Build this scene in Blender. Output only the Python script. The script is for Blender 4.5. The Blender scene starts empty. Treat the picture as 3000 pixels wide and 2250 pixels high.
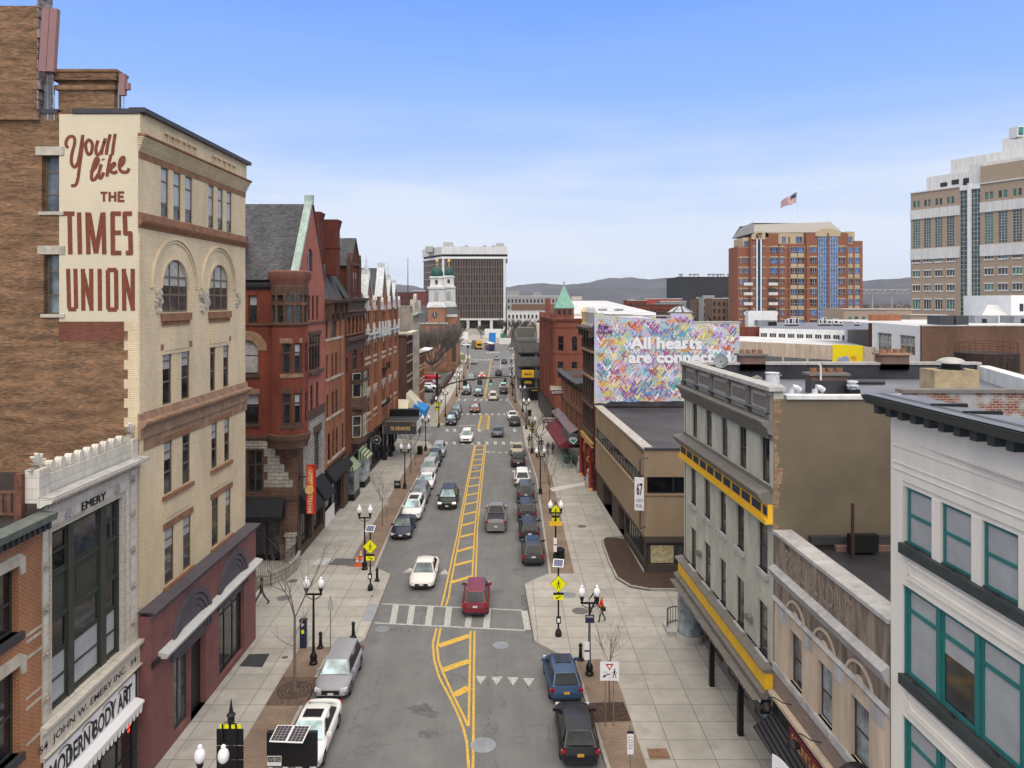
import bpy,math,random
from mathutils import Vector,Matrix
R=math.radians
random.seed(7)
C=bpy.context.scene.collection
# ---------------------------------------------------------------- camera
FP,CX,CY,HC=2200.0,1485.0,880.0,21.0
sc=bpy.context.scene
cam=bpy.data.objects.new('camera',bpy.data.cameras.new('camera'))
C.objects.link(cam);sc.camera=cam
cam.location=(0,0,HC);cam.rotation_euler=(R(90),0,0)
cam.data.sensor_width=36;cam.data.lens=FP/3000*36
cam.data.shift_x=(1500-CX)/3000;cam.data.shift_y=-(1125-CY)/3000
cam.data.clip_start=0.5;cam.data.clip_end=30000
# ---------------------------------------------------------------- world and sun
SUN_EL,SUN_AZ=42,177
w=bpy.data.worlds.new('World');sc.world=w;w.use_nodes=True
nt=w.node_tree;N=nt.nodes;N.clear()
def wn(t,**k):
    n=N.new(t)
    for a,b in k.items():setattr(n,a,b)
    return n
tc=wn('ShaderNodeTexCoord');sp=wn('ShaderNodeSeparateXYZ');nt.links.new(tc.outputs['Generated'],sp.inputs[0])
rp=wn('ShaderNodeValToRGB');nt.links.new(sp.outputs[2],rp.inputs[0])
cr=rp.color_ramp
def s2l(c):return tuple((v/255/12.92 if v/255<=.04045 else((v/255+.055)/1.055)**2.4)for v in c)
SKY=[(-.05,(214,222,236)),(0.0,(222,231,247)),(.06,(212,226,249)),(.15,(186,211,252)),(.26,(146,187,254)),(.37,(117,166,254)),(.47,(214,215,218)),(1,(250,240,226))]  # last two stops lie above the view, whitened to neutralise the light
while len(cr.elements)<len(SKY):cr.elements.new(.5)
for e,(p,c)in zip(cr.elements,SKY):
    e.position=max(0,p)if p>-.01 else 0;e.color=(*s2l(c),1)
cr.elements[0].position=0;cr.elements[1].position=.004
mp=wn('ShaderNodeMapping');mp.inputs['Scale'].default_value=(1.0,1.0,7);nt.links.new(tc.outputs['Generated'],mp.inputs[0])
nz=wn('ShaderNodeTexNoise');nz.inputs['Scale'].default_value=1.6;nz.inputs['Detail'].default_value=7;nz.inputs['Roughness'].default_value=.6
nt.links.new(mp.outputs[0],nz.inputs[0])
cl=wn('ShaderNodeValToRGB');nt.links.new(nz.outputs[0],cl.inputs[0])
cl.color_ramp.elements[0].position=.42;cl.color_ramp.elements[0].color=(0,0,0,1)
cl.color_ramp.elements[1].position=.64;cl.color_ramp.elements[1].color=(.6,.6,.6,1)
lo=wn('ShaderNodeMapRange');nt.links.new(sp.outputs[2],lo.inputs[0])
lo.inputs[1].default_value=.26;lo.inputs[2].default_value=.15;lo.inputs[3].default_value=.06;lo.inputs[4].default_value=1
mu=wn('ShaderNodeMath',operation='MULTIPLY');nt.links.new(cl.outputs[0],mu.inputs[0]);nt.links.new(lo.outputs[0],mu.inputs[1])
mx=wn('ShaderNodeMix',data_type='RGBA');nt.links.new(mu.outputs[0],mx.inputs[0]);nt.links.new(rp.outputs[0],mx.inputs[6])
mx.inputs[7].default_value=(*s2l((234,239,248)),1)
bg=wn('ShaderNodeBackground');nt.links.new(mx.outputs[2],bg.inputs[0]);bst=wn('ShaderNodeMapRange');nt.links.new(sp.outputs[2],bst.inputs[0]);bst.inputs[1].default_value=.42;bst.inputs[2].default_value=.75;bst.inputs[3].default_value=.72;bst.inputs[4].default_value=1.5;nt.links.new(bst.outputs[0],bg.inputs[1])  # unseen upper sky boosted as added fill light on the facades
sky=wn('ShaderNodeTexSky',sky_type='NISHITA',sun_disc=False)
sky.sun_elevation=R(SUN_EL);sky.sun_rotation=R(SUN_AZ);sky.air_density=1;sky.dust_density=2
bg2=wn('ShaderNodeBackground');nt.links.new(sky.outputs[0],bg2.inputs[0]);bg2.inputs[1].default_value=0.003
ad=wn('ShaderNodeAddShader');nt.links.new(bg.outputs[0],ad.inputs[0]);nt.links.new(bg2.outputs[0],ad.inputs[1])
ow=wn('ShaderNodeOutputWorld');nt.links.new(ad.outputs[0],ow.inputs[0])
sl=bpy.data.lights.new('sun','SUN');sl.energy=1.5;sl.angle=R(55);sl.color=(1,.91,.79)
so=bpy.data.objects.new('sun',sl);C.objects.link(so)
d=Vector((math.sin(R(SUN_AZ))*math.cos(R(SUN_EL)),math.cos(R(SUN_AZ))*math.cos(R(SUN_EL)),math.sin(R(SUN_EL))))
so.rotation_euler=d.to_track_quat('Z','Y').to_euler()
sc.view_settings.view_transform='Standard';sc.view_settings.look='None'
sc.view_settings.exposure=0.52;sc.view_settings.gamma=1
# ---------------------------------------------------------------- pixel to place
def at(px,py,Y):return Vector(((px-CX)*Y/FP,Y,HC-(py-CY)*Y/FP))
def gr(px,py,z=0.0):
    Y=FP*(HC-z)/(py-CY);return Vector(((px-CX)*Y/FP,Y,z))
# ---------------------------------------------------------------- materials
def _m(name):
    m=bpy.data.materials.new(name);m.use_nodes=True
    return m,m.node_tree,m.node_tree.nodes['Principled BSDF']
def lin(c):return(*c,1)if max(c)<=1 else(*s2l(c),1)
def mat(name,col,rough=.8,metal=0.0,var=.12,sc_=1.5,bump=0.0,coat=0.0,spec=.3,streak=False,emit=0.0,bs=40):
    m,t,b=_m(name);c=lin(col)
    b.inputs['Roughness'].default_value=rough;b.inputs['Metallic'].default_value=metal
    b.inputs['Specular IOR Level'].default_value=spec;b.inputs['Coat Weight'].default_value=coat
    b.inputs['Coat Roughness'].default_value=.04
    g=t.nodes.new('ShaderNodeNewGeometry')
    if var:
        n=t.nodes.new('ShaderNodeTexNoise');n.inputs['Scale'].default_value=sc_;n.inputs['Detail'].default_value=8;n.inputs['Roughness'].default_value=.65
        mpn=t.nodes.new('ShaderNodeMapping');mpn.inputs['Scale'].default_value=(1,1,.16 if streak else 1)
        t.links.new(g.outputs['Position'],mpn.inputs[0]);t.links.new(mpn.outputs[0],n.inputs[0])
        r=t.nodes.new('ShaderNodeMapRange');r.inputs[1].default_value=.25;r.inputs[2].default_value=.75
        r.inputs[3].default_value=1-var*1.6;r.inputs[4].default_value=1+var
        t.links.new(n.outputs[0],r.inputs[0])
        v=t.nodes.new('ShaderNodeVectorMath');v.operation='SCALE';v.inputs[0].default_value=c[:3]
        t.links.new(r.outputs[0],v.inputs['Scale']);t.links.new(v.outputs[0],b.inputs['Base Color'])
    else:b.inputs['Base Color'].default_value=c
    if bump:
        n2=t.nodes.new('ShaderNodeTexNoise');n2.inputs['Scale'].default_value=bs;n2.inputs['Detail'].default_value=4
        t.links.new(g.outputs['Position'],n2.inputs[0])
        bp=t.nodes.new('ShaderNodeBump');bp.inputs['Strength'].default_value=bump;bp.inputs['Distance'].default_value=.02
        t.links.new(n2.outputs[0],bp.inputs['Height']);t.links.new(bp.outputs[0],b.inputs['Normal'])
    if emit:b.inputs['Emission Color'].default_value=c;b.inputs['Emission Strength'].default_value=emit
    return m
def brick(name,c1,c2,mo,bw=.21,bh=.072,ms=.011,off=.5,var=.3,sc_=.35,rough=.88,stain=None,bumpd=.012,streak=.35,msm=.1):
    m,t,b=_m(name);b.inputs['Roughness'].default_value=rough;b.inputs['Specular IOR Level'].default_value=.2
    uv=t.nodes.new('ShaderNodeUVMap');br=t.nodes.new('ShaderNodeTexBrick');br.offset=off
    t.links.new(uv.outputs[0],br.inputs[0])
    br.inputs['Scale'].default_value=1;br.inputs['Brick Width'].default_value=bw;br.inputs['Row Height'].default_value=bh
    br.inputs['Mortar Size'].default_value=ms;br.inputs['Mortar Smooth'].default_value=msm
    br.inputs['Color1'].default_value=lin(c1);br.inputs['Color2'].default_value=lin(c2);br.inputs['Mortar'].default_value=lin(mo)
    g=t.nodes.new('ShaderNodeNewGeometry');n=t.nodes.new('ShaderNodeTexNoise');n.inputs['Scale'].default_value=sc_;n.inputs['Detail'].default_value=9
    n.inputs['Roughness'].default_value=.7
    mpn=t.nodes.new('ShaderNodeMapping');mpn.inputs['Scale'].default_value=(1,1,streak)
    t.links.new(g.outputs['Position'],mpn.inputs[0]);t.links.new(mpn.outputs[0],n.inputs[0])
    r=t.nodes.new('ShaderNodeMapRange');r.inputs[1].default_value=.3;r.inputs[2].default_value=.72;r.inputs[3].default_value=1-var*1.5;r.inputs[4].default_value=1+var
    t.links.new(n.outputs[0],r.inputs[0])
    v=t.nodes.new('ShaderNodeVectorMath');v.operation='SCALE';t.links.new(br.outputs[0],v.inputs[0]);t.links.new(r.outputs[0],v.inputs['Scale'])
    out=v.outputs[0]
    if stain:
        n3=t.nodes.new('ShaderNodeTexNoise');n3.inputs['Scale'].default_value=stain[3];n3.inputs['Detail'].default_value=6;n3.noise_dimensions='4D';n3.inputs['W'].default_value=3.1
        t.links.new(mpn.outputs[0],n3.inputs[0])
        r3=t.nodes.new('ShaderNodeMapRange');r3.inputs[1].default_value=stain[1];r3.inputs[2].default_value=stain[2];t.links.new(n3.outputs[0],r3.inputs[0])
        mm=t.nodes.new('ShaderNodeMix');mm.data_type='RGBA';t.links.new(r3.outputs[0],mm.inputs[0]);t.links.new(out,mm.inputs[6]);mm.inputs[7].default_value=lin(stain[0]);out=mm.outputs[2]
    t.links.new(out,b.inputs['Base Color'])
    bp=t.nodes.new('ShaderNodeBump');bp.invert=True;bp.inputs['Strength'].default_value=.6;bp.inputs['Distance'].default_value=bumpd
    t.links.new(br.outputs['Fac'],bp.inputs['Height']);t.links.new(bp.outputs[0],b.inputs['Normal'])
    return m
def glassm(name,col,rough=.06,spec=.8,wave=.25):
    m,t,b=_m(name);b.inputs['Base Color'].default_value=lin(col);b.inputs['Roughness'].default_value=rough
    b.inputs['Specular IOR Level'].default_value=spec
    g=t.nodes.new('ShaderNodeNewGeometry');n=t.nodes.new('ShaderNodeTexNoise');n.inputs['Scale'].default_value=1.3;n.inputs['Detail'].default_value=3
    t.links.new(g.outputs['Position'],n.inputs[0]);r=t.nodes.new('ShaderNodeMapRange');r.inputs[1].default_value=.35;r.inputs[2].default_value=.7;r.inputs[3].default_value=.45;r.inputs[4].default_value=1.7
    t.links.new(n.outputs[0],r.inputs[0]);v=t.nodes.new('ShaderNodeVectorMath');v.operation='SCALE';v.inputs[0].default_value=lin(col)[:3]
    oi=t.nodes.new('ShaderNodeObjectInfo');pw_=t.nodes.new('ShaderNodeMath');pw_.operation='MULTIPLY_ADD';t.links.new(oi.outputs['Random'],pw_.inputs[0]);pw_.inputs[1].default_value=2.6;pw_.inputs[2].default_value=.4
    mm_=t.nodes.new('ShaderNodeMath');mm_.operation='MULTIPLY';t.links.new(r.outputs[0],mm_.inputs[0]);t.links.new(pw_.outputs[0],mm_.inputs[1])
    t.links.new(mm_.outputs[0],v.inputs['Scale']);t.links.new(v.outputs[0],b.inputs['Base Color'])
    if wave:
        bp=t.nodes.new('ShaderNodeBump');bp.inputs['Strength'].default_value=wave;bp.inputs['Distance'].default_value=.02
        n2=t.nodes.new('ShaderNodeTexNoise');n2.inputs['Scale'].default_value=.9;t.links.new(g.outputs['Position'],n2.inputs[0])
        t.links.new(n2.outputs[0],bp.inputs['Height']);t.links.new(bp.outputs[0],b.inputs['Normal'])
    return m
# ---------------------------------------------------------------- frames and mesh builder
class Fr:
    """a wall plane: A = left end as seen from outside, B = right end"""
    def __init__(s,A,B,z=0.0):
        s.O=Vector((A[0],A[1],z));d=Vector((B[0]-A[0],B[1]-A[1],0));s.L=d.length;s.u=d.normalized()
        s.n=s.u.cross(Vector((0,0,1)))
    def P(s,u,v,w=0.0):return s.O+s.u*u+s.n*w+Vector((0,0,v))
    def uv(s,px,py,w=0.0):
        r=Vector(((px-CX)/FP,1,-(py-CY)/FP));o=Vector((0,0,HC));q=s.O+s.n*w
        t=(q-o).dot(s.n)/r.dot(s.n);h=o+r*t
        return(h-s.O).dot(s.u),h.z-s.O.z
    def U(s,px,w=0.0):return s.uv(px,CY,w)[0]
    def V(s,px,py,w=0.0):return s.uv(px,py,w)[1]
class Cyl(Fr):
    """round wall about a centre: u runs along the arc from angle a0, counter clockwise"""
    def __init__(s,c,r,a0,a1,z=0.0):s.c=Vector((c[0],c[1],z));s.r=r;s.a0=a0;s.L=r*(a1-a0)
    def P(s,u,v,w=0.0):
        a=s.a0+u/s.r;return s.c+Vector((math.cos(a)*(s.r+w),math.sin(a)*(s.r+w),v))
class World3:
    def P(s,x,y,z=0.0):return Vector((x,y,z))
W3=World3()
ORG={}
class MB:
    def __init__(s,F=None):s.F=F;s.v=[];s.f=[];s.uvs=[];s.m=[];s.cur=0;s.mt=None
    def T(s,p):
        if s.mt is not None:p=s.mt@Vector(p)
        return s.F.P(*p)if s.F else Vector(p)
    def poly(s,pts,mi=None):
        q=[s.T(p)for p in pts];i=len(s.v);s.v+=q;s.f.append(tuple(range(i,i+len(q))))
        n=Vector((0,0,0))
        for a in range(len(q)):
            c,e=q[a],q[(a+1)%len(q)];n+=Vector(((c.y-e.y)*(c.z+e.z),(c.z-e.z)*(c.x+e.x),(c.x-e.x)*(c.y+e.y)))
        if abs(n.z)>.7*n.length or n.length==0:s.uvs.append([(p.x,p.y)for p in q])
        else:
            t=Vector((-n.y,n.x,0));t.normalize();s.uvs.append([(p.dot(t),p.z)for p in q])
        s.m.append(s.cur if mi is None else mi);return s
    def box(s,a0,a1,b0,b1,c0,c1,mi=None,skip=''):
        if s.F is not None and s.F is not W3:flip=True
        else:flip=False
        if a0>a1:a0,a1=a1,a0
        if b0>b1:b0,b1=b1,b0
        if c0>c1:c0,c1=c1,c0
        P=lambda i,j,k:((a0,a1)[i],(b0,b1)[j],(c0,c1)[k])

        fs={'-c':[(0,0,0),(0,1,0),(1,1,0),(1,0,0)],'+c':[(0,0,1),(1,0,1),(1,1,1),(0,1,1)],
              '-b':[(0,0,0),(1,0,0),(1,0,1),(0,0,1)],'+b':[(0,1,0),(0,1,1),(1,1,1),(1,1,0)],
              '-a':[(0,0,0),(0,0,1),(0,1,1),(0,1,0)],'+a':[(1,0,0),(1,1,0),(1,1,1),(1,0,1)]}
        for k,q in fs.items():
            if k in skip:continue
            s.poly([P(*x)for x in q],mi)
        return s
    def prism(s,pts,w0,w1,mi=None,cap=True):
        """polygon in the first two axes (counter clockwise) extruded along the third"""
        n=len(pts)
        if cap:s.poly([(p[0],p[1],w1)for p in pts],mi);s.poly([(p[0],p[1],w0)for p in reversed(pts)],mi)
        for i in range(n):
            a,b=pts[i],pts[(i+1)%n];s.poly([(a[0],a[1],w0),(b[0],b[1],w0),(b[0],b[1],w1),(a[0],a[1],w1)],mi)
        return s
    def ribbon(s,pts,wd,w0,w1=None,mi=None):
        """flat stroke of width wd along 2-d points in the first two axes, at height w0 (thick to w1)"""
        L=[];Rr=[];n=len(pts)
        for i,p in enumerate(pts):
            a=pts[max(0,i-1)];b=pts[min(n-1,i+1)];dx,dy=b[0]-a[0],b[1]-a[1];l=math.hypot(dx,dy)or 1
            h=(wd[i]if isinstance(wd,(list,tuple))else wd)/2
            L.append((p[0]-dy/l*h,p[1]+dx/l*h));Rr.append((p[0]+dy/l*h,p[1]-dx/l*h))
        s.rk=getattr(s,'rk',0)+1;w0+=.0008*(s.rk%24)
        for i in range(n-1):
            z_=w0+i*.00004;s.poly([(*Rr[i],z_),(*Rr[i+1],z_),(*L[i+1],z_),(*L[i],z_)],mi)
        return s
    def tube(s,pts,rad,n=8,mi=None,cap=True):
        """tube along 3-d points with radius (or list of radii)"""
        q=[s.T(p)for p in pts];F0=s.F;m0=s.mt;s.F=None;s.mt=None;rings=[]
        for i,p in enumerate(q):
            a=q[max(0,i-1)];b=q[min(len(q)-1,i+1)];d=(b-a).normalized()if(b-a).length>1e-9 else Vector((0,0,1))
            x=d.cross(Vector((0,0,1))if abs(d.z)<.9 else Vector((1,0,0))).normalized();y=d.cross(x)
            r=rad[i]if isinstance(rad,(list,tuple))else rad
            rings.append([p+x*math.cos(2*math.pi*k/n)*r+y*math.sin(2*math.pi*k/n)*r for k in range(n)])
        for i in range(len(q)-1):
            for k in range(n):
                k2=(k+1)%n;s.poly([rings[i][k],rings[i+1][k],rings[i+1][k2],rings[i][k2]][::-1],mi)
        if cap:s.poly(rings[0][::1],mi);s.poly(rings[-1][::-1],mi)
        s.F=F0;s.mt=m0;return s
    def lathe(s,c,prof,n=16,mi=None,a0=0.0,a1=2*math.pi,ax=None):
        """profile [(r, z)] turned about the vertical through c"""
        full=abs(a1-a0-2*math.pi)<1e-6;c=Vector(c);K=n if full else n+1
        def pt(r,z,k):
            a=a0+(a1-a0)*k/n
            return(c.x+r*math.cos(a),c.y+r*math.sin(a),c.z+z)if ax is None else(c.x+r*math.cos(a),c.y+z,c.z+r*math.sin(a))
        for i in range(len(prof)-1):
            (r0,z0),(r1,z1)=prof[i],prof[i+1]
            for k in range(n):
                q=[pt(r0,z0,k),pt(r0,z0,k+1),pt(r1,z1,k+1),pt(r1,z1,k)]
                if r0<1e-5:q=[q[0],q[2],q[3]]
                elif r1<1e-5:q=q[:3]
                if ax is not None:q=q[::-1]
                s.poly(q,mi)
        return s
    def build(s,name,mats,parent=None,smooth=None,org=None,weld=False):
        if not isinstance(mats,(list,tuple)):mats=[mats]
        o_=ORG.get(parent.name,Vector((0,0,0)))if parent else(Vector(org)if org is not None else Vector((0,0,0)))
        me=bpy.data.meshes.new(name);me.from_pydata([v-o_ for v in s.v],[],s.f)
        ul=me.uv_layers.new(name='UVMap');k=0;flat=[c for u in s.uvs for p in u for c in p]
        ul.data.foreach_set('uv',flat)
        for m in mats:me.materials.append(m)
        me.polygons.foreach_set('material_index',s.m)
        if smooth is not None:
            import bmesh
            b=bmesh.new();b.from_mesh(me);bmesh.ops.remove_doubles(b,verts=b.verts,dist=.0005)
            b.to_mesh(me);b.free()
            me.polygons.foreach_set('use_smooth',[True]*len(me.polygons));me.set_sharp_from_angle(angle=R(smooth))
        me.update();o=bpy.data.objects.new(name,me);C.objects.link(o)
        if parent:o.parent=parent;ORG[o.name]=o_
        else:o.location=o_;ORG[o.name]=o_
        return o
def tag(o,label=None,cat=None,group=None,kind=None):
    if label:o['label']=label
    if cat:o['category']=cat
    if group:o['group']=group
    if kind:o['kind']=kind
    return o
def thing(name,label,cat,loc=(0,0,0),group=None,rz=0.0):
    o=bpy.data.objects.new(name,None);C.objects.link(o);o.empty_display_size=.2
    o.location=loc;o.rotation_euler=(0,0,rz);ORG[o.name]=Vector(loc)if rz==0 else Vector(loc)
    return tag(o,label,cat,group)
def proto(name,label,cat,group=None):
    o=thing(name,label,cat,(0,0,0),group);return o
KIDS={}
def dup(root,loc,rz=0.0,label=None,group=None,scale=1.0):
    def cp(o,par):
        c=o.copy();C.objects.link(c);c.parent=par
        for ch in o.children:cp(ch,c)
        return c
    r=cp(root,None);r.location=loc;r.rotation_euler=(0,0,rz);r.scale=(scale,)*3
    if label:r['label']=label
    if group:r['group']=group
    return r
def struct(o,kind='structure'):o['kind']=kind;return o
def text(F,s,u0,u1,v0,v1,w,m,parent=None,name='lettering',ext=.0,keep=False,sk=0.0,bold=0.0,org=None):
    """words fitted into a rectangle of a wall frame"""
    cu=bpy.data.curves.new('t','FONT');cu.body=s;cu.size=1;cu.extrude=0;cu.resolution_u=3;cu.offset=bold
    to=bpy.data.objects.new('t',cu);C.objects.link(to);bpy.context.view_layer.update()
    me=bpy.data.meshes.new_from_object(to.evaluated_get(bpy.context.evaluated_depsgraph_get()))
    bpy.data.objects.remove(to)
    xs=[v.co.x for v in me.vertices];ys=[v.co.y for v in me.vertices]
    if not xs:return None
    x0,x1,y0,y1=min(xs),max(xs),min(ys),max(ys);mb=MB(F)
    f=lambda p:(u0+(p.x-x0)/(x1-x0)*(u1-u0)+sk*(p.y-y0)/(y1-y0)*(v1-v0),v0+(p.y-y0)/(y1-y0)*(v1-v0),w+ext)
    for pl in me.polygons:mb.poly([f(me.vertices[i].co)for i in pl.vertices])
    if ext:
        ec={}
        for pl in me.polygons:
            for a,b in pl.edge_keys:ec[(a,b)]=ec.get((a,b),0)+1
        for(a,b),c in ec.items():
            if c==1:
                A=f(me.vertices[a].co);B=f(me.vertices[b].co)
                mb.poly([A,B,(B[0],B[1],w),(A[0],A[1],w)])
    bpy.data.meshes.remove(me)
    o=mb.build(name,m,parent,org=org);return o
def wall(mb,u0,u1,v0,v1,ops,depth=.22,w=0.0,mi=0,ri=None,cuts=()):
    """wall face with openings (u0, u1, v0, v1[, 'arch']); reveals go in by depth"""
    ri=mi if ri is None else ri
    us=sorted({u0,u1,*cuts,*[min(max(o[k],u0),u1)for o in ops for k in(0,1)]});vs=sorted({v0,v1,*[min(max(o[k],v0),v1)for o in ops for k in(2,3)]})
    inside=lambda a,b:any(o[0]<a<o[1]and o[2]<b<o[3]for o in ops)
    for j in range(len(vs)-1):
        run=None
        for i in range(len(us)-1):
            hole=inside((us[i]+us[i+1])/2,(vs[j]+vs[j+1])/2)
            if not hole and run is None:run=us[i]
            if run is not None and(hole or i==len(us)-2 or(cuts and us[i+1]in cuts)):
                e=us[i]if hole else us[i+1]
                if e>run:mb.poly([(run,vs[j],w),(e,vs[j],w),(e,vs[j+1],w),(run,vs[j+1],w)],mi)
                run=None
    for o in ops:
        a,b,c,d=o[:4];arch=len(o)>4;q=w-depth
        mb.poly([(a,c,w),(b,c,w),(b,c,q),(a,c,q)],ri)
        if not arch:
            mb.poly([(a,d,q),(b,d,q),(b,d,w),(a,d,w)],ri);t=d
        else:
            rise=min((b-a)/2,(d-c)*.9)*(o[4]if isinstance(o[4],float)else 1.0);t=d-rise;n=12 if b-a>1.5 else 8;cu_=(a+b)/2;hw=(b-a)/2
            A=[(cu_-hw*math.cos(math.pi*k/n),t+rise*math.sin(math.pi*k/n))for k in range(n+1)]
            h=n//2
            mb.poly([(a,d,w)]+[(*p,w)for p in A[:h+1]],mi);mb.poly([(b,d,w)]+[(*p,w)for p in A[h:]],mi)
            for k in range(n):mb.poly([(*A[k],q),(*A[k+1],q),(*A[k+1],w),(*A[k],w)],ri)
        mb.poly([(a,c,q),(a,t,q),(a,t,w),(a,c,w)],ri);mb.poly([(b,c,w),(b,t,w),(b,t,q),(b,c,q)],ri)
    return mb
def win(F,par,u0,u1,v0,v1,w=-.2,fm=None,gm=None,fw=.06,rails=(.5,),muls=(),blind=None,bm=None,name='window',arch=None,simple=False,fd=.05):
    """one window: frame bars (part) with its pane (sub-part)"""
    fm=fm or M['frame_dark'];gm=gm or M['glass'];fr=MB(F);mb=MB(F)
    dv=v1-v0;q=w-fd
    fr.box(u0,u0+fw,v0,v1,q,w);fr.box(u1-fw,u1,v0,v1,q,w);fr.box(u0+fw,u1-fw,v0,v0+fw,q,w-.003);fr.box(u0+fw,u1-fw,v1-fw,v1,q,w-.003)
    for r in rails:fr.box(u0+fw,u1-fw,v0+dv*r-fw/2,v0+dv*r+fw/2,q,w-.004)
    for r in muls:fr.box(u0+(u1-u0)*r-fw/2,u0+(u1-u0)*r+fw/2,v0+fw,v1-fw,q,w-.001)
    if arch:
        cu_,hw=(u0+u1)/2,(u1-u0)/2;t=v1-hw*arch
        A=[(cu_-hw*math.cos(math.pi*k/10),t+hw*arch*math.sin(math.pi*k/10))for k in range(11)]
        B=[(cu_-(hw-fw)*math.cos(math.pi*k/10),t+(hw*arch-fw)*math.sin(math.pi*k/10))for k in range(11)]
        for k in range(10):fr.poly([(*A[k],w),(*B[k],w),(*B[k+1],w),(*A[k+1],w)][::-1])
    g=w-fd*.7
    mats=[gm,bm or M['blind']]
    if blind:
        mb.poly([(u0,v0,g),(u1,v0,g),(u1,v1-dv*blind,g),(u0,v1-dv*blind,g)],0)
        mb.poly([(u0,v1-dv*blind,g),(u1,v1-dv*blind,g),(u1,v1,g),(u0,v1,g)],1)
    else:mb.poly([(u0,v0,g),(u1,v0,g),(u1,v1,g),(u0,v1,g)],0)
    if simple:
        k=len(fr.v);fr.v+=mb.v;fr.f+=[tuple(i+k for i in f)for f in mb.f];fr.uvs+=mb.uvs;fr.m+=[i+1 for i in mb.m]
        return fr.build(name,[fm]+mats,par)
    o=fr.build(name,fm,par);mb.build('pane',mats,o);return o
def bx(name,m,par,x0,x1,y0,y1,z0,z1,org=None):return MB(None).box(x0,x1,y0,y1,z0,z1).build(name,m,par,org=org)
M={}
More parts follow.
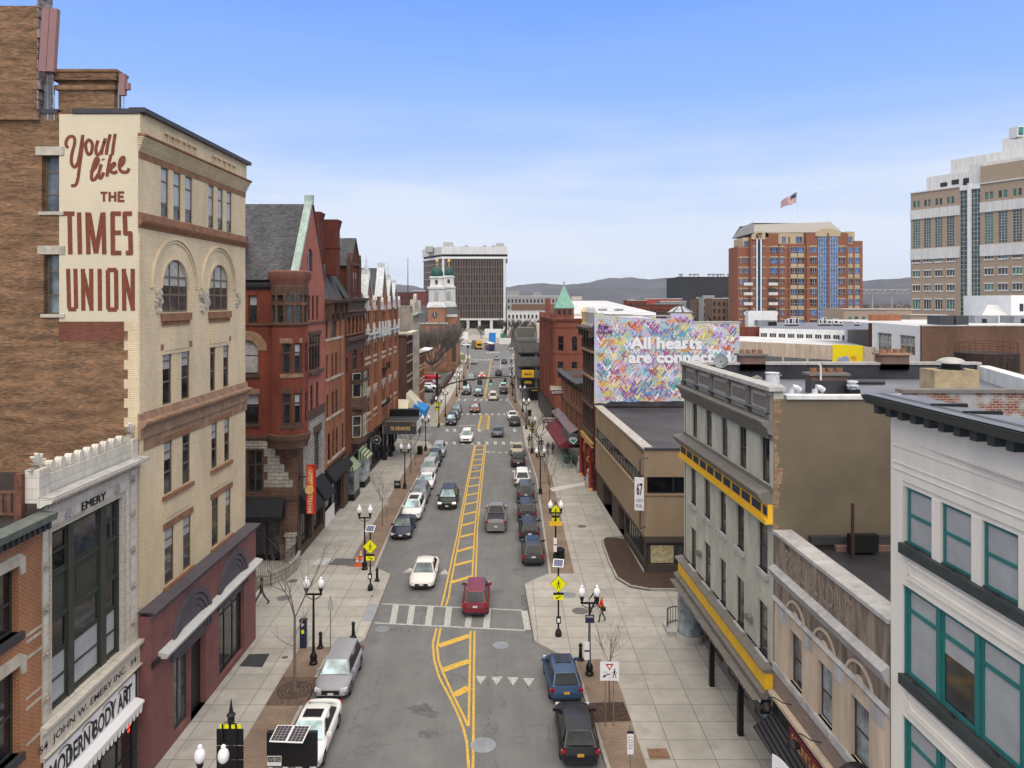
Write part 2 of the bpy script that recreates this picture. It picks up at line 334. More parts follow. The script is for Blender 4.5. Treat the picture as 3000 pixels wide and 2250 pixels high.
# ---------------------------------------------------------------- palette
M.update(
 glass=glassm('window glass',(.012,.014,.017)),glass_b=glassm('blue glass',(.015,.055,.14),spec=1),glass_g=glassm('green glass',(.015,.065,.055)),
 glass_l=glassm('pale glass',(.10,.12,.13)),blind=mat('blind behind glass',(.36,.38,.39),.25,spec=.5,var=.1),curtain=mat('curtain',(.42,.42,.40),.3,var=.3,sc_=4),
 frame_dark=mat('dark frame',(.035,.033,.03),.55),frame_green=mat('dark green frame',(.045,.05,.04),.5),frame_teal=mat('teal frame',(.025,.17,.165),.45,var=.15),
 frame_tan=mat('tan frame',(.16,.12,.075),.6),frame_white=mat('white frame',(.55,.54,.5),.5),frame_brown=mat('brown frame',(.07,.05,.04),.6),
 black=mat('black paint',(.012,.012,.013),.45,var=.05),blackm=mat('black metal',(.016,.016,.017),.38,metal=.3,var=.1),steel=mat('galvanised steel',(.32,.33,.34),.45,metal=.7,var=.15),
 grey=mat('grey paint',(.2,.2,.2),.6),white=mat('white paint',(.72,.72,.71),.5,var=.08),cream=mat('cream',(.62,.56,.42),.8,var=.08,streak=True),
 brickbrown=brick('old brown brick',(.33,.165,.08),(.135,.07,.038),(.23,.16,.10),bw=.22,bh=.075,ms=.013,var=.42,sc_=.55,streak=6,stain=((.34,.19,.10),.56,.85,.5),msm=0),
 bufftu=brick('buff brick',(.76,.62,.42),(.69,.55,.355),(.52,.43,.29),bw=.3,bh=.085,ms=.012,var=.14,sc_=.6),
 terra=mat('terracotta stone',(.27,.135,.075),.8,var=.3,sc_=2.5,bump=.3),terra_l=mat('pale brown stone',(.31,.19,.12),.8,var=.3,sc_=2),
 signcream=brick('painted cream brick',(.66,.58,.42),(.64,.56,.40),(.60,.52,.37),var=.07,bumpd=.006),signred=mat('sign red paint',(.19,.055,.03),.8,var=.25,sc_=6),
 pink=mat('pink stucco',(.195,.085,.08),.75,var=.16,sc_=1.2,bump=.15),slate_paint=mat('purple grey paint',(.09,.078,.092),.7,var=.15),
 metal_dk=mat('dark metal flashing',(.05,.05,.055),.5,var=.2),ledge=mat('white ledge',(.52,.52,.50),.5,var=.1,sc_=2),
 terracw=brick('white glazed terracotta',(.62,.58,.50),(.58,.54,.47),(.42,.37,.29),bw=.55,bh=.38,ms=.012,var=.12,sc_=1.2,rough=.5,bumpd=.005),
 redbrick=brick('orange red brick',(.36,.115,.045),(.29,.085,.035),(.42,.28,.17),bw=.21,bh=.075,ms=.014,var=.25),
 brickred=brick('painted red brick',(.235,.065,.042),(.20,.056,.037),(.18,.05,.034),var=.3,sc_=.8,ms=.008),salmon=mat('salmon stucco',(.36,.12,.085),.8,var=.14,sc_=1,bump=.15),
 brownst=brick('brownstone',(.15,.088,.06),(.12,.07,.05),(.07,.04,.03),bw=.8,bh=.38,ms=.014,var=.3,sc_=1.5),brownp=mat('brownstone trim',(.10,.06,.042),.8,var=.3,sc_=3,bump=.3),
 palestone=brick('rough pale stone',(.42,.39,.34),(.32,.30,.27),(.15,.13,.11),bw=.7,bh=.3,ms=.02,var=.25,sc_=2,bumpd=.03),
 slate=brick('slate shingles',(.125,.125,.13),(.075,.076,.082),(.03,.03,.033),bw=.28,bh=.16,ms=.012,var=.25,bumpd=.01),copper=mat('green copper',(.20,.38,.30),.6,var=.2,sc_=2),copper_p=mat('pale patina copper',(.34,.44,.38),.6,var=.25,sc_=2),
 kenb=brick('orange brick',(.41,.155,.075),(.28,.095,.05),(.33,.18,.11),bw=.22,bh=.08,ms=.01,var=.3),brickd=brick('dark red brick',(.19,.05,.03),(.15,.04,.028),(.12,.05,.04),var=.3),
 limest=mat('pale limestone',(.48,.43,.35),.8,var=.25,sc_=2),chocbrick=brick('chocolate brick',(.11,.05,.036),(.085,.04,.03),(.09,.05,.04),var=.15),
 tanbr=brick('pale weathered brick',(.30,.25,.20),(.24,.20,.16),(.28,.24,.2),var=.4,sc_=.5),orangebr=brick('church brick',(.34,.175,.105),(.29,.145,.085),(.34,.19,.12),var=.2),
 conc=mat('concrete',(.40,.39,.36),.85,var=.2,sc_=.6,bump=.1,streak=True),concw=mat('white concrete',(.62,.62,.60),.8,var=.15,streak=True),concd=mat('dark concrete',(.13,.13,.13),.8,var=.25),
 brownpan=mat('brown precast panel',(.15,.12,.105),.8,var=.12),roofw=mat('white roof membrane',(.58,.58,.58),.6,var=.22,sc_=.25),roofb=mat('black roof membrane',(.045,.045,.052),.45,var=.45,sc_=.4,bump=.1,bs=3),
 roofg=mat('grey roof membrane',(.17,.175,.205),.5,var=.3,sc_=.25,bump=.1,bs=2),olive=mat('olive brown stucco',(.15,.122,.083),.9,var=.2,sc_=.3,bump=.15),
 greybr=brick('pale grey painted brick',(.50,.495,.41),(.47,.465,.39),(.41,.405,.345),var=.2,sc_=1.2,ms=.008,bumpd=.006),greytrim=mat('grey brown trim',(.17,.155,.138),.7,var=.15,sc_=2),greytrim_l=mat('light stone cap',(.42,.4,.37),.7,var=.3,sc_=3),
 yellow=mat('yellow paint',(.78,.46,.03),.5,var=.08,spec=.2),beige=mat('beige limestone',(.53,.43,.33),.85,var=.22,sc_=1.5,streak=True,bump=.12),beige_st=mat('stained stone',(.24,.19,.15),.9,var=.6,sc_=2.2,streak=True),greyst=mat('grey stone band',(.42,.41,.40),.8,var=.25,sc_=2,streak=True),
 whitest=mat('off white stucco',(.78,.74,.66),.8,var=.08,sc_=.8,streak=True,bump=.08),greengrey=mat('green grey cornice',(.045,.055,.055),.55,var=.2),pinkgran=brick('pinkish granite',(.27,.21,.18),(.23,.18,.155),(.19,.15,.13),bw=.5,bh=.12,ms=.008,var=.15),
 tan67=brick('tan brick',(.34,.25,.16),(.30,.22,.14),(.30,.225,.15),var=.12,ms=.008,bumpd=.005),browndk=mat('dark brown stucco',(.075,.06,.05),.8,var=.15),
 asphalt=mat('asphalt',(.115,.115,.118),.9,var=.22,sc_=.35,bump=.25,bs=60),yellowline=mat('yellow road paint',(.60,.38,.07),.75,var=.3,sc_=6),whiteline=mat('white road paint',(.44,.44,.42),.75,var=.45,sc_=8),
 kerb=mat('granite kerb',(.36,.34,.31),.85,var=.25,sc_=3),cast=mat('cast iron',(.16,.15,.15),.6,metal=.4,var=.3,sc_=8),soil=mat('bark mulch',(.075,.048,.035),.95,var=.6,sc_=9,bump=1,bs=25),
 signy=mat('fluorescent yellow sign',(.80,.80,.01),.4,var=0,spec=.2),signw=mat('white sign',(.75,.75,.76),.4,var=.03),red=mat('red',(.45,.02,.02),.5,var=.05),globe=mat('white lamp globe',(.8,.8,.82),.25,var=.02,coat=.3),
 bark=mat('bark',(.115,.09,.075),.95,var=.3,sc_=10,bump=.5),barkg=mat('grey bark',(.16,.14,.125),.95,var=.3,sc_=10),twig=mat('twigs',(.085,.07,.06),.95,var=.2),
 gold=mat('gold',(.72,.46,.16),.4,metal=.15,var=.05),frred=brick('faded red painted brick',(.25,.075,.05),(.14,.06,.04),(.18,.09,.06),var=.3),navy=mat('navy',(.02,.03,.07),.5),tealp=mat('teal',(.03,.25,.22),.5),maroon=mat('maroon canvas',(.16,.025,.035),.8,var=.15),brownmet=mat('mauve metal',(.22,.15,.145),.5,var=.2),
 bluec=mat('blue canvas',(.02,.20,.52),.6,var=.06),blackc=mat('black canvas',(.014,.014,.016),.75,var=.2),orange=mat('orange',(.75,.09,.01),.5,var=.05),brass=mat('brass',(.45,.28,.05),.4,metal=.5),bronze=mat('dark bronze',(.06,.035,.025),.5,var=.2),
 fence=mat('grey galvanised mesh',(.25,.25,.25),.5))
GREENS=[mat('p%d'%i,tuple(min(1,1.08*x)for x in c),.75,var=.25,sc_=8)for i,c in enumerate([(.62,.25,.05),(.45,.07,.05),(.12,.30,.45),(.55,.50,.12),(.25,.12,.38),(.60,.58,.68),(.08,.40,.38),(.70,.66,.22),(.35,.08,.22),(.10,.14,.38),(.50,.38,.62),(.72,.72,.74),(.62,.40,.45),(.30,.52,.60)])]
# ---------------------------------------------------------------- ground, road, pavements
def sheet(name,m,pts,z=0.0,z0=None):
    mb=MB(W3)
    if z0 is None:mb.poly([(x,y,z)for x,y in pts])
    else:mb.prism(pts,z0,z)
    return mb.build(name,m)
struct(sheet('ground',mat('ground',(.15,.135,.12),.95,var=.5,sc_=.02),[(-9000,-60),(9000,-60),(9000,9000),(-9000,9000)],-.06))
asphalt_x=[(-10.4,5),(-10.5,43.6),(-8.75,46.2),(-8.85,57.2),(-10.2,58.6),(-10.6,75),(-10.3,106),(-11.5,111),(-17,113.6),(-60,116),(-60,127),(-17,125),(-11.6,124.4),(-10.3,126),(-10.3,145),(-10.2,161),(-10.8,203),(-12.8,272),(-18,300),(-70,330),(-70,372),(-20,372),(30,350),(60,330),(60,310),(8,300),(1.7,290),(2.2,234),(1.4,205),(.25,195),(.22,156),(1.9,138),(2.5,129),(2.65,108),(3.4,88),(3.2,57.4),(1.3,55.3),(1.7,46),(3.8,43.5),(4.45,33.7),(5.4,5)]
def road_mat():
    m,t,b=_m('road asphalt');b.inputs['Roughness'].default_value=.88;b.inputs['Specular IOR Level'].default_value=.25
    g=t.nodes.new('ShaderNodeNewGeometry');out=None
    def noise(s,sx,sy,lo_,hi_,det=8):
        mpn=t.nodes.new('ShaderNodeMapping');mpn.inputs['Scale'].default_value=(sx,sy,1);n=t.nodes.new('ShaderNodeTexNoise');n.inputs['Scale'].default_value=s;n.inputs['Detail'].default_value=det;n.inputs['Roughness'].default_value=.7
        t.links.new(g.outputs['Position'],mpn.inputs[0]);t.links.new(mpn.outputs[0],n.inputs[0])
        r=t.nodes.new('ShaderNodeMapRange');r.inputs[1].default_value=.3;r.inputs[2].default_value=.7;r.inputs[3].default_value=lo_;r.inputs[4].default_value=hi_;t.links.new(n.outputs[0],r.inputs[0]);return r.outputs[0]
    a=noise(1,.55,.05,.84,1.14);c=noise(.5,1,1,.86,1.12);e=noise(30,1,1,.88,1.12,3)
    vor=t.nodes.new('ShaderNodeTexVoronoi');vor.feature='DISTANCE_TO_EDGE';vor.inputs['Scale'].default_value=.16
    dn=t.nodes.new('ShaderNodeTexNoise');dn.inputs['Scale'].default_value=.6;dn.inputs['Detail'].default_value=5;t.links.new(g.outputs['Position'],dn.inputs[0])
    va=t.nodes.new('ShaderNodeVectorMath');va.operation='SCALE';va.inputs['Scale'].default_value=3.5;t.links.new(dn.outputs['Color'],va.inputs[0])
    vb=t.nodes.new('ShaderNodeVectorMath');t.links.new(va.outputs[0],vb.inputs[0]);t.links.new(g.outputs['Position'],vb.inputs[1]);t.links.new(vb.outputs[0],vor.inputs[0])
    ck=t.nodes.new('ShaderNodeMapRange');ck.inputs[1].default_value=0;ck.inputs[2].default_value=.006;ck.inputs[3].default_value=.62;ck.inputs[4].default_value=1;t.links.new(vor.outputs[0],ck.inputs[0])
    p=None
    for o in(a,c,e,ck.outputs[0]):
        if p is None:p=o
        else:
            q=t.nodes.new('ShaderNodeMath');q.operation='MULTIPLY';t.links.new(p,q.inputs[0]);t.links.new(o,q.inputs[1]);p=q.outputs[0]
    v=t.nodes.new('ShaderNodeVectorMath');v.operation='SCALE';v.inputs[0].default_value=(.155,.155,.156);t.links.new(p,v.inputs['Scale']);t.links.new(v.outputs[0],b.inputs['Base Color'])
    return m
struct(sheet('road',road_mat(),asphalt_x,0.0))
def walk_mat(name,c,bw,bh,ms=.02,off=0.0,var=.16):
    return brick(name,tuple(x*1.05 for x in c),tuple(x*.93 for x in c),tuple(x*.45 for x in c),bw=bw,bh=bh,ms=ms,off=off,var=var,sc_=.4,streak=1,bumpd=.006,stain=(tuple(x*.72 for x in c),.55,.8,1.3))
M['walk']=walk_mat('concrete pavement',(.385,.365,.33),1.9,1.55);M['paver']=walk_mat('brick pavers',(.27,.20,.155),.24,.12,.012,.5,.25)
KL=[(-10.4,5),(-10.5,43.6),(-8.75,46.2),(-8.85,57.2),(-10.2,58.6),(-10.6,75),(-10.3,106),(-11.5,111),(-17,113.6),(-60,116)]
KR=[(5.4,5),(4.45,33.7),(3.8,43.5),(1.7,46),(1.3,55.3),(3.2,57.4),(3.4,88),(2.65,108),(2.5,129),(1.9,138),(.22,156),(.25,195),(1.4,205),(2.2,234),(1.7,290),(8,300),(60,310)]
KF=[(-60,127),(-17,125),(-11.6,124.4),(-10.3,126),(-10.3,145),(-10.2,161),(-10.8,203),(-12.8,272),(-18,300),(-70,330)]
struct(sheet('pavement',M['walk'],(KL+[(-60,5)])[::-1],.14,0))
struct(sheet('pavement',M['walk'],KR+[(90,310),(90,5)][::1],.14,0))if False else struct(sheet('pavement',M['walk'],([(90,5)]+KR+[(90,310)])[::-1],.14,0))
struct(sheet('pavement',M['walk'],KF[::-1]+[],.14,0))
struct(sheet('plaza',M['walk'],[(-70,372.5),(-20,372.5),(30,350.5),(60,330),(90,330),(90,520),(-90,520),(-90,372.5)],.12,0))
def kerbline(pts,side,t=.16):
    mb=MB(W3)
    for i in range(len(pts)-1):
        a,b=Vector(pts[i]),Vector(pts[i+1]);d_=(b-a).normalized();n_=Vector((-d_.y,d_.x))*side*t
        mb.prism([(a.x,a.y),(b.x,b.y),(b.x+n_.x,b.y+n_.y),(a.x+n_.x,a.y+n_.y)]if side>0 else[(a.x+n_.x,a.y+n_.y),(b.x+n_.x,b.y+n_.y),(b.x,b.y),(a.x,a.y)],.0,.146)
    return struct(mb.build('kerb',M['kerb']))
kerbline([(x+.004,y)for x,y in KL],1);kerbline([(x-.004,y)for x,y in KR],-1);kerbline([(x+.004,y)for x,y in KF],1)
def strip(pts,m,z,name):return struct(MB(W3).poly([(x,y,z)for x,y in pts]).build(name,m))
strip([(-12.5,5),(-10.62,5),(-10.66,43.6),(-10.3,45.2),(-12.45,45.2)][::1],M['paver'],.144,'brick_paving')
strip([(-12.5,58.8),(-10.42,58.8),(-10.78,75),(-10.48,106),(-12.4,106)],M['paver'],.144,'brick_paving')
strip([(4.62,33.7),(6.26,33.7),(6.1,40.8),(5.45,43.7),(4.0,43.5)],M['paver'],.144,'brick_paving');strip([(5.55,5),(7.0,5),(6.26,33.7),(4.62,33.7)],M['paver'],.144,'brick_paving')
strip([(3.38,57.4),(5.15,57.4),(5.3,88),(4.5,106),(2.85,106),(3.58,88)],M['paver'],.144,'brick_paving')
strip([(2.7,125),(4.1,125),(3.6,138),(2.1,156),(2.1,200),(3.3,234),(3.2,285),(1.9,285),(2.4,234),(1.55,203),(.42,195),(.4,157),(2.08,138)],M['paver'],.144,'brick_paving')
strip([(-12.2,128),(-10.47,128),(-10.47,145),(-10.37,161),(-10.97,203),(-12.95,270),(-14.5,270),(-12.4,203),(-12.1,161)],M['paver'],.144,'brick_paving')
# side wall strip of cobbles by the corner ramp, patches in the pavement
M['cobble']=walk_mat('grey setts',(.30,.29,.27),.3,.16,.02,.5,.25)
strip([gr(-40+750,1840,.14)[:2],gr(800,1735,.14)[:2],gr(835,1720,.14)[:2],gr(780,1800,.14)[:2],gr(725,1900,.14)[:2],gr(690,1945,.14)[:2]],M['cobble'],.144,'sett_paving')if False else None
for nm,mt_,z,q in[('cellar_hatch',M['metal_dk'],.150,[(730,1917),(791,1915),(768,1955),(700,1952)]),('steel_plate',M['asphalt'],.150,[(984,1636),(1051,1637),(1036,1658.5),(961,1655)]),
                   ('paving_slab',mat('blue grey slab',(.27,.29,.32),.9),.149,[(1083,1769),(1107,1770),(1088,1822),(1060,1820)]),('paving_slab',mat('pale slab',(.46,.47,.49),.9),.149,[(936,1636),(974,1636),(950,1655),(912,1654)]),
                   ('cellar_hatch',mat('rusty plate',(.22,.13,.08),.8,var=.4,sc_=4),.150,[(1895,2194),(1952,2193),(1966,2223),(1903,2224)]),('paving_slab',mat('pale new slab',(.55,.54,.51),.9),.149,[(1610,1430),(1712,1412),(1722,1420),(1618,1440)])]:
    o=MB(W3).poly([tuple(gr(x,y,.14)[:2])+(z,)for x,y in q][::-1]).build(nm,mt_,org=tuple(gr(*q[0])[:2])+(z,));struct(o)
# ---------------------------------------------------------------- road markings
def mark(name,m,polys,z=.004):
    mb=MB(W3)
    for q in polys:mb.poly([(p[0],p[1],z)for p in q])
    return struct(mb.build(name,m))
def gline(pts,wd):
    mb=MB(W3);mb.ribbon([tuple(gr(*p)[:2])for p in pts],wd,.004);return mb
def addl(mb,pts,wd,z=.004):mb.ribbon([tuple(gr(*p)[:2])for p in pts],wd,z)
yl=MB(W3)
addl(yl,[(1279,1840),(1268,1885),(1271.7,1932),(1286,1983),(1322,2051),(1345,2100),(1358,2135),(1367.5,2174),(1373,2250),(1377,2420)],.13)
addl(yl,[(1290.5,1840),(1280.7,1896),(1285,1935),(1297,1968),(1327.7,2037),(1358.5,2098.4),(1370,2126)],.13)
addl(yl,[(1378.4,1849),(1375.5,2000),(1373,2128)],.13);addl(yl,[(1390,1849),(1388,2000),(1387,2120),(1385.6,2250),(1384,2420)],.13)
for a,b in[((1284,1893),(1377,1862)),((1296,1964),(1375,1936)),((1331,2037),(1374,2014))]:addl(yl,[a,b],.5,.0045)
c8=lambda x,y:(1150+x*.3617,1150+y*.3617)
addl(yl,[(1293,1775),c8(415,1659),c8(430,1590),c8(525,1150),c8(600,740),c8(665,425)],.13);addl(yl,[(1306,1775),c8(455,1659),c8(470,1560),c8(545,1150),c8(613,740),c8(674,425)],.13)
addl(yl,[(1381,1765),c8(642,1560),c8(667,1100),c8(705,745),c8(745,425)],.13);addl(yl,[(1392,1765),c8(671,1560),c8(688,1100),c8(722,745),c8(757,425)],.13)
for a,b in[((470,1540),(643,1490)),((500,1400),(650,1363)),((520,1290),(655,1250)),((545,1172),(660,1143)),((560,1080),(670,1050)),((575,992),(678,965)),((588,908),(690,886)),((600,835),(697,814)),((611,765),(705,748)),((622,700),(711,687)),((632,645),(719,632)),((641,595),(727,583)),((650,548),(733,539)),((660,505),(739,498)),((667,466),(743,461)),((674,430),(748,428))]:
    addl(yl,[c8(*a),c8(*b)],.45,.0045)
for xa,xb in((690,716),(697,722),(768,778),(778,788)):addl(yl,[c8(xa,300),c8(xb,185)],.13)
for k,y in enumerate((297,280,264,249,235,221,208,196,186)):addl(yl,[c8(692+3.3*k,y),c8(775+1.6*k,y-4)],.4,.0045)
z1=lambda x,y:(1180+x*.14467,930+y*.14467)
for s_ in(0,26):addl(yl,[z1(1640+s_,1650),z1(1715+s_*.7,1255),z1(1748+s_*.5,1110),z1(1780,880)],.15)
struct(yl.build('yellow_road_marking',M['yellowline']))
wl=MB(W3)
addl(wl,[(1118,1769),(1528,1788)],.17);addl(wl,[(1097,1825),(1539,1847)],.17)
for x,x2 in[(1160,1150),(1262,1254),(1316,1309),(1430,1424),(1536,1546)]:
    y0=1769+(x-1118)/410*19;addl(wl,[(x,y0+1),(x2,y0+57)],.42,.0045)
for x,x2 in[(1208,1200),(1377,1370)]:y0=1769+(x-1118)/410*19;addl(wl,[(x,y0+1),(x2,y0+57)],.40,.0035)
for x,y in[(1409,1990),(1455,1992),(1503,1993.5),(1549,1996.5),(1426.5,1324),(1446,1325),(1465,1326),(1484,1326),(1432,1325)]:
    c=gr(x,y);s_=.32;wl.poly([(c.x,c.y-.55,.004),(c.x+s_,c.y+.35,.004),(c.x-s_,c.y+.35,.004)])
for x,y in[(1197,1672),(1302,1677)]:
    c=gr(x,y);wl.poly([(c.x-.4,c.y-.4,.004),(c.x+.4,c.y-.4,.004),(c.x,c.y+.7,.004)])
def dashes(y,xs,ln=12,wd=.45,dx=6):
    for x in xs:a=c8(x,y-ln);b=c8(x+dx,y+ln);addl(wl,[a,b],wd,.0045)
dashes(410,(430,498,565,640,696,762,830,895,962,1035));dashes(306,(440,500,700,850,985));dashes(176,(558,606,656,708,758,806,856,903,953,1000),7)
dashes(60,(548,594,678,724,770,840,885,932),8,.45,-14)
addl(wl,[c8(855,190),c8(1040,193)],.25)
for x,y in[c8(550,268),c8(578,267),c8(606,267),c8(632,266),c8(660,266)]:
    c=gr(x,y);wl.poly([(c.x-.3,c.y-.4,.004),(c.x+.3,c.y-.4,.004),(c.x,c.y+.5,.004)])
for k,y in enumerate((377,366,355,345,336)):addl(wl,[c8(160+k*9,y),c8(300+k*4,y)],.35)
addl(wl,[z1(1980,1080),z1(1980,880)],.22)
for x in range(1510,1830,72):addl(wl,[z1(x,868),z1(x+20,850)],.8)
for x in range(1700,1960,55):addl(wl,[z1(x,700),z1(x+28,720)],.7)
struct(wl.build('white_road_marking',M['whiteline']))
GF=Fr((0,0),(1,0))
class Flat:
    def __init__(s,c):s.c=c
    def P(s,u,v,w=0.0):return Vector((s.c[0]+u,s.c[1]+v,w))
for x,y in((1870,1000),(2070,1000)):
    c=gr(*z1(x,y));o=text(Flat((c.x,c.y)),'ONLY',-1.25,1.25,-2.4,2.4,.005,M['whiteline'],name='road_lettering');struct(o)
def disc(c,r,m,name,z,ky=1.0,n=20):
    o=MB(W3).lathe((c[0],c[1],z-.002),[(0,.004),(r*.86,.004),(r*.88,.001),(r*.92,.001),(r*.94,.004),(r,.004),(r,0)],n).build(name,m,org=(c[0],c[1],z));return o
mh=[(1415,2183,.62,0),(1322.5,1737,.45,0),(1457,1732,.48,0),(1466.6,1890,.5,0),(1339,1571.5,.4,0),(1376,1666,.38,0),(1391,1371,.35,0),(1352,1416.8,.45,0),(1513.5,1669,.4,0),(1120,1843,.45,0),(1405.6,1307,.4,0),(1456,1307,.4,0),
      (832,1752,.5,.14),(858,1702,.35,.14),(835,1926,.18,.14),(1666,1742.6,.5,.14),(1700,1790,.55,.14),(1705,1542,.42,.14),(1633,1462,.35,.14),(1090,1746,.12,.14)]
for i,(x,y,r,z)in enumerate(mh):
    c=gr(x,y,z);o=disc(c,r,M['cast']if i%3 else M['steel'],'manhole_cover',z+(.007 if z else.006))
    where='brown iron cover in the %s pavement'%('left' if c.x<0 else 'right')if z else 'round iron manhole cover in the road'
    tag(o,where+' among the %s covers'%('pavement' if z else 'roadway'),'manhole cover','iron covers in the %s'%('pavements' if z else 'road'))
# dirt patches where old asphalt was cut
pt=MB(W3)
for cx,cy,rr in[(1556,1800,1.0),(1560,1840,.7),(1548,1760,.8)]:
    c=gr(cx,cy);n=14;pt.poly([(c.x-.25+rr*.45*math.cos(a)*random.uniform(.6,1.2),c.y+rr*1.5*math.sin(a)*random.uniform(.7,1.1),.0042+.001*rr)for a in[2*math.pi*k/n for k in range(n)]])
for cx,cy,rr in[(1236,2080,.8),(1245,2150,.6),(1265,2092,.5)]:
    c=gr(cx,cy);n=16;pt.poly([(c.x+rr*math.cos(a)*random.uniform(.5,1.2),c.y+rr*.8*math.sin(a)*random.uniform(.5,1.1),.0044+.001*rr)for a in[2*math.pi*k/n for k in range(n)]])
struct(pt.build('asphalt_patch',mat('old asphalt',(.125,.125,.126),.95,var=.3,sc_=3)))
# ================================================================ LEFT SIDE OF THE STREET
c1=lambda x,y:(x*.6028,y*.6028)
c2=lambda x,y:(x*.7538,1000+y*.7538)
c3=lambda x,y:(650+x*.3617,550+y*.3617)
c4=lambda x,y:(650+x*.3617,1100+y*.3617)
ck=lambda x,y:(1000+x*.18083,1080+y*.18083)
cj=lambda x,y:(1000+x*.1809,780+y*.1809)
def pw(F,f,q,w=0.0):
    """opening from crop pixels (left x, right x, top y, bottom y at the left edge)"""
    u0,v1=F.uv(*f(q[0],q[2]),w);v0=F.V(*f(q[0],q[3]),w);u1=F.U(f(q[1],0)[0],w);return(u0,u1,v0,v1)
# ---- buff brick corner building with the painted wall sign
FT=Fr((-16.3,33.2),(-16.09,46.2));FS=Fr((-45,33.2),(-16.3,33.2))
tu=thing('brick_building','tall buff brick building with pink ground floor and a painted brown-on-cream wall sign','building',(-20,40,0))
L_=FT.L
tv=lambda y,x=408:FT.V(x,y)
ops=[]
ws=[(782,820,808,1052),(843,880,832,1070),(900,936,855,1080),(1013,1040,892,1105),(1058,1085,912,1118),(1101,1127,927,1125)]
w6=[pw(FT,c1,q)for q in ws]
vt=sum(o[3]for o in w6)/6;vb=sum(o[2]for o in w6)/6;w6=[(o[0],o[1],vb,vt)for o in w6]
ar=[pw(FT,c1,(787,915,1320,1522)),pw(FT,c1,(1016,1110,1330,1508))]
va1=FT.V(*c1(848,1262));va0=(ar[0][2]+ar[1][2])/2;ar=[(o[0],o[1],va0,va1)for o in ar]
def row(f,qs,F=FT):
    r=[pw(F,f,q)for q in qs];a=sum(o[2]for o in r)/len(r);b=sum(o[3]for o in r)/len(r);return[(o[0],o[1],a,b)for o in r]
w4=row(c2,[(632,668,40,252),(705,738,25,232),(817,838,10,195),(868,890,0,180)])
w3=row(c2,[(637,670,405,605),(709,740,368,565),(822,845,320,497),(872,893,295,467)])
w2=row(c2,[(640,677,745,965),(712,743,692,897),(823,850,612,802),(876,898,575,757)])
vtop=tv(333);vbase=FT.V(*c2(560,1060))
mb=MB(FT)
wall(mb,0,L_,vbase,vtop-.1,w6+[(*o,'arch')for o in ar]+w4+w3+w2,.12)
mb.build('wall',M['bufftu'],tu)
# side wall plane facing the camera
sv=lambda y:FS.V(411,y)
swo=[(*[FS.U(x)for x in c_],FS.V(150,b),FS.V(150,a))for c_,a,b in[((122,182),455,620),((128,184),745,920)]]
mb=MB(FS);u6=FS.U(66*1.356);wall(mb,0,FS.L,0,sv(330),swo,.35);mb.build('side_wall',M['brickbrown'],tu)
for o in swo:
    win(FS,tu,*o,w=-.3,fm=M['frame_tan'],rails=(.32,.72),blind=None,gm=M['glass_l'])
    MB(FS).box(o[0]-.25,o[1]+.1,o[3],o[3]+.38,-.1,.05).build('lintel',M['limest'],tu);MB(FS).box(o[0]-.1,o[1]+.1,o[2]-.15,o[2],-.3,.08).build('sill',M['limest'],tu)
# quoins where buff brick returns round the corner
mb=MB(FS)
v=3.5
k=0
while v<sv(950):mb.box(FS.L-(.45 if k%2 else.62),FS.L-.002,v,v+.42,0,.012);v+=.425;k+=1
mb.build('corner_brickwork',M['bufftu'],tu)
# back and far walls, roof
mb=MB(None);mb.poly([(-45,46.2,0),(-45,33.2,0),(-45,33.2,28.9),(-45,46.2,28.9)]);mb.poly([(-16.09,46.2,0),(-45,46.2,0),(-45,46.2,28.9),(-16.09,46.2,28.9)]);mb.build('rear_wall',M['brickbrown'],tu)
MB(None).poly([(-45,33.2,28.9),(-16.3,33.2,28.9),(-16.09,46.2,28.9),(-45,46.2,28.9)]).build('roof',M['roofb'],tu)
for g_,k_ in((w6,.62),(w4,.0),(w3,.0),(w2,.0)):
    for i,o in enumerate(g_):
        b_=.72 if g_ is w6 else(.35 if(i*7+int(o[2]))%3 else.0)
        if g_ is w6:q=win(FT,tu,*o,w=-.05,fm=M['frame_tan'],rails=(.24,.72),blind=.7,fw=.07)
        else:win(FT,tu,*o,w=-.05,fm=M['frame_tan'],rails=(.42,.8),blind=b_ or None,fw=.08)
for o in ar:win(FT,tu,*o,w=-.06,fm=M['frame_tan'],rails=(.33,.66),muls=(.33,.67),fw=.09,blind=.5,bm=M['curtain'])
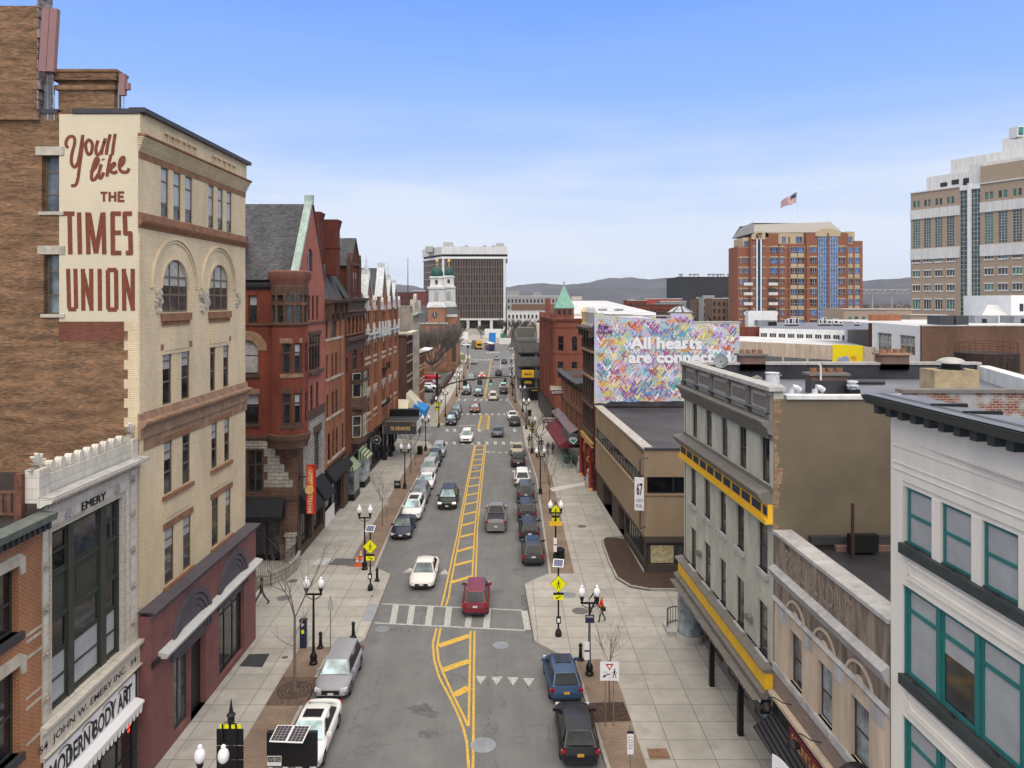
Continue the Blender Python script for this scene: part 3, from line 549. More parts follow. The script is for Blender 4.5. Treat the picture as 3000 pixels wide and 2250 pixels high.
# arch rings and capitals
def arch_ring(F,par,cu_,t,r0,r1,w0,w1,m,name='arch',n=20,legs=0.0,a0=0,a1=math.pi):
    mb=MB(F);P=lambda r,a:(cu_-r*math.cos(a),t+r*math.sin(a))
    for k in range(n):
        a,b=a0+(a1-a0)*k/n,a0+(a1-a0)*(k+1)/n
        mb.prism([P(r0,a),P(r0,b),P(r1,b),P(r1,a)][::-1],w0,w1)
    if legs:
        mb.box(cu_-r1,cu_-r0,t-legs,t,w0,w1);mb.box(cu_+r0,cu_+r1,t-legs,t,w0,w1)
    return mb.build(name,m,par)
for o in ar:
    cu_=(o[0]+o[1])/2;hw=(o[1]-o[0])/2;t=o[3]-hw
    arch_ring(FT,tu,cu_,t,hw,hw+.14,-.1,.05,M['bufftu']);arch_ring(FT,tu,cu_,t,hw+.95,hw+1.1,0,.1,M['bufftu']);arch_ring(FT,tu,cu_,t,hw+.80,hw+.9,0,.05,M['bufftu'])
    MB(FT).box(o[0]-.12,o[1]+.12,o[2]-.42,o[2]-.05,0,.16).box(o[0]-.05,o[1]+.05,o[2]-.62,o[2]-.42,0,.08).build('sill',M['terra'],tu)
    mb=MB(FT);mb.box(o[0]-.05,o[1]+.05,o[2]-2.0,o[2]-.75,0,.05);mb.box(o[0]+.1,o[1]-.1,o[2]-1.8,o[2]-.9,.05,.08);mb.build('panel',M['bufftu'],tu)
def relief(F,par,cu_,cv,rx,ry,m,name='carving',w=.0,n=14,d=.12):
    random.seed(int(cu_*100+cv));mb=MB(F)
    for k in range(n):
        a=random.uniform(0,6.28);r=random.random()**.5;x,y,s_=cu_+rx*r*math.cos(a),cv+ry*r*math.sin(a),min(rx,ry)*random.uniform(.3,.5)
        mb.prism([(x+s_*math.cos(t_),y+s_*math.sin(t_))for t_ in[math.pi*j/3+a for j in range(6)]],w,w+d*random.uniform(.5,1.2))
    return mb.build(name,m,par)
for q in((770,1465,.28,.55),(985,1462,.6,.5),(1153,1455,.25,.45)):u_,v_=FT.uv(*c1(q[0],q[1]));relief(FT,tu,u_,v_,q[2],q[3],M['limest'],n=22)
# horizontal bands
def band(F,par,v0,v1,w,m,name='cornice',u0=0.0,u1=None,prof=None,e=None):
    u1=F.L if u1 is None else u1;mb=MB(F)
    if prof:
        for i in range(len(prof)-1):
            (a,wa),(b,wb)=prof[i],prof[i+1];mb.poly([(u0,a,wa),(u1,a,wa),(u1,b,wb),(u0,b,wb)])
        mb.poly([(u0,p[0],p[1])for p in prof]+[(u0,prof[-1][0],0),(u0,prof[0][0],0)]);mb.poly(([(u1,p[0],p[1])for p in prof]+[(u1,prof[-1][0],0),(u1,prof[0][0],0)])[::-1])
        mb.poly([(u0,prof[-1][0],prof[-1][1]),(u1,prof[-1][0],prof[-1][1]),(u1,prof[-1][0],0),(u0,prof[-1][0],0)])
        mb.poly([(u0,prof[0][0],0),(u1,prof[0][0],0),(u1,prof[0][0],prof[0][1]),(u0,prof[0][0],prof[0][1])])
    else:mb.box(u0,u1,v0,v1,0.0,w)
    return mb.build(name,m,par)
vy1=lambda y:tv(c1(0,y)[1],405)
band(FT,tu,0,0,0,M['terra'],'band',prof=[(vt+.02,.03),(vy1(733),.03)],u1=L_)
mb=MB(FT);v=vy1(733);n_=9
for k in range(n_):mb.box(-.012*k,L_+.02*k,v+k*.072,v+k*.072+.048,-.02,.05+k*.03)
mb.build('stepped_cornice',M['bufftu'],tu)
vc=v+n_*.072
band(FT,tu,0,0,0,M['terra'],'cornice',prof=[(vc-.03,.26),(vc+.04,.36),(vc+.1,.36),(vc+.12,.1)],u0=-.05,u1=L_+.2)
MB(FT).box(0,L_,vc+.16,vtop+.05,-.25,.08).build('parapet',M['bufftu'],tu)
MB(FT).box(-.05,L_+.25,vtop+.05,vtop+.25,-.4,.3).build('coping',M['metal_dk'],tu)
MB(FS).box(FS.L-2.9,FS.L+.1,sv(333),sv(333)+.22,-.4,.06).box(u6,FS.U(170),sv(333),sv(333)+.2,-.4,.06).build('coping',M['metal_dk'],tu)
for q0,q1,n_ in((785,950,6),(1020,1140,5)):
    mb=MB(FT)
    a,b=FT.U(c1(q0,0)[0]),FT.U(c1(q1,0)[0]);st=(b-a)/n_
    v1_=vtop-.32
    for k in range(n_):mb.box(a+k*st,a+k*st+st*.72,v1_-.1,v1_,.08,.2);mb.box(a+k*st+st*.6,a+k*st+st*.72,v1_-.9,v1_-.1,.08,.14);mb.box(a+k*st,a+k*st+st*.1,v1_-.9,v1_-.1,.08,.12)
    mb.build('parapet_tracery',M['bufftu'],tu)
band(FT,tu,0,0,0,M['terra'],'cornice',prof=[(vb-.72,.02),(vb-.62,.06),(vb-.5,.2),(vb-.4,.24),(vb-.37,.08),(vb-.02,.04)],u0=-.03,u1=L_+.1)
va=w4[0][2]
band(FT,tu,0,0,0,M['terra_l'],'cornice',prof=[(w3[0][3]+.02,.04),(w3[0][3]+.6,.06),(w3[0][3]+.62,.14),(va-.7,.14),(va-.66,.25),(va-.5,.4),(va-.4,.4),(va-.35,.12),(va-.02,.05)],u0=-.05,u1=L_+.15)
for g_ in((w4),(w3),(w2)):
    for a,b in((0,1),(2,3)):
        u0_,u1_=g_[a][0]-.18,g_[b][1]+.18
        if g_ is not w4:MB(FT).box(u0_,u1_,g_[0][2]-.22,g_[0][2]-.02,0,.15).build('sill',M['terra'],tu)
        MB(FT).box(u0_,u1_,g_[0][3]+.02,g_[0][3]+.3,0,.05).build('lintel',M['terra'],tu)
for a,b in((0,1),(2,3)):
    u0_,u1_=w3[a][0]-.1,w3[b][1]+.1;MB(FT).box(u0_,u1_,w2[0][3]+.35,w3[0][2]-.25,0,.035).box(u0_+.2,u1_-.2,w2[0][3]+.55,w3[0][2]-.45,.035,.07).build('panel',M['bufftu'],tu)
MB(FT).box(0,.35,w2[0][2],vb-1,0,.06).build('corner_pier',M['bufftu'],tu)
# ---- pink ground floor
FB=Fr((-15.72,33.2),(-15.5,46.35));vl=FB.V(*c2(560,1095))
ops=[pw(FB,c2,(675,738,1290,1548)),pw(FB,c2,(742,800,1225,1420)),pw(FB,c2,(852,948,1090,1305))]
ops=[(ops[0][0],ops[0][1],.45,4.7),(ops[1][0],ops[1][1],.14,4.9),(ops[2][0],ops[2][1],.45,4.7)]
mb=MB(FB);wall(mb,0,FB.L,0,vl,ops,.3)
mb.poly([(0,0,0),(0,vl,0),(0,vl,-.6),(0,0,-.6)]);mb.poly([(0,vl,0),(FB.L,vl,0),(FB.L,vl,-.6),(0,vl,-.6)]);mb.poly([(FB.L,0,0),(FB.L,0,-.7),(FB.L,vl,-.7),(FB.L,vl,0)])
mb.build('pink_base',M['pink'],tu)
band(FB,tu,0,0,0,M['slate_paint'],'base_cornice',prof=[(vl-.15,.02),(vl+.05,.18),(vl+.2,.25),(vl+.22,-.6)],u0=-.1,u1=FB.L+.15)
MB(FB).box(0,FB.L,vl+.2,vbase+.3,-.62,-.3).build('weathered_ledge',M['terra'],tu)
win(FB,tu,*ops[0],w=-.2,fm=M['metal_dk'],rails=(),muls=(.5,),fw=.09,gm=M['glass_l']);win(FB,tu,*ops[2],w=-.2,fm=M['black'],rails=(.75,),muls=(.33,.66),fw=.09)
MB(FB).poly([(ops[1][0],ops[1][2],-.29),(ops[1][1],ops[1][2],-.29),(ops[1][1],ops[1][3],-.29),(ops[1][0],ops[1][3],-.29)]).build('doorway',M['black'],tu)
for q0,q1,yt in((662,818,965),(843,958,815)):
    a,b=FB.U(c2(q0,0)[0]),FB.U(c2(q1,0)[0]);cu_=(a+b)/2;r=(b-a)/2;t=FB.V(*c2((q0+q1)/2,yt))-r
    for r0,r1,w0,w1 in((r*.87,r,0,.16),(r*.74,r*.85,0,.11),(r*.62,r*.72,0,.07)):arch_ring(FB,tu,cu_,t,r0,r1,w0,w1,M['slate_paint'],legs=.55 if t>5 else.3)
    mb=MB(FB);mb.prism([(cu_+r*.66*math.cos(a_),t+r*.66*math.sin(a_))for a_ in[math.pi*k/14 for k in range(15)]]+[(cu_-r*.66,t-.55),(cu_+r*.66,t-.55)],0,.03);mb.build('lunette',M['slate_paint'],tu)
mb=MB(FB);uL=FB.U(c2(615,0)[0]);mb.prism([(0,0),(1,0)],0,0)if 0 else None
for(a,wa),(b,wb)in zip([(4.83,0),(4.85,.4),(5.0,.45),(5.06,.4)],[(4.85,.4),(5.0,.45),(5.06,.4),(5.14,0)]):mb.poly([(uL,a,wa),(FB.L,a,wa),(FB.L,b,wb),(uL,b,wb)])
for uu in(uL,FB.L):mb.poly([(uu,4.83,0),(uu,4.85,.4),(uu,5.0,.45),(uu,5.06,.4),(uu,5.14,0)][::(1 if uu==uL else-1)])
mb.build('ledge',M['ledge'],tu);MB(FB).box(-.02,uL-.003,4.75,4.95,0,.12).build('ledge_return',M['black'],tu)
# ---- painted sign
PS=lambda x,y:FS.uv(*c1(x,y),.016)
mb=MB(FS);a=FS.U(c1(288,0)[0]);b=FS.L;mb.poly([(a,sv(942),.006),(b,sv(942),.006),(b,sv(335),.006),(a,sv(335),.006)]);mb.build('painted_sign_field',M['signcream'],tu)
MB(FS).poly([(a,sv(1000),.006),(b-.62,sv(1000),.006),(b-.62,sv(943.5),.006),(a,sv(943.5),.006)]).build('red_painted_patch',M['frred'],tu)
S_=MB(FS)
def st(pts,wd=.2):S_.ribbon([PS(*p)for p in pts],wd,.012)
def curve(pts,n=5):
    o=[]
    for i in range(len(pts)-1):
        p0=pts[max(i-1,0)];p1=pts[i];p2=pts[i+1];p3=pts[min(i+2,len(pts)-1)]
        for k in range(n):
            t=k/n;o.append(tuple(.5*((2*p1[j])+(-p0[j]+p2[j])*t+(2*p0[j]-5*p1[j]+4*p2[j]-p3[j])*t*t+(-p0[j]+3*p1[j]-3*p2[j]+p3[j])*t**3)for j in(0,1)))
    return o+[pts[-1]]
for p in[[(332,718),(322,708),(322,685),(338,664),(360,668),(362,700),(350,745),(347,790),(362,812),(378,790),(390,735),(402,655)],[(402,655),(398,720),(386,810),(378,870),(366,900),(345,902)],
          [(420,735),(416,700),(432,680),(448,700),(444,740),(430,750),(420,735)],[(476,682),(466,720),(470,750),(486,745),(500,712),(512,672)],[(512,672),(498,720),(492,752)],
          [(536,652),(524,700),(516,752)],[(560,650),(552,700),(546,752)],
          [(440,838),(462,815),(478,780),(470,768),(458,790),(446,840),(446,872),(462,870),(478,845)],[(492,798),(480,850),(490,866),(504,838)],[(500,772),(502,778)],
          [(540,750),(528,800),(520,858)],[(522,830),(550,796),(558,800),(535,826),(552,840),(570,832)],[(578,815),(600,790),(602,765),(586,775),(580,815),(594,835),(618,835),(628,818)]]:
    st(curve(p),.145)
def bars(segs,wd):
    for(x0,y0),(x1,y1)in segs:
        u0_,v0_=PS(x0,y0);u1_,v1_=PS(x1,y1);S_.ribbon([(u0_,v0_),(u1_,v1_)],wd,.012)
x_=lambda L:[((a,b),(c,d_))for a,b,c,d_ in L]
S_.build('painted_script',M['signred'],tu);S_=MB(FS)
bars(x_([(488,937,522,937),(505,932,505,980),(533,932,533,980),(560,932,560,980),(533,956,560,956),(577,932,577,980),(572,935.5,604,935.5),(577,956,600,956),(572,976.5,605,976.5)]),.11)
bars(x_([(301,1038,362,1038),(338,1032,342,1236),(384,1032,389,1236),(425,1032,430,1236),(502,1032,507,1236),(547,1032,549,1236),(541,1038,588,1038),(549,1131,588,1131),(541,1229,590,1229),(606,1032,610,1140),(600,1038,642,1038),(604,1134,640,1134),(634,1130,636,1236),(612,1229,644,1229)]),.2)
bars(x_([(432,1035,466,1232),(499,1035,466,1232)]),.21)
bars(x_([(331,1306,336,1500),(366,1306,370,1500),(331,1503,371,1503),(403,1306,405,1510),(443,1306,444,1510),(401,1312,446,1505),(484,1306,486,1510),(524,1312,526,1504),(564,1312,566,1504),(522,1312,567,1312),(523,1504,568,1504),(602,1306,604,1510),(645,1306,645,1510),(600,1312,647,1505)]),.19)
S_.build('painted_lettering',M['signred'],tu)
# ---- upper masonry and roof aerials
ch=thing('chimney_stack','tall brown brick stack wall at the left edge, white stained on its side','chimney',(-26,33.4,28.9))
MB(None).box(-45,at(85*1.356,0,33.2).x,33.0,34.1,28.95,at(0,22,33.2).z).build('stack',M['brickbrown'],ch)
mb=MB(None);X=at(85*1.356,0,33.2).x
for k in range(14):mb.box(X,X+.06+.1*(k in(3,8,13)),33.02,34.08,28.95+k*.45,28.95+k*.45+.4)
mb.build('stained_side',mat('whitewashed brick',(.33,.27,.24),.9,var=.7,sc_=2.5),ch)
ch2=thing('chimney_stack','broad low brown brick stack behind the top of the painted sign','chimney',(-18.7,33.8,28.9))
x0,x1=at(171,0,33.4).x,at(335,0,33.4).x
MB(None).box(x0,x1,33.4,34.0,28.95,31.2).build('stack',M['brickbrown'],ch2)
MB(None).box(x0-.12,x1+.1,33.3,34.1,30.35,30.55).box(x0-.2,x1+.18,33.2,34.2,30.75,31.1).box(x0-.25,x1+.22,33.15,34.25,31.1,31.22).build('cap',M['brickbrown'],ch2)
M['antenna']=mat('mauve antenna cover',(.28,.15,.145),.5,var=.05)
an=thing('cell_antenna','tall pair of mauve panel antennas strapped to the brown stack at the top left','antenna',tuple(at(140,300,33.2)))
for q0,q1 in((124,144),(146,165)):
    a,b=at(q0,30,33.0),at(q1,30,33.0);mb=MB(None);mb.mt=Matrix.Translation(((a.x+b.x)/2,33.0,at(0,119,33).z))@Matrix.Rotation(R(3.5),4,'Y')
    mb.box(-.17,.17,-.12,.12,-1.38,1.38);mb.build('antenna_panel',M['antenna'],an)
mb=MB(None);
for dx in(0,.3):p=at(146,200,33.2);mb.tube([(p.x+dx*.4-.1,33.2,p.z+2.2),(p.x+dx-.1,33.2,28.95)],.035,6)
for k in range(7):p=at(135+k*3,215,33.1);mb.tube([(p.x,p.y,p.z+.2),(p.x+.1,p.y-.1,p.z-.2),(p.x-.06,p.y,p.z-.5),(p.x-.1,p.y+.1,28.95)],.012,4)
mb.build('mounting_pole',M['steel'],an)
an=thing('cell_antenna','small mauve panel antenna with a grey box clamped beside the lower brick stack','antenna',tuple(at(355,318,33.6)))
a=at(358,250,33.4);MB(None).box(a.x-.1,a.x+.16,33.3,33.5,a.z-.45,a.z+.5).build('antenna_panel',M['antenna'],an);MB(None).box(a.x+.2,a.x+.34,33.3,33.5,a.z-.2,a.z+.1).build('radio_unit',M['antenna'],an)
mb=MB(None);mb.tube([(a.x-.22,33.5,28.95),(a.x-.22,33.5,a.z+.5)],.04,6).tube([(a.x-.22,33.5,a.z-.2),(a.x+.2,33.45,a.z-.2)],.03,5).tube([(a.x+.02,33.5,28.95),(a.x+.02,33.5,a.z-.4)],.02,5);mb.build('bracket',M['steel'],an)
# ================================================================ white terracotta building
FE=Fr((-16.3,26.35),(-16.3,33.15));em=thing('terracotta_building','narrow white glazed terracotta building with rosettes, cresting and a two-storey dark green window','building',(-20,30,0))
U0=FE.U(c2(202,0)[0]);U1=FE.U(c2(478,0)[0]);VT=FE.V(*c2(202,742));VB=FE.V(*c2(202,1455))
mb=MB(FE);wall(mb,0,FE.L,5.3,13.9,[(U0,U1,VB,VT)],.4);mb.build('wall',M['terracw'],em)
MB(None).box(-45,-16.3,26.36,33.14,0,13.4,skip='+a').build('side_wall',M['brickbrown'],em);MB(None).poly([(-45,26.36,13.42),(-16.4,26.36,13.42),(-16.4,33.14,13.42),(-45,33.14,13.42)]).build('roof',M['roofb'],em)
# window wall
G=M['frame_green'];uM=[FE.U(c2(x,0)[0],-.2)for x in(262,285,388,410)]
vs1=FE.V(*c2(202,935));vs2=FE.V(*c2(202,1095));mb=MB(FE)
mb.box(U0,U1,vs2,vs1,-.36,-.28)
for a,b in((U0,U0+.14),(uM[0],uM[1]),(uM[2],uM[3]),(U1-.14,U1)):mb.box(a,b,VB,VT,-.34,-.16)
for v in(VB,vs2-.12,vs1,VT-.14):mb.box(U0+.01,U1-.01,v+.01,v+.13,-.34,-.2)
for a,b in((U0+.14,uM[0]),(uM[1],uM[2]),(uM[3],U1-.14)):
    mb.box(a+.15,b-.15,vs2+.3,vs1-.18,-.28,-.25);mb.box(a+.22,b-.22,vs2+.38,vs1-.26,-.25,-.23)
mb.build('window_surround',G,em)
tr=vs2-1.35
for a,b,bl in((U0+.14,uM[0],.0),(uM[1],uM[2],.0),(uM[3],U1-.14,.0)):
    win(FE,em,a,b,vs1+.14,VT-.14,w=-.24,fm=G,rails=(.5,),gm=M['glass'],fw=.08);win(FE,em,a,b,tr,vs2-.13,w=-.24,fm=G,rails=(),fw=.08);win(FE,em,a,b,VB+.14,tr-.02,w=-.24,fm=G,rails=(.48,),fw=.08,blind=1.0)
# rope border, rosettes
mb=MB(FE)
for u_ in(U0-.14,U1+.14):
    v=VB+.2
    while v<VT+.1:mb.box(u_-.05,u_+.05,v,v+.1,0,.05);v+=.15
u_=U0-.1
while u_<U1+.15:mb.box(u_,u_+.1,VT+.1,VT+.2,0,.05);u_+=.15
mb.box(U0-.6,U0-.56,VB,VT+.9,0,.04);mb.box(U1+.56,U1+.6,VB,VT+.9,0,.04);mb.build('beaded_border',M['limest'],em)
def rosette(F,par,u_,v_,r,m):
    mb=MB(F)
    for k in range(6):a=k*math.pi/3;mb.prism([(u_+r*.6*math.cos(a)+r*.4*math.cos(b),v_+r*.6*math.sin(a)+r*.4*math.sin(b))for b in[j*math.pi/4 for j in range(8)]],0,.07)
    mb.prism([(u_+r*.35*math.cos(b),v_+r*.35*math.sin(b))for b in[j*math.pi/4 for j in range(8)]],0,.12);mb.prism([(u_+r*1.08*math.cos(b),v_+r*1.08*math.sin(b))for b in[j*math.pi/8 for j in range(16)]],0,.025)
    mb.build('rosette',m,par)
for y in(710,868,1040,1213,1388):rosette(FE,em,*FE.uv(*c2(175,y)),.17,M['limest'])
for y in(535,667,807,947,1090):rosette(FE,em,*FE.uv(*c2(517,y)),.17,M['limest'])
rosette(FE,em,*FE.uv(*c2(265,673)),.2,M['greyst']);rosette(FE,em,*FE.uv(*c2(453,577)),.2,M['greyst'])
def tfit(F,s,f,xl,xr,yb,yt,w,m,par,**k):
    """text between crop x values, baseline/top taken at the left edge"""
    u0_,v0_=F.uv(*f(xl,yb),w);v1_=F.V(*f(xl,yt),w);u1_=F.U(f(xr,0)[0],w);return text(F,s,u0_,u1_,v0_,v1_,w,m,par,**k)
tfit(FE,'EMERY',c2,317,410,659,628,.01,M['black'],em,ext=.03)
tfit(FE,'54  JOHN W. EMERY INC.  54',c2,152,530,1622,1582,.09,M['black'],em,bold=.012)
mb=MB(FE);vf=FE.V(*c2(152,1630),.08);mb.box(-.12,FE.L+.1,vf-.05,vf+.75,0,.08);mb.build('frieze',M['terracw'],em)
band(FE,em,0,0,0,M['terracw'],'ledge',prof=[(vf+.75,.1),(vf+.85,.26),(vf+1.0,.28),(vf+1.02,0)],u0=-.12,u1=FE.L+.15)
band(FE,em,0,0,0,M['terracw'],'ledge',prof=[(vf-.2,.1),(vf-.1,.2),(vf-.05,.2)],u0=-.12,u1=FE.L+.1)
# shop fascia and valance, storefront
vs_=vf-.25
MB(FE).box(.05,FE.L-.45,vs_-1.15,vs_-.05,0,.12).build('fascia',M['signw'],em)
text(FE,'MODERN BODY ART',.2,FE.L-.75,vs_-1.0,vs_-.25,.13,M['black'],em,bold=.03)
mb=MB(FE)
for dx in(1.05,2.55,4.0,5.2):mb.ribbon([(dx+.25*math.cos(a)*1.2,vs_-.2+.1*math.sin(a))for a in[math.pi*.1*k for k in range(11)]],.05,.132);mb.ribbon([(dx+.3,vs_-.2),(dx+.45,vs_-.3),(dx+.4,vs_-.75),(dx+.5,vs_-.9)],.1,.132)
mb.build('lettering_flourish',M['black'],em)
band(FE,em,0,0,0,M['signw'],'fascia_moulding',prof=[(vs_-1.32,.12),(vs_-1.3,.5),(vs_-1.2,.5),(vs_-1.1,.2)],u0=.0,u1=FE.L-.4)
mb=MB(FE);u_=0.0
while u_<FE.L-.6:mb.prism([(u_,vs_-1.32),(u_+.07,vs_-1.6),(u_+.15,vs_-1.66),(u_+.23,vs_-1.6),(u_+.3,vs_-1.32)],.44,.47);u_+=.3
mb.build('scalloped_valance',M['signw'],em)
win(FE,em,.05,FE.L-.35,.3,vs_-1.3,w=-.05,fm=M['black'],rails=(.35,.7),muls=(.2,.42,.6,.8),fw=.1)
MB(FE).box(0,FE.L-.4,0,.3,-.3,0).box(FE.L-.35,FE.L,0,vs_-.1,-.4,-.02).build('storefront_base',M['metal_dk'],em)
M['neonred']=mat('red neon',(.9,.05,.02),.5,var=0,emit=1.2)
mb=MB(FE);uu=FE.U(c2(498,0)[0]);
for k,y in enumerate((3.9,3.7,3.35,3.15,2.95,2.75,2.55)):mb.box(uu-.05,uu+.1+.05*(k%2),y-.14,y-.02,.0,.02)
ne=mb.build('neon_sign',M['neonred'],em)
# top cornice
vcor=VT+.95
mb=MB(FE)
u_=0
while u_<FE.L:mb.box(u_,u_+.1,vcor,vcor+.14,0,.14);u_+=.19
mb.box(0,FE.L,vcor+.02,vcor+.13,0,.05);mb.build('dentils',M['limest'],em)
band(FE,em,0,0,0,M['terracw'],'cornice',prof=[(vcor+.14,.12),(vcor+.25,.3),(vcor+.3,.5),(vcor+.42,.55),(vcor+.46,.1)],u0=-.3,u1=FE.L+.05)
band(FE,em,0,0,0,M['greyst'],'cornice_top',prof=[(vcor+.465,.5),(vcor+.5,.05)],u0=-.25,u1=FE.L+.05)
MB(FE).box(-.15,FE.L,vcor+.3,vcor+1.15,-.35,-.08).build('parapet',M['terracw'],em)
mb=MB(FE);mb.box(-.25,.35,vcor+.3,vcor+1.45,-.45,.05).box(FE.L-.45,FE.L,vcor+.3,vcor+1.3,-.45,.02)
for cu_ in(.05,FE.L-.22):
    for k in range(7):a=math.pi*(k/6);mb.prism([(cu_+.08*math.cos(a-1.57),vcor+1.45+.08*math.sin(a-1.57)),(cu_+.45*math.cos(a-.12),vcor+1.45+.5*math.sin(a)),(cu_+.5*math.cos(a),vcor+1.45+.55*math.sin(a)),(cu_+.45*math.cos(a+.12),vcor+1.45+.5*math.sin(a))],-.3,-.15)
for k in range(9):
    cu_=.85+k*(FE.L-1.6)/8.5;mb.prism([(cu_+.17*math.cos(a),vcor+1.38+.2*math.sin(a))for a in[math.pi*j/8 for j in range(9)]]+[(cu_-.17,vcor+1.15),(cu_+.17,vcor+1.15)],-.38,-.12)
    mb.prism([(cu_+.28+.09*math.cos(a),vcor+1.22+.09*math.sin(a))for a in[math.pi*j/4 for j in range(8)]],-.3,-.14)
mb.build('cresting',M['terracw'],em)
# ================================================================ orange brick building at the left edge
FL=Fr((-16.3,17.0),(-16.3,26.3));lb=thing('brick_building','orange red brick building with stone window heads at the bottom left corner','building',(-20,22,0))
f7=lambda x,y:(x*.2411,1850+y*.2411)
ou=FL.U(f7(235,0)[0]);o1=[FL.U(0)-1.6,FL.U(c2(72,0)[0]),FL.V(*c2(72,1130)),FL.V(*c2(72,870))]
o2=[o1[0],ou,FL.V(*f7(235,1480)),FL.V(*f7(235,410))];o0=[o1[0]-3,o1[0]-1.2,o1[2],o1[3]];vt_=13.1
mb=MB(FL);wall(mb,0,FL.L,0,vt_,[tuple(o1),tuple(o2)],.3);mb.build('wall',M['redbrick'],lb);MB(None).box(-45,-16.3,17,26.28,0,12.6,skip='+a').build('side_wall',M['brickbrown'],lb)
for o in(o1,o2):
    win(FL,lb,*o,w=-.22,fm=M['frame_green'],rails=(.45,),fw=.09,blind=None);MB(FL).box(o[0]-.1,o[1]+.12,o[2]-.25,o[2],-.3,.15).build('sill',M['metal_dk'],lb)
    MB(FL).prism([(o[0]-.15,o[3]),(o[1],o[3]),(o[1]+.08,o[3]-.35),(o[1]+.3,o[3]-.35),(o[1]+.3,o[3]+.2),(o[1],o[3]+.4),(o[0]-.15,o[3]+.4)],0,.06).build('lintel',M['limest'],lb)
mb=MB(FL)
for v in(o1[2]-.35,o2[3]+.0,o2[3]+.55,(o2[3]+o2[2])/2+.1,(o2[3]+o2[2])/2-.25,o2[2]+.0):mb.box(max(o1[1],o2[1])+.35,FL.L-.02,v,v+.09,0,.02)
mb.build('stone_courses',M['limest'],lb)
band(FL,lb,0,0,0,mat('weathered green grey metal',(.13,.15,.13),.6,var=.3,sc_=3),'cornice',prof=[(vt_-.1,.1),(vt_+.1,.2),(vt_+.25,.55),(vt_+.5,.6),(vt_+.55,.0)],u1=FL.L-.02)
mb=MB(FL);u_=FL.L-5
while u_<FL.L-.1:mb.box(u_,u_+.14,vt_-.05,vt_+.2,.1,.42);u_+=.28
mb.box(0,FL.L-.05,vt_-.04,vt_+.19,0,.12);mb.build('dentils',M['metal_dk'],lb)
MB(None).poly([(-45,17,13.4),(-16.3,17,13.4),(-16.3,26.28,13.4),(-45,26.28,13.4)]).build('roof',M['roofb'],lb)
mb=MB(None)
for k in range(14):mb.box(-17.05-k*.3,-16.9-k*.3,26.05,26.12,13.6,14.35);mb.tube([(-17-k*.3,26.08,13.85),(-17.15-k*.3,26.08,14.1),(-17.3-k*.3,26.08,13.85)],.02,4)
mb.box(-21.5,-16.8,26.03,26.14,13.55,13.62).box(-21.5,-16.8,26.03,26.14,14.3,14.37).box(-17,-16.75,25.9,26.2,13.4,15.0).box(-22,-21.6,25.8,26.3,13.4,15.8);mb.prism([(-22.3,25.5),(-21.3,25.5),(-21.3,26.5),(-22.3,26.5)],15.8,15.95)
mb.build('roof_railing',mat('rusty iron',(.16,.07,.045),.8,var=.4,sc_=6),lb)
# ================================================================ red corner building with round oriel
rb=thing('brick_building','red corner building with a steep slate gable roof, copper coping and round corner oriel','building',(-20,64,0))
FRS=Fr((-34,60.2),(-16.8,60.2));FRE=Fr((-16.8,60.2),(-16.75,69.0))
zS=lambda y,Y=60.2:HC-(y-CY)*Y/FP
us=lambda x:FRS.U(x)
qS=lambda f,q:(us(f(q[0],0)[0]),us(f(q[1],0)[0]),zS(f(0,q[3])[1]),zS(f(0,q[2])[1]))
z_eave=zS(c3(0,790)[1]);zb1=zS(c3(0,1108)[1]);zb2=zS(c4(0,505)[1]);zb3=zS(c4(0,985)[1]);zb4=zS(c4(0,1105)[1])
so_=[qS(c3,(215,283,872,1095)),(*qS(c3,(188,292,1235,1512)),'arch'),qS(c4,(190,297,152,392)),qS(c4,(200,330,605,950))]
so_[1]=(so_[1][0]-.6,*so_[1][1:]);so_[2]=(so_[2][0]-.5,*so_[2][1:])
mb=MB(FRS);wall(mb,0,FRS.L,zb2,z_eave,so_[:3],.3);mb.build('wall',M['brickred'],rb)
mb=MB(FRS);wall(mb,0,FRS.L,zb3,zb2,so_[3:],.3);mb.build('stone_wall',M['brownst'],rb)
mb=MB(FRS)
ur,ul_=us(c4(565,0)[0]),us(c4(370,0)[0])
for k in range(8):
    v1_=zS(c4(0,530)[1])-k*.62
    if v1_-.6<zb3+.2:break
    a=ul_-(.25 if k%2 else 0)-(2.0 if k==0 else 0);b=ul_+(0 if k==0 else.3+k*.35);mb.box(a,min(b,ur+(.25 if k%2 else 0)),v1_-.61,v1_,0,.03)
mb.build('pale_stone_facing',M['palestone'],rb)
band(FRS,rb,zb3-.25,zb3+.15,.1,M['brownp'],'ledge');band(FRS,rb,zb2-.1,zb2+.12,.12,M['brownp'],'band');band(FRS,rb,zb1-.08,zb1+.1,.1,M['brownp'],'band')
band(FRS,rb,0,0,0,M['metal_dk'],'eaves_gutter',prof=[(z_eave-.35,.05),(z_eave-.1,.35),(z_eave+.12,.42),(z_eave+.15,0)])
for o in so_[:1]+so_[2:3]:win(FRS,rb,*o[:4],w=-.2,fm=M['frame_brown'],rails=(.58,),blind=.35)
win(FRS,rb,*so_[1][:4],w=-.2,fm=M['frame_brown'],rails=(.55,),blind=.95,bm=M['curtain'])
win(FRS,rb,*so_[3][:4],w=-.2,fm=M['frame_brown'],rails=(.65,),muls=(.5,),fw=.14)
o=so_[1];arch_ring(FRS,rb,(o[0]+o[1])/2,o[3]-(o[1]-o[0])/2,(o[1]-o[0])/2,(o[1]-o[0])/2+.75,0,.06,M['terra_l'])
for o in so_[1:3]:MB(FRS).box(o[0]-.1,o[1]+.15,o[2]-.25,o[2],-.2,.12).build('sill',M['brownp'],rb)
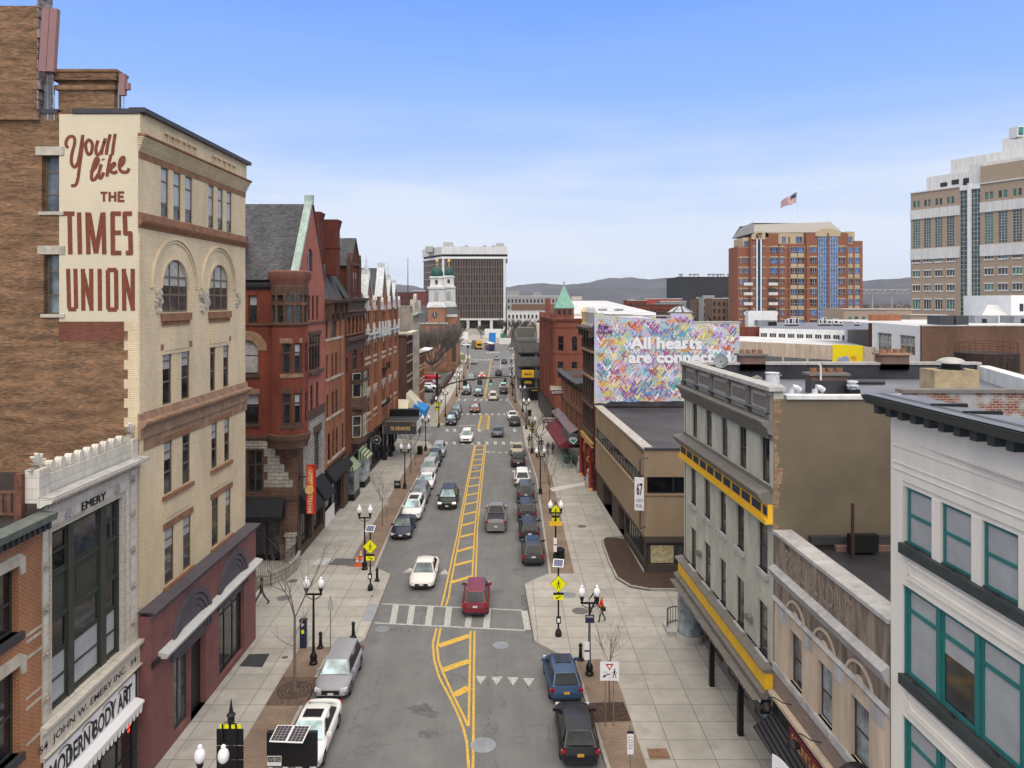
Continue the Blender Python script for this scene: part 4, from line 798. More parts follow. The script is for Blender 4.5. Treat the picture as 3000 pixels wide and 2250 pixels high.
o=so_[2];MB(FRS).box(o[0]-.1,o[1]+.1,o[3],o[3]+.45,0,.06).build('lintel',M['terra_l'],rb)
# ground floor, entrance and awning
mb=MB(FRS);ue0,ue1=us(c4(215,0)[0]),us(c4(465,0)[0]);wall(mb,0,FRS.L,0,zb3-.25,[(ue0-2,ue1+.05,.14,zS(c4(0,1120)[1]))],.8);mb.build('stone_wall',M['brownst'],rb)
win(FRS,rb,ue0-1.5,ue1,.14,3.9,w=-.7,fm=M['black'],rails=(.78,),muls=(.42,.7),fw=.12)
mb=MB(FRS);va_,vb_=zS(c4(0,1105)[1]),zS(c4(0,1110)[1]);ua,ub=us(c4(120,0)[0]),us(c4(515,0)[0])
for q in([(ua,5.35,.02),(ua,4.0,1.3),(ub,4.0,1.3),(ub,5.35,.02)],[(ua,4.0,1.3),(ua,3.65,1.3),(ub,3.65,1.3),(ub,4.0,1.3)],[(ub,5.35,.02),(ub,4.0,1.3),(ub,3.65,1.3),(ub,3.65,.02)]):mb.poly(q)
mb.build('awning',M['blackc'],rb)
MB(FRS).box(0,FRS.L-.9,zb4-.1,zb3-.3,0,.12).build('fascia',M['metal_dk'],rb)
# street front
zE=lambda f,x,y:FRE.V(*f(x,y))
g1=64.7-60.2;zap=29.3;zev=22.7
def qE(F,f,q):
    u0_,v1_=F.uv(*f(q[0],q[2]));return(u0_,F.U(f(q[1],0)[0]),F.V(*f(q[0],q[3])),v1_)
lan=[qE(FRE,c3,q)for q in((697,716,872,1078),(730,750,868,1074),(764,783,865,1068))];a=lan[1];lan=[(o[0],o[1],a[2],a[3],'arch')for o in lan]
bigl=(*qE(FRE,c3,(694,738,487,675)),'arch');mulw=qE(FRE,c3,(706,798,1200,1495));sm=[qE(FRE,c4,(716,740,82,315)),qE(FRE,c4,(762,785,58,292))];pw_=qE(FRE,c4,(750,800,470,800))
wl_=(*mulw[:2],mulw[2],mulw[3])
mb=MB(FRE);zst=zE(c4,705,345);wall(mb,0,FRE.L,zst,zev,lan+[wl_]+sm,.15)
# gable: triangle with the lancet cut round
u0_,u1_,v0_,v1_=bigl[:4];hu=lambda v:(g1*(v-zev)/(zap-zev),FRE.L-(FRE.L-g1)*(v-zev)/(zap-zev))
mb.poly([(0,zev,0),(FRE.L,zev,0),(hu(v0_)[1],v0_,0),(hu(v0_)[0],v0_,0)])
mb.poly([(hu(v0_)[0],v0_,0),(u0_,v0_,0),(u0_,v1_,0),(hu(v1_)[0],v1_,0)])if v0_>zev else None
mb.poly([(u1_,v0_,0),(hu(v0_)[1],v0_,0),(hu(v1_)[1],v1_,0),(u1_,v1_,0)])
wall(mb,u0_,u1_,v0_,v1_,[bigl],.14)
mb.poly([(hu(v1_)[0],v1_,0),(hu(v1_)[1],v1_,0),(g1,zap,0)])
mb.build('gable_wall',M['salmon'],rb)
for o in lan+sm:win(FRE,rb,*o[:4],w=-.08,fm=M['frame_brown'],rails=(.5,),simple=True)
win(FRE,rb,*bigl[:4],w=-.1,fm=M['frame_brown'],rails=(.6,),muls=(.33,.66),fw=.1);win(FRE,rb,*mulw,w=-.05,fm=M['brownp'],rails=(.72,),muls=(.25,.5,.75),fw=.16)
MB(FRE).box(mulw[0]-.15,mulw[1]+.15,mulw[2]-.3,mulw[2],0,.3).box(mulw[0]-.1,mulw[1]+.1,mulw[3],mulw[3]+.35,0,.1).build('surround',M['brownp'],rb)
band(FRE,rb,zb1-.1,zb1+.08,.1,M['brownp'],'band')
mb=MB(FRE);wall(mb,0,FRE.L,zS(c4(0,990)[1]),zst,[pw_],.3);mb.build('stone_wall',M['palestone'],rb);win(FRE,rb,*pw_,w=-.2,fm=M['brownp'],rails=(.6,),muls=(.5,),fw=.14)
MB(FRE).box(pw_[0]-.4,pw_[1]+.35,pw_[3],pw_[3]+.6,0,.05).box(0,FRE.L,zst-.25,zst+.6,0,.06).box(0,1.6,zS(c4(0,990)[1]),zst-.26,0,.045).build('brownstone_trim',M['brownp'],rb)
mb=MB(FRE);wall(mb,0,FRE.L,0,zS(c4(0,990)[1]),[(1.2,4.4,.6,4.2),(5.0,FRE.L-.5,.6,4.2)],.4);mb.build('shopfront_wall',M['brownp'],rb)
win(FRE,rb,1.2,4.4,.6,4.2,w=-.3,fm=M['black'],rails=(.2,),muls=(.5,));win(FRE,rb,5.0,FRE.L-.5,.6,4.2,w=-.3,fm=M['black'],rails=(.2,),muls=(.5,))
for k,(a,b)in enumerate(((.6,3.9),(4.6,7.9))):
    mb=MB(FRE);mb.poly([(a,5.4,.02),(a,3.7,1.25),(b,3.7,1.25),(b,5.4,.02)]);mb.poly([(a,5.4,.02),(a,3.7,.02),(a,3.7,1.25)]);mb.poly([(b,5.4,.02),(b,3.7,1.25),(b,3.7,.02)]);mb.build('awning',M['blackc'],rb)
# roof
mb=MB(None);Yr=64.7
mb.poly([(-34,60.0,zev-.05),(-16.95,60.0,zev-.05),(-16.95,Yr,zap),(-34,Yr,zap)]);mb.poly([(-16.95,69.2,zev-.05),(-34,69.2,zev-.05),(-34,Yr,zap),(-16.95,Yr,zap)])
mb.poly([(-23.6,58.6,24.0),(-21.2,58.6,24.0),(-21.2,61.5,26.3),(-23.6,61.5,26.3)]);mb.poly([(-21.2,58.6,24.0),(-21.2,58.6,23.6),(-21.2,61.2,24.0),(-21.2,61.5,26.3)])
mb.build('roof',M['slate'],rb)
mb=MB(None);th=.35
for(a,za),(b,zb_)in(((59.95,zev-.25),(Yr,zap+.1)),):
    q=[(a,za),(b,zb_),(b,zb_+.45),(a,za+.45)]
    for X in(-17.35,):mb.poly([(X,*p)for p in q]);mb.poly([(X+.62,*p)for p in q][::-1])
    mb.poly([(-17.35,a,za+.45),(-16.73,a,za+.45),(-16.73,b,zb_+.45),(-17.35,b,zb_+.45)]);mb.poly([(-17.35,a,za),(-16.73,a,za),(-16.73,a,za+.45),(-17.35,a,za+.45)])
mb.box(-17.4,-16.68,Yr-.2,Yr+.25,zap-.1,zap+.75);mb.build('copper_coping',M['copper_p'],rb)
mb=MB(None);q=[(Yr,zap+.1),(69.3,zev-.5),(69.3,zev-.1),(Yr,zap+.5)];mb.poly([(-16.7,*p)for p in q][::-1]);mb.poly([(-17.2,*p)for p in q]);mb.poly([(-17.2,Yr,zap+.5),(-16.7,Yr,zap+.5),(-16.7,69.3,zev-.1),(-17.2,69.3,zev-.1)]);mb.build('coping',M['brownp'],rb)
# oriel
CT=(-17.45,60.35);rT=1.45;CYT=Cyl(CT,rT,R(-185),R(80));zT=lambda f,y:zS(f(0,y)[1],58.6)
ang=lambda d:rT*(R(-74+d)-R(-185));cuts=[CYT.L*k/30 for k in range(1,30)]
tz=[zT(c3,770),zT(c3,862),zT(c3,925),zT(c3,952),zT(c3,1095),zT(c3,1112)]
b1=[(ang(d-11),ang(d+11))for d in(-92,-62,-31,0,31,62,92)]
mb=MB(CYT);wall(mb,0,CYT.L,tz[5],tz[0],[(a,b,tz[4],tz[3])for a,b in b1]+[(a,b,tz[2],tz[1])for a,b in b1],.2,cuts=cuts);mb.build('oriel_upper',M['brownst'],rb)
for a,b in b1[1:6]:win(CYT,rb,a,b,tz[4],tz[3],w=-.12,fm=M['frame_brown'],rails=(.5,),fw=.05);win(CYT,rb,a,b,tz[2],tz[1],w=-.12,fm=M['frame_brown'],rails=(),fw=.04)
mb=MB(CYT)
for a,b in b1:mb.box(a,b,tz[0]-.95,tz[0]-.3,0,.03)
mb.build('oriel_panels',M['brownp'],rb)
w1_=[(ang(a),ang(b),zT(c3,1512),zT(c3,1262))for a,b in((-24,5),(12,40),(55,80))];w2_=[(ang(a),ang(b),zT(c4,408),zT(c4,152))for a,b in((-24,5),(12,40),(55,80))]
mb=MB(CYT);wall(mb,0,CYT.L,zT(c4,500),tz[5],w1_+w2_,.2,cuts=cuts);mb.build('oriel_wall',M['brickred'],rb)
for i,o in enumerate(w1_+w2_):
    win(CYT,rb,*o,w=-.1,fm=M['brownp'],rails=(.68,),fw=.13,blind=.4 if i in(1,4)else None)
for g_ in(w1_,w2_):MB(CYT).box(ang(-30),ang(-2),g_[0][3],g_[0][3]+.4,0,.07).box(ang(-2.0),ang(40),g_[0][3],g_[0][3]+.4,0,.069).box(ang(-28),ang(8),g_[0][2]-.3,g_[0][2],0,.1).box(ang(8),ang(42),g_[0][2]-.3,g_[0][2],0,.1).build('surround',M['terra_l']if g_ is w1_ else M['brownp'],rb)
mb=MB(None);cc=(CT[0],CT[1],0)
def lring(prof,m,name):MB(None).lathe(cc,prof,32,a0=R(-190),a1=R(85)).build(name,m,rb,smooth=40)
zc=zT(c4,500);zq=zT(c4,700)
lring([(0.02,tz[0]+1.0),(rT+.16,tz[0]+.98),(rT+.24,tz[0]+.9),(rT+.22,tz[0]+.35),(rT+.1,tz[0]+.2),(rT+.03,tz[0]-.05)][::-1],mat('brown red stone',(.20,.085,.06),.8,var=.2,sc_=2),'oriel_parapet')
lring([(rT,tz[5]-.12),(rT+.12,tz[5]-.05),(rT+.14,tz[5]+.06),(rT,tz[5]+.1)],M['brownp'],'oriel_band')
lring([(.02,zq-.4),(.3,zq-.05),(.5,zq+.2),(.85,zq+.55),(1.12,zq+1.1),(1.26,zq+1.5),(1.28,zq+1.62),(1.36,zq+1.66),(1.42,zc-1.0),(rT+.02,zc-.6),(rT+.12,zc-.5),(rT+.2,zc-.1),(rT+.2,zc+.05),(rT,zc+.08)],M['brownst'],'oriel_corbel')
# corner ramp wall with railing and pale stone
rw=thing('ramp_wall','curved stone wall with black railing beside the basement ramp of the red corner building','wall',tuple(gr(750,1700)))
P_=[gr(x,y,.14)for x,y in((749,1722),(790,1716),(838,1694),(865,1668),(873,1650))]
mb=MB(None)
for a,b in zip(P_,P_[1:]):
    dd=(b-a).normalized();nn=Vector((dd.y,-dd.x,0))*.18
    for q in([a-nn,b-nn,b+nn,a+nn],):mb.prism([(p.x,p.y)for p in q][::-1]if False else[(p.x,p.y)for p in(a+nn,b+nn,b-nn,a-nn)],.14,1.0);mb.prism([(p.x,p.y)for p in(a+nn*1.3,b+nn*1.3,b-nn*1.3,a-nn*1.3)],1.0,1.14)
mb.build('wall',M['palestone'],rw)
mb=MB(None)
for a,b in zip(P_,P_[1:]):
    n_=max(3,int((b-a).length/.16))
    for k in range(n_):p=a.lerp(b,k/n_);mb.tube([(p.x,p.y,1.1),(p.x,p.y,2.05)],.014,4)
    mb.tube([(a.x,a.y,2.05),(b.x,b.y,2.05)],.03,6)
mb.build('railing',M['black'],rw)
MB(None).box(-17.6,-16.9,60.35-.6,60.15,0.14,2.2).box(-17.7,-16.8,59.65,60.25,2.2,2.4).build('end_pier',M['palestone'],rw)
# blade sign on the corner
bs_=thing('blade_sign','tall red and orange vertical blade sign reading SKINNY PANCAKE with a round brass medallion','sign',(-15.2,60.6,5))
ys=60.6;xl,xr=at(898.5,0,ys).x,at(925,0,ys).x;zt_,zb_=at(0,1361,ys).z,at(0,1505,ys).z
FBS=Fr((xl,ys-.12),(xr,ys-.12));Lb=FBS.L
MB(FBS).box(0,Lb,zb_,zt_,-.24,0).build('cabinet',M['red'],bs_)
MB(FBS).prism([(.06,zb_+.05),(Lb*.78,zb_+.05),(Lb*.78,zt_-.35),(Lb*.5,zt_-.08),(.06,zt_-.08)],0,.02).build('face',mat('orange sign face',(.62,.13,.03),.5,var=.05),bs_)
MB(FBS).prism([(Lb*.5,zb_+1.2),(Lb*.72,zb_+1.2),(Lb*.72,zt_-.7),(Lb*.62,zt_-.5),(Lb*.5,zt_-.7)],.02,.035).build('stripe',mat('amber',(.75,.35,.05),.5,var=0),bs_)
for s_,ya,yb in(('SKINNY',1374,1416),('PANCAKE',1449,1502)):
    za_,zb2_=at(0,ya,ys).z,at(0,yb,ys).z;n_=len(s_);st_=(za_-zb2_)/n_
    for k,c_ in enumerate(s_):text(FBS,c_,Lb*(.36 if c_=='I' else.27),Lb*(.5 if c_=='I' else.6),za_-(k+1)*st_+.05,za_-k*st_-.03,.045,M['signw'],bs_,bold=.02)
mz=at(0,1433,ys).z;c_=FBS.P(Lb*.4,mz,.1)
MB(None).lathe((c_.x,c_.y,c_.z),[(.0,-.14),(.34,-.14),(.36,-.05),(.30,-.05),(.3,-.03),(0,-.03)][::-1],24,ax=1).build('medallion',M['gold'],bs_)
MB(FBS).prism([(Lb*.4+.24*math.cos(a),mz+.24*math.sin(a))for a in[math.pi*2*k/20 for k in range(20)]],.13,.15).build('medallion_face',M['bronze'],bs_)
MB(FBS).prism([(Lb*.4-.16,mz),(Lb*.4-.05,mz+.1),(Lb*.4+.05,mz+.12),(Lb*.4+.18,mz+.03),(Lb*.4+.1,mz-.08),(Lb*.4,mz-.02),(Lb*.4-.08,mz-.08)],.15,.16).build('emblem',M['gold'],bs_)
mb=MB(None);mb.tube([(xl,ys,mz+1.0),(-16.75,ys,mz+1.0)],.045,6).tube([(-16.75,ys,mz+.7),(-16.75,ys,mz+1.3)],.07,6);mb.build('bracket',M['black'],bs_)
def chimney(name,label,x0,x1,y0,y1,z0,z1,m,flare=.16,fl=True,pots=0,cap=None):
    o=thing('chimney',label,'chimney',((x0+x1)/2,(y0+y1)/2,z0));mb=MB(None);mb.box(x0,x1,y0,y1,z0,z1-.9)
    if fl:
        for k in range(6):mb.box(x0-flare*k/5,x1+flare*k/5,y0-flare*k/5,y1+flare*k/5,z1-.9+k*.15,z1-.9+k*.15+.15)
        n_=max(2,int((x1-x0)/.33))
        for k in range(n_+1):xx=x0+(x1-x0)*k/n_;mb.box(xx-.05,xx+.05,y0-.08,y0,z0+.2,z1-.5)
        mb.box(x0-.08,x1+.08,y0-.1,y1+.08,(z0+z1)/2,(z0+z1)/2+.15)
    else:mb.box(x0,x1,y0,y1,z1-.9,z1)
    mb.build('stack',m,o)
    MB(None).box(x0-flare-.04,x1+flare+.04,y0-flare-.04,y1+flare+.04,z1,z1+.12).build('cap',cap or m,o)
    for k in range(pots):
        cx=x0+(x1-x0)*(k+.5)/pots;rr=(x1-x0)/pots*.4;MB(None).lathe((cx,(y0+y1)/2,z1+.12),[(rr,0),(rr*.95,.24),(rr*.7,.24),(rr*.7,.1)],12).build('chimney_pot',M['terra'],o,smooth=40)
    return o
chimney('c','slim ribbed red brick chimney rising just behind the copper coped gable',-18.3,-17.45,69.6,71.2,22.5,29.1,M['brickd'])
chimney('c','broad ribbed dark red chimney on the slate roof right of the gable',-18.4,-16.9,74.5,76.0,23.5,28.9,M['brickd'])
# ================================================================ orange brick row house next to it
r2=thing('brick_building','narrow orange brick building with bracketed brown cornice and steep slate roof','building',(-20,73,0))
FB2=Fr((-16.75,69.05),(-16.7,77.4));rows=[[(840,860,1035,1230),(885,930,1020,1215),(955,972,1020,1200)],[(845,862,1357,1555),(888,905,1345,1538),(918,935,1335,1518),(957,972,1320,1500)]]
ops=[]
def lvl(F,f,qs,arch=None,sub=None):
    r=[qE(F,f,q)for q in qs];a=sum(o[2]for o in r)/len(r);b=sum(o[3]for o in r)/len(r)
    return[((o[0],o[1],a,b,arch)if arch else(o[0],o[1],a,b))for o in r]
ops=[lvl(FB2,c3,rows[0],.3),lvl(FB2,c3,rows[1],.3),lvl(FB2,c4,[(848,866,160,350),(890,908,140,330),(920,940,115,300),(960,975,95,275)]),lvl(FB2,c4,[(858,880,480,705),(895,912,445,665),(922,942,420,640),(972,988,390,592)],.3)]
vS=FB2.V(*c4(860,745));mb=MB(FB2);vT2=20.7;wall(mb,0,FB2.L,vS,vT2,sum(ops,[]),.14)
for u_ in(1.9,6.2):mb.box(u_,u_+.3,vS,vT2,0,.1)
mb.build('wall',M['kenb'],r2)
for g_ in ops:
    for o in g_:win(FB2,r2,*o[:4],w=-.08,fm=M['frame_brown'],rails=(.5,),simple=True)
    MB(FB2).box(g_[0][0]-.2,g_[-1][1]+.2,g_[0][2]-.22,g_[0][2],0,.1).build('sill_course',M['limest'],r2)
band(FB2,r2,0,0,0,M['brownp'],'cornice',prof=[(vT2-.1,.05),(vT2+.1,.9),(vT2+.35,1.0),(vT2+.4,0)],u1=FB2.L-.9)
mb=MB(FB2)
for u_ in(.2,2.4,4.6,6.6):mb.prism([(0,0),(1,0)],0,0)if 0 else mb.box(u_,u_+.35,vT2-1.6,vT2-.05,0,.4).box(u_,u_+.35,vT2-.9,vT2+.02,.4,.75)
mb.box(.1,7,vT2-1.65,vT2-1.5,0,.12);mb.build('brackets',M['brownp'],r2)
mb=MB(None);mb.poly([(-34,69.2,21),(-16.9,69.2,21),(-17.6,73,24.5),(-17.6,77.5,24.5),(-34,77.5,24.5),(-34,73,24.5)][:3]+[(-34,73,24.5)]);mb.poly([(-16.8,69.2,20.9),(-16.8,77.5,20.9),(-19.5,77.5,27),(-19.5,69.2,27)]);mb.poly([(-19.5,69.2,27),(-19.5,77.5,27),(-34,77.5,27),(-34,69.2,27)]);mb.build('roof',M['slate'],r2)
MB(None).box(-34,-17.5,69.3,69.6,20,21.2).build('side_wall',M['kenb'],r2)
def shopfront(F,par,u0,u1,v1,n,m=None,gm=None,depth=.3,base=.55,w=0.0):
    m=m or M['black'];st_=(u1-u0)/n;ops=[(u0+st_*k+.15,u0+st_*(k+1)-.15,base,v1-.7)for k in range(n)]
    mb=MB(F);wall(mb,u0,u1,0,v1,ops,depth,w=w);mb.box(u0,u1,v1-.3,v1,w,w+.2);mb.build('shopfront',m,par)
    for o in ops:win(F,par,*o,w=w-.12,fm=M['frame_dark'],rails=(.8,),gm=gm,simple=True,name='shop_window')
def awning(F,u0,u1,v1,v0,d0,m,par,drop=.25,name='awning',w0=.03):
    mb=MB(F);mb.poly([(u0,v1,w0),(u0,v0,d0),(u1,v0,d0),(u1,v1,w0)]);mb.poly([(u0,v0,d0),(u0,v0-drop,d0),(u1,v0-drop,d0),(u1,v0,d0)])
    mb.poly([(u0,v1,w0),(u0,v0-drop,w0),(u0,v0-drop,d0),(u0,v0,d0)]);mb.poly([(u1,v1,w0),(u1,v0,d0),(u1,v0-drop,d0),(u1,v0-drop,w0)]);return mb.build(name,m,par)
shopfront(FB2,r2,0,FB2.L,vS,3);awning(FB2,.2,FB2.L-.3,vS,vS-1.0,.9,M['blackc'],r2)
MB(FB2).box(0,3.3,.14,1.5,.02,.12).build('white_panel',M['signw'],r2);MB(FB2).box(6.2,FB2.L,.14,vS-.2,.0,.35).build('stone_pier',M['brownp'],r2)
# ================================================================ dark terracotta fronted house with dormer
r3=thing('brick_building','dark terracotta fronted building with a pinnacled dormer and a brown oriel bay','building',(-20,82,0))
FC=Fr((-16.7,77.45),(-16.62,87.8));vc0=FC.V(*c3(1010,905));vS=FC.V(*c4(1060,610))
arc=[qE(FC,c3,(x,x+15,1060-4*k,1190-4*k))for k,x in enumerate((1012,1040,1066,1093,1120))];arc=[(FC.L*(k+.35)/5.4,FC.L*(k+1.05)/5.4,arc[2][2],arc[2][3]+.3,'arch')for k in range(5)]
a1_=qE(FC,c3,(1040,1090,1290,1480));big=(3.6,6.2,a1_[2]-.2,a1_[3],'arch')
mb=MB(FC);wall(mb,0,FC.L,vS,vc0,arc+[big,(.6,1.6,big[2],big[3]-1),(8.2,9.3,big[2],big[3]-1)],.18);mb.build('wall',brick('dark terracotta brick',(.24,.075,.04),(.18,.055,.03),(.13,.05,.03),var=.35),r3)
for o in arc:win(FC,r3,*o[:4],w=-.12,fm=M['frame_brown'],rails=(),simple=True)
win(FC,r3,*big[:4],w=-.1,fm=M['frame_tan'],rails=(.55,),muls=(.5,))
for u_ in(.6,8.2):win(FC,r3,u_,u_+1.05,big[2],big[3]-1,w=-.1,fm=M['frame_brown'],simple=True)
va_=arc[0][2]
band(FC,r3,0,0,0,M['brownp'],'cornice',prof=[(va_-1.8,.05),(va_-1.0,.1),(va_-.7,.45),(va_-.4,.5),(va_-.35,.05)]);band(FC,r3,0,0,0,M['brownp'],'cornice',prof=[(vc0-1.5,.05),(vc0-1.3,.25),(vc0-1.1,.1),(vc0-.3,.1),(vc0-.1,.5),(vc0+.15,.55),(vc0+.2,0)])
for k,o in enumerate(arc):arch_ring(FC,r3,(o[0]+o[1])/2,o[3]-(o[1]-o[0])/2,(o[1]-o[0])/2,(o[1]-o[0])/2+.22,0,.14,M['brownp'],n=8)
mb=MB(FC)
for k in range(6):u_=FC.L*(k+.35)/5.4-.3;mb.tube([(u_+.1,va_,.1),(u_+.1,arc[0][3]-.5,.1)],.1,6)
mb.box(0,FC.L,va_-.05,va_+.02,0,.2);mb.build('colonnettes',M['terra'],r3)
# dormer
mb=MB(FC);vg=vc0+.2
mb.box(2.6,7.4,vg,vg+3.6,-2,-.05);mb.prism([(2.4,vg+3.6),(7.6,vg+3.6),(5.0,vg+6.3)],-2,-.05);mb.box(3.0,3.4,vg,vg+3.8,-.05,.15).box(6.6,7.0,vg,vg+3.8,-.05,.15);mb.build('dormer',M['brickd'],r3)
mb=MB(FC)
for u_ in(2.3,3.2,6.8,7.7):mb.box(u_-.15,u_+.15,vg,vg+4.1,-.3,.1);mb.prism([(u_-.2,vg+4.1),(u_+.2,vg+4.1),(u_,vg+4.8)],-.3,.1)
mb.prism([(2.2,vg+3.5),(2.5,vg+3.5),(5.0,vg+6.3),(7.5,vg+3.5),(7.8,vg+3.5),(5.0,vg+6.8)],-2.1,.1)if False else None
mb.box(2.3,7.7,vg+3.5,vg+3.75,-.2,.14);mb.build('dormer_pinnacles',M['brownp'],r3)
for u_ in(3.7,5.2):win(FC,r3,u_,u_+1.1,vg+.5,vg+2.8,w=.0,fm=M['frame_brown'],simple=True)
mb=MB(FC);mb.poly([(2.2,vg+3.4,.12),(5,vg+6.55,.12),(5,vg+6.55,-4),(2.2,vg+3.4,-4)]);mb.poly([(7.8,vg+3.4,.12),(7.8,vg+3.4,-4),(5,vg+6.55,-4),(5,vg+6.55,.12)])
mb.poly([(-.2,vg,0),(FC.L,vg,0),(FC.L,vg+5,-3),(-.2,vg+5,-3)][::1]);mb.poly([(0,vg+5,-3),(FC.L,vg+5,-3),(FC.L,vg+5,-16),(0,vg+5,-16)]);mb.poly([(0,vg,0),(0,vg+5,-3),(0,vg+5,-16),(0,vg,-16)][::-1]);mb.build('roof',M['slate'],r3)
# oriel bay
vb0,vb1=5.6,FC.V(*c3(1090,1560));bay=[(2.9,0),(3.5,1.1),(6.1,1.1),(6.7,0)]
mb=MB(FC)
for(a,wa),(b,wb)in zip(bay,bay[1:]):
    mb.poly([(a,vb0,wa),(b,vb0,wb),(b,vb1,wb),(a,vb1,wa)])
mb.poly([(a,vb1,w_)for a,w_ in bay]);mb.build('bay_wall',M['brownst'],r3)
for v0_,v1_ in((6.3,8.6),(10.6,13.2)):
    fw_=Fr(FC.P(3.5,0,1.1)[:2],FC.P(6.1,0,1.1)[:2]);win(fw_,r3,.25,1.2,v0_,v1_,w=.06,fm=M['cream'],rails=(.55,));win(fw_,r3,1.4,2.35,v0_,v1_,w=.06,fm=M['cream'],rails=(.55,))
    fw_=Fr(FC.P(2.9,0,0)[:2],FC.P(3.5,0,1.1)[:2]);win(fw_,r3,.15,1.1,v0_,v1_,w=.06,fm=M['cream'],rails=(.55,))
mb=MB(FC)
for v in(vb1,9.3):mb.prism([(a,w_)for a,w_ in[]],0,0)if 0 else mb.box(2.8,6.8,v,v+.3,0,1.2)
mb.build('bay_cornice',M['brownp'],r3)
mb=MB(FC)
for k in range(14):u_=2.8+4*k/13;mb.box(u_-.02,u_+.02,vb1+.3,vb1+1.2,1.1,1.14)
mb.box(2.75,6.85,vb1+1.15,vb1+1.22,1.08,1.16).box(2.75,6.85,vb1+.3,vb1+.36,1.08,1.16);mb.build('balcony_railing',M['black'],r3)
shopfront(FC,r3,0,FC.L,vS,3);
M['stripe']=brick('striped green canvas',(.10,.17,.09),(.10,.17,.09),(.5,.5,.36),bw=.3,bh=8,ms=.07,off=0,var=.03,bumpd=0)
awning(FC,.6,3.4,vS-.4,vS-1.4,1.0,M['stripe'],r3,drop=.1);awning(FC,6.2,9.2,vS-.4,vS-1.4,1.2,M['stripe'],r3,drop=.1)
for a,b in((.6,3.4),(6.2,9.2)):
    mb=MB(FC);mb.box(a,b,.14,.8,0,.85);mb.build('stallriser',M['black'],r3);mb=MB(FC);mb.box(a+.05,b-.05,.8,vS-1.5,0,.8);mb.build('display_window',M['glass_l'],r3)
# ================================================================ hotel row
hk=thing('hotel','long orange brick hotel with white gables, white trim and many narrow windows','hotel',(-20,100,0))
FK=Fr((-16.62,87.85),(-16.4,112.1));LK=FK.L;vE=20.5
bays=[(0.0,3.4),(4.3,7.6),(10.2,14.2),(15.8,18.8),(20.2,23.4)]
piers=[(3.5,4.2),(7.7,10.1),(14.3,15.7),(18.9,20.1),(23.5,LK)]
flr=[(16.8+.8,19.6),(14.3,16.2),(10.6,13.1),(7.6,9.9)]
ops=[]
for i,(v0_,v1_)in enumerate(flr):
    for a,b in bays:
        m_=(a+b)/2
        for u0_,u1_ in((a+.45,m_-.25),(m_+.25,b-.45)):ops.append((u0_,u1_,v0_,v1_)+(('arch',)if i in(1,3)else()))
mb=MB(FK);wall(mb,0,LK,5.0,vE,ops,.15)
for a,b in piers:mb.box(a,b,5.0,vE+(1.0 if b-a>1 else.2),0,.2)
mb.poly([(0,5,0),(0,vE,0),(0,vE,-8),(0,5,-8)]);mb.build('wall',M['kenb'],hk)
for i,o in enumerate(ops):win(FK,hk,*o[:4],w=-.09,fm=M['frame_brown'],simple=True,blind=.4 if i%3==0 else None)
for i,o in enumerate(ops):
    if i%2==0 and len(o)>4:
        arch_ring(FK,hk,(o[0]+o[1])/2,o[3]-(o[1]-o[0])/2,(o[1]-o[0])/2,(o[1]-o[0])/2+.22,0,.06,M['limest'],n=8,name='window_hood');q=ops[i+1];arch_ring(FK,hk,(q[0]+q[1])/2,q[3]-(q[1]-q[0])/2,(q[1]-q[0])/2,(q[1]-q[0])/2+.22,0,.06,M['limest'],n=8,name='window_hood')
mb=MB(FK)
for i,(v0_,v1_)in enumerate(flr):
    for a,b in bays:mb.box(a,b,v0_-.3,v0_-.05,0,.1);mb.box(a,b,v1_+.25,v1_+.45,0,.06)
for a,b in bays:mb.box(a+.2,b-.2,19.75,20.3,0,.12)
for v in(6.6,10.0,13.5):mb.box(0,LK,v,v+.12,0,.05)
mb.build('stone_bands',M['limest'],hk)
M['whitem']=mat('weathered white metal',(.56,.58,.58),.5,var=.25,sc_=3)
for a,b in((.1,7.7),(10.0,14.4),(15.6,23.6)):
    band(FK,hk,0,0,0,M['whitem'],'cornice',prof=[(16.6,.1),(16.75,.3),(16.9,.45),(17.0,.45),(17.02,0)],u0=a,u1=b)if a!=10.0 else None
    mb=MB(FK)
    for u_ in(a,(a+b)/2,b):mb.box(u_-.12,u_+.12,16.3,17.4,0,.5);mb.prism([(u_-.14,17.4),(u_+.14,17.4),(u_,18.3)],.25,.5)
    mb.box(a,b,16.3,16.5,0,.15);mb.build('cornice_finials',M['whitem'],hk)
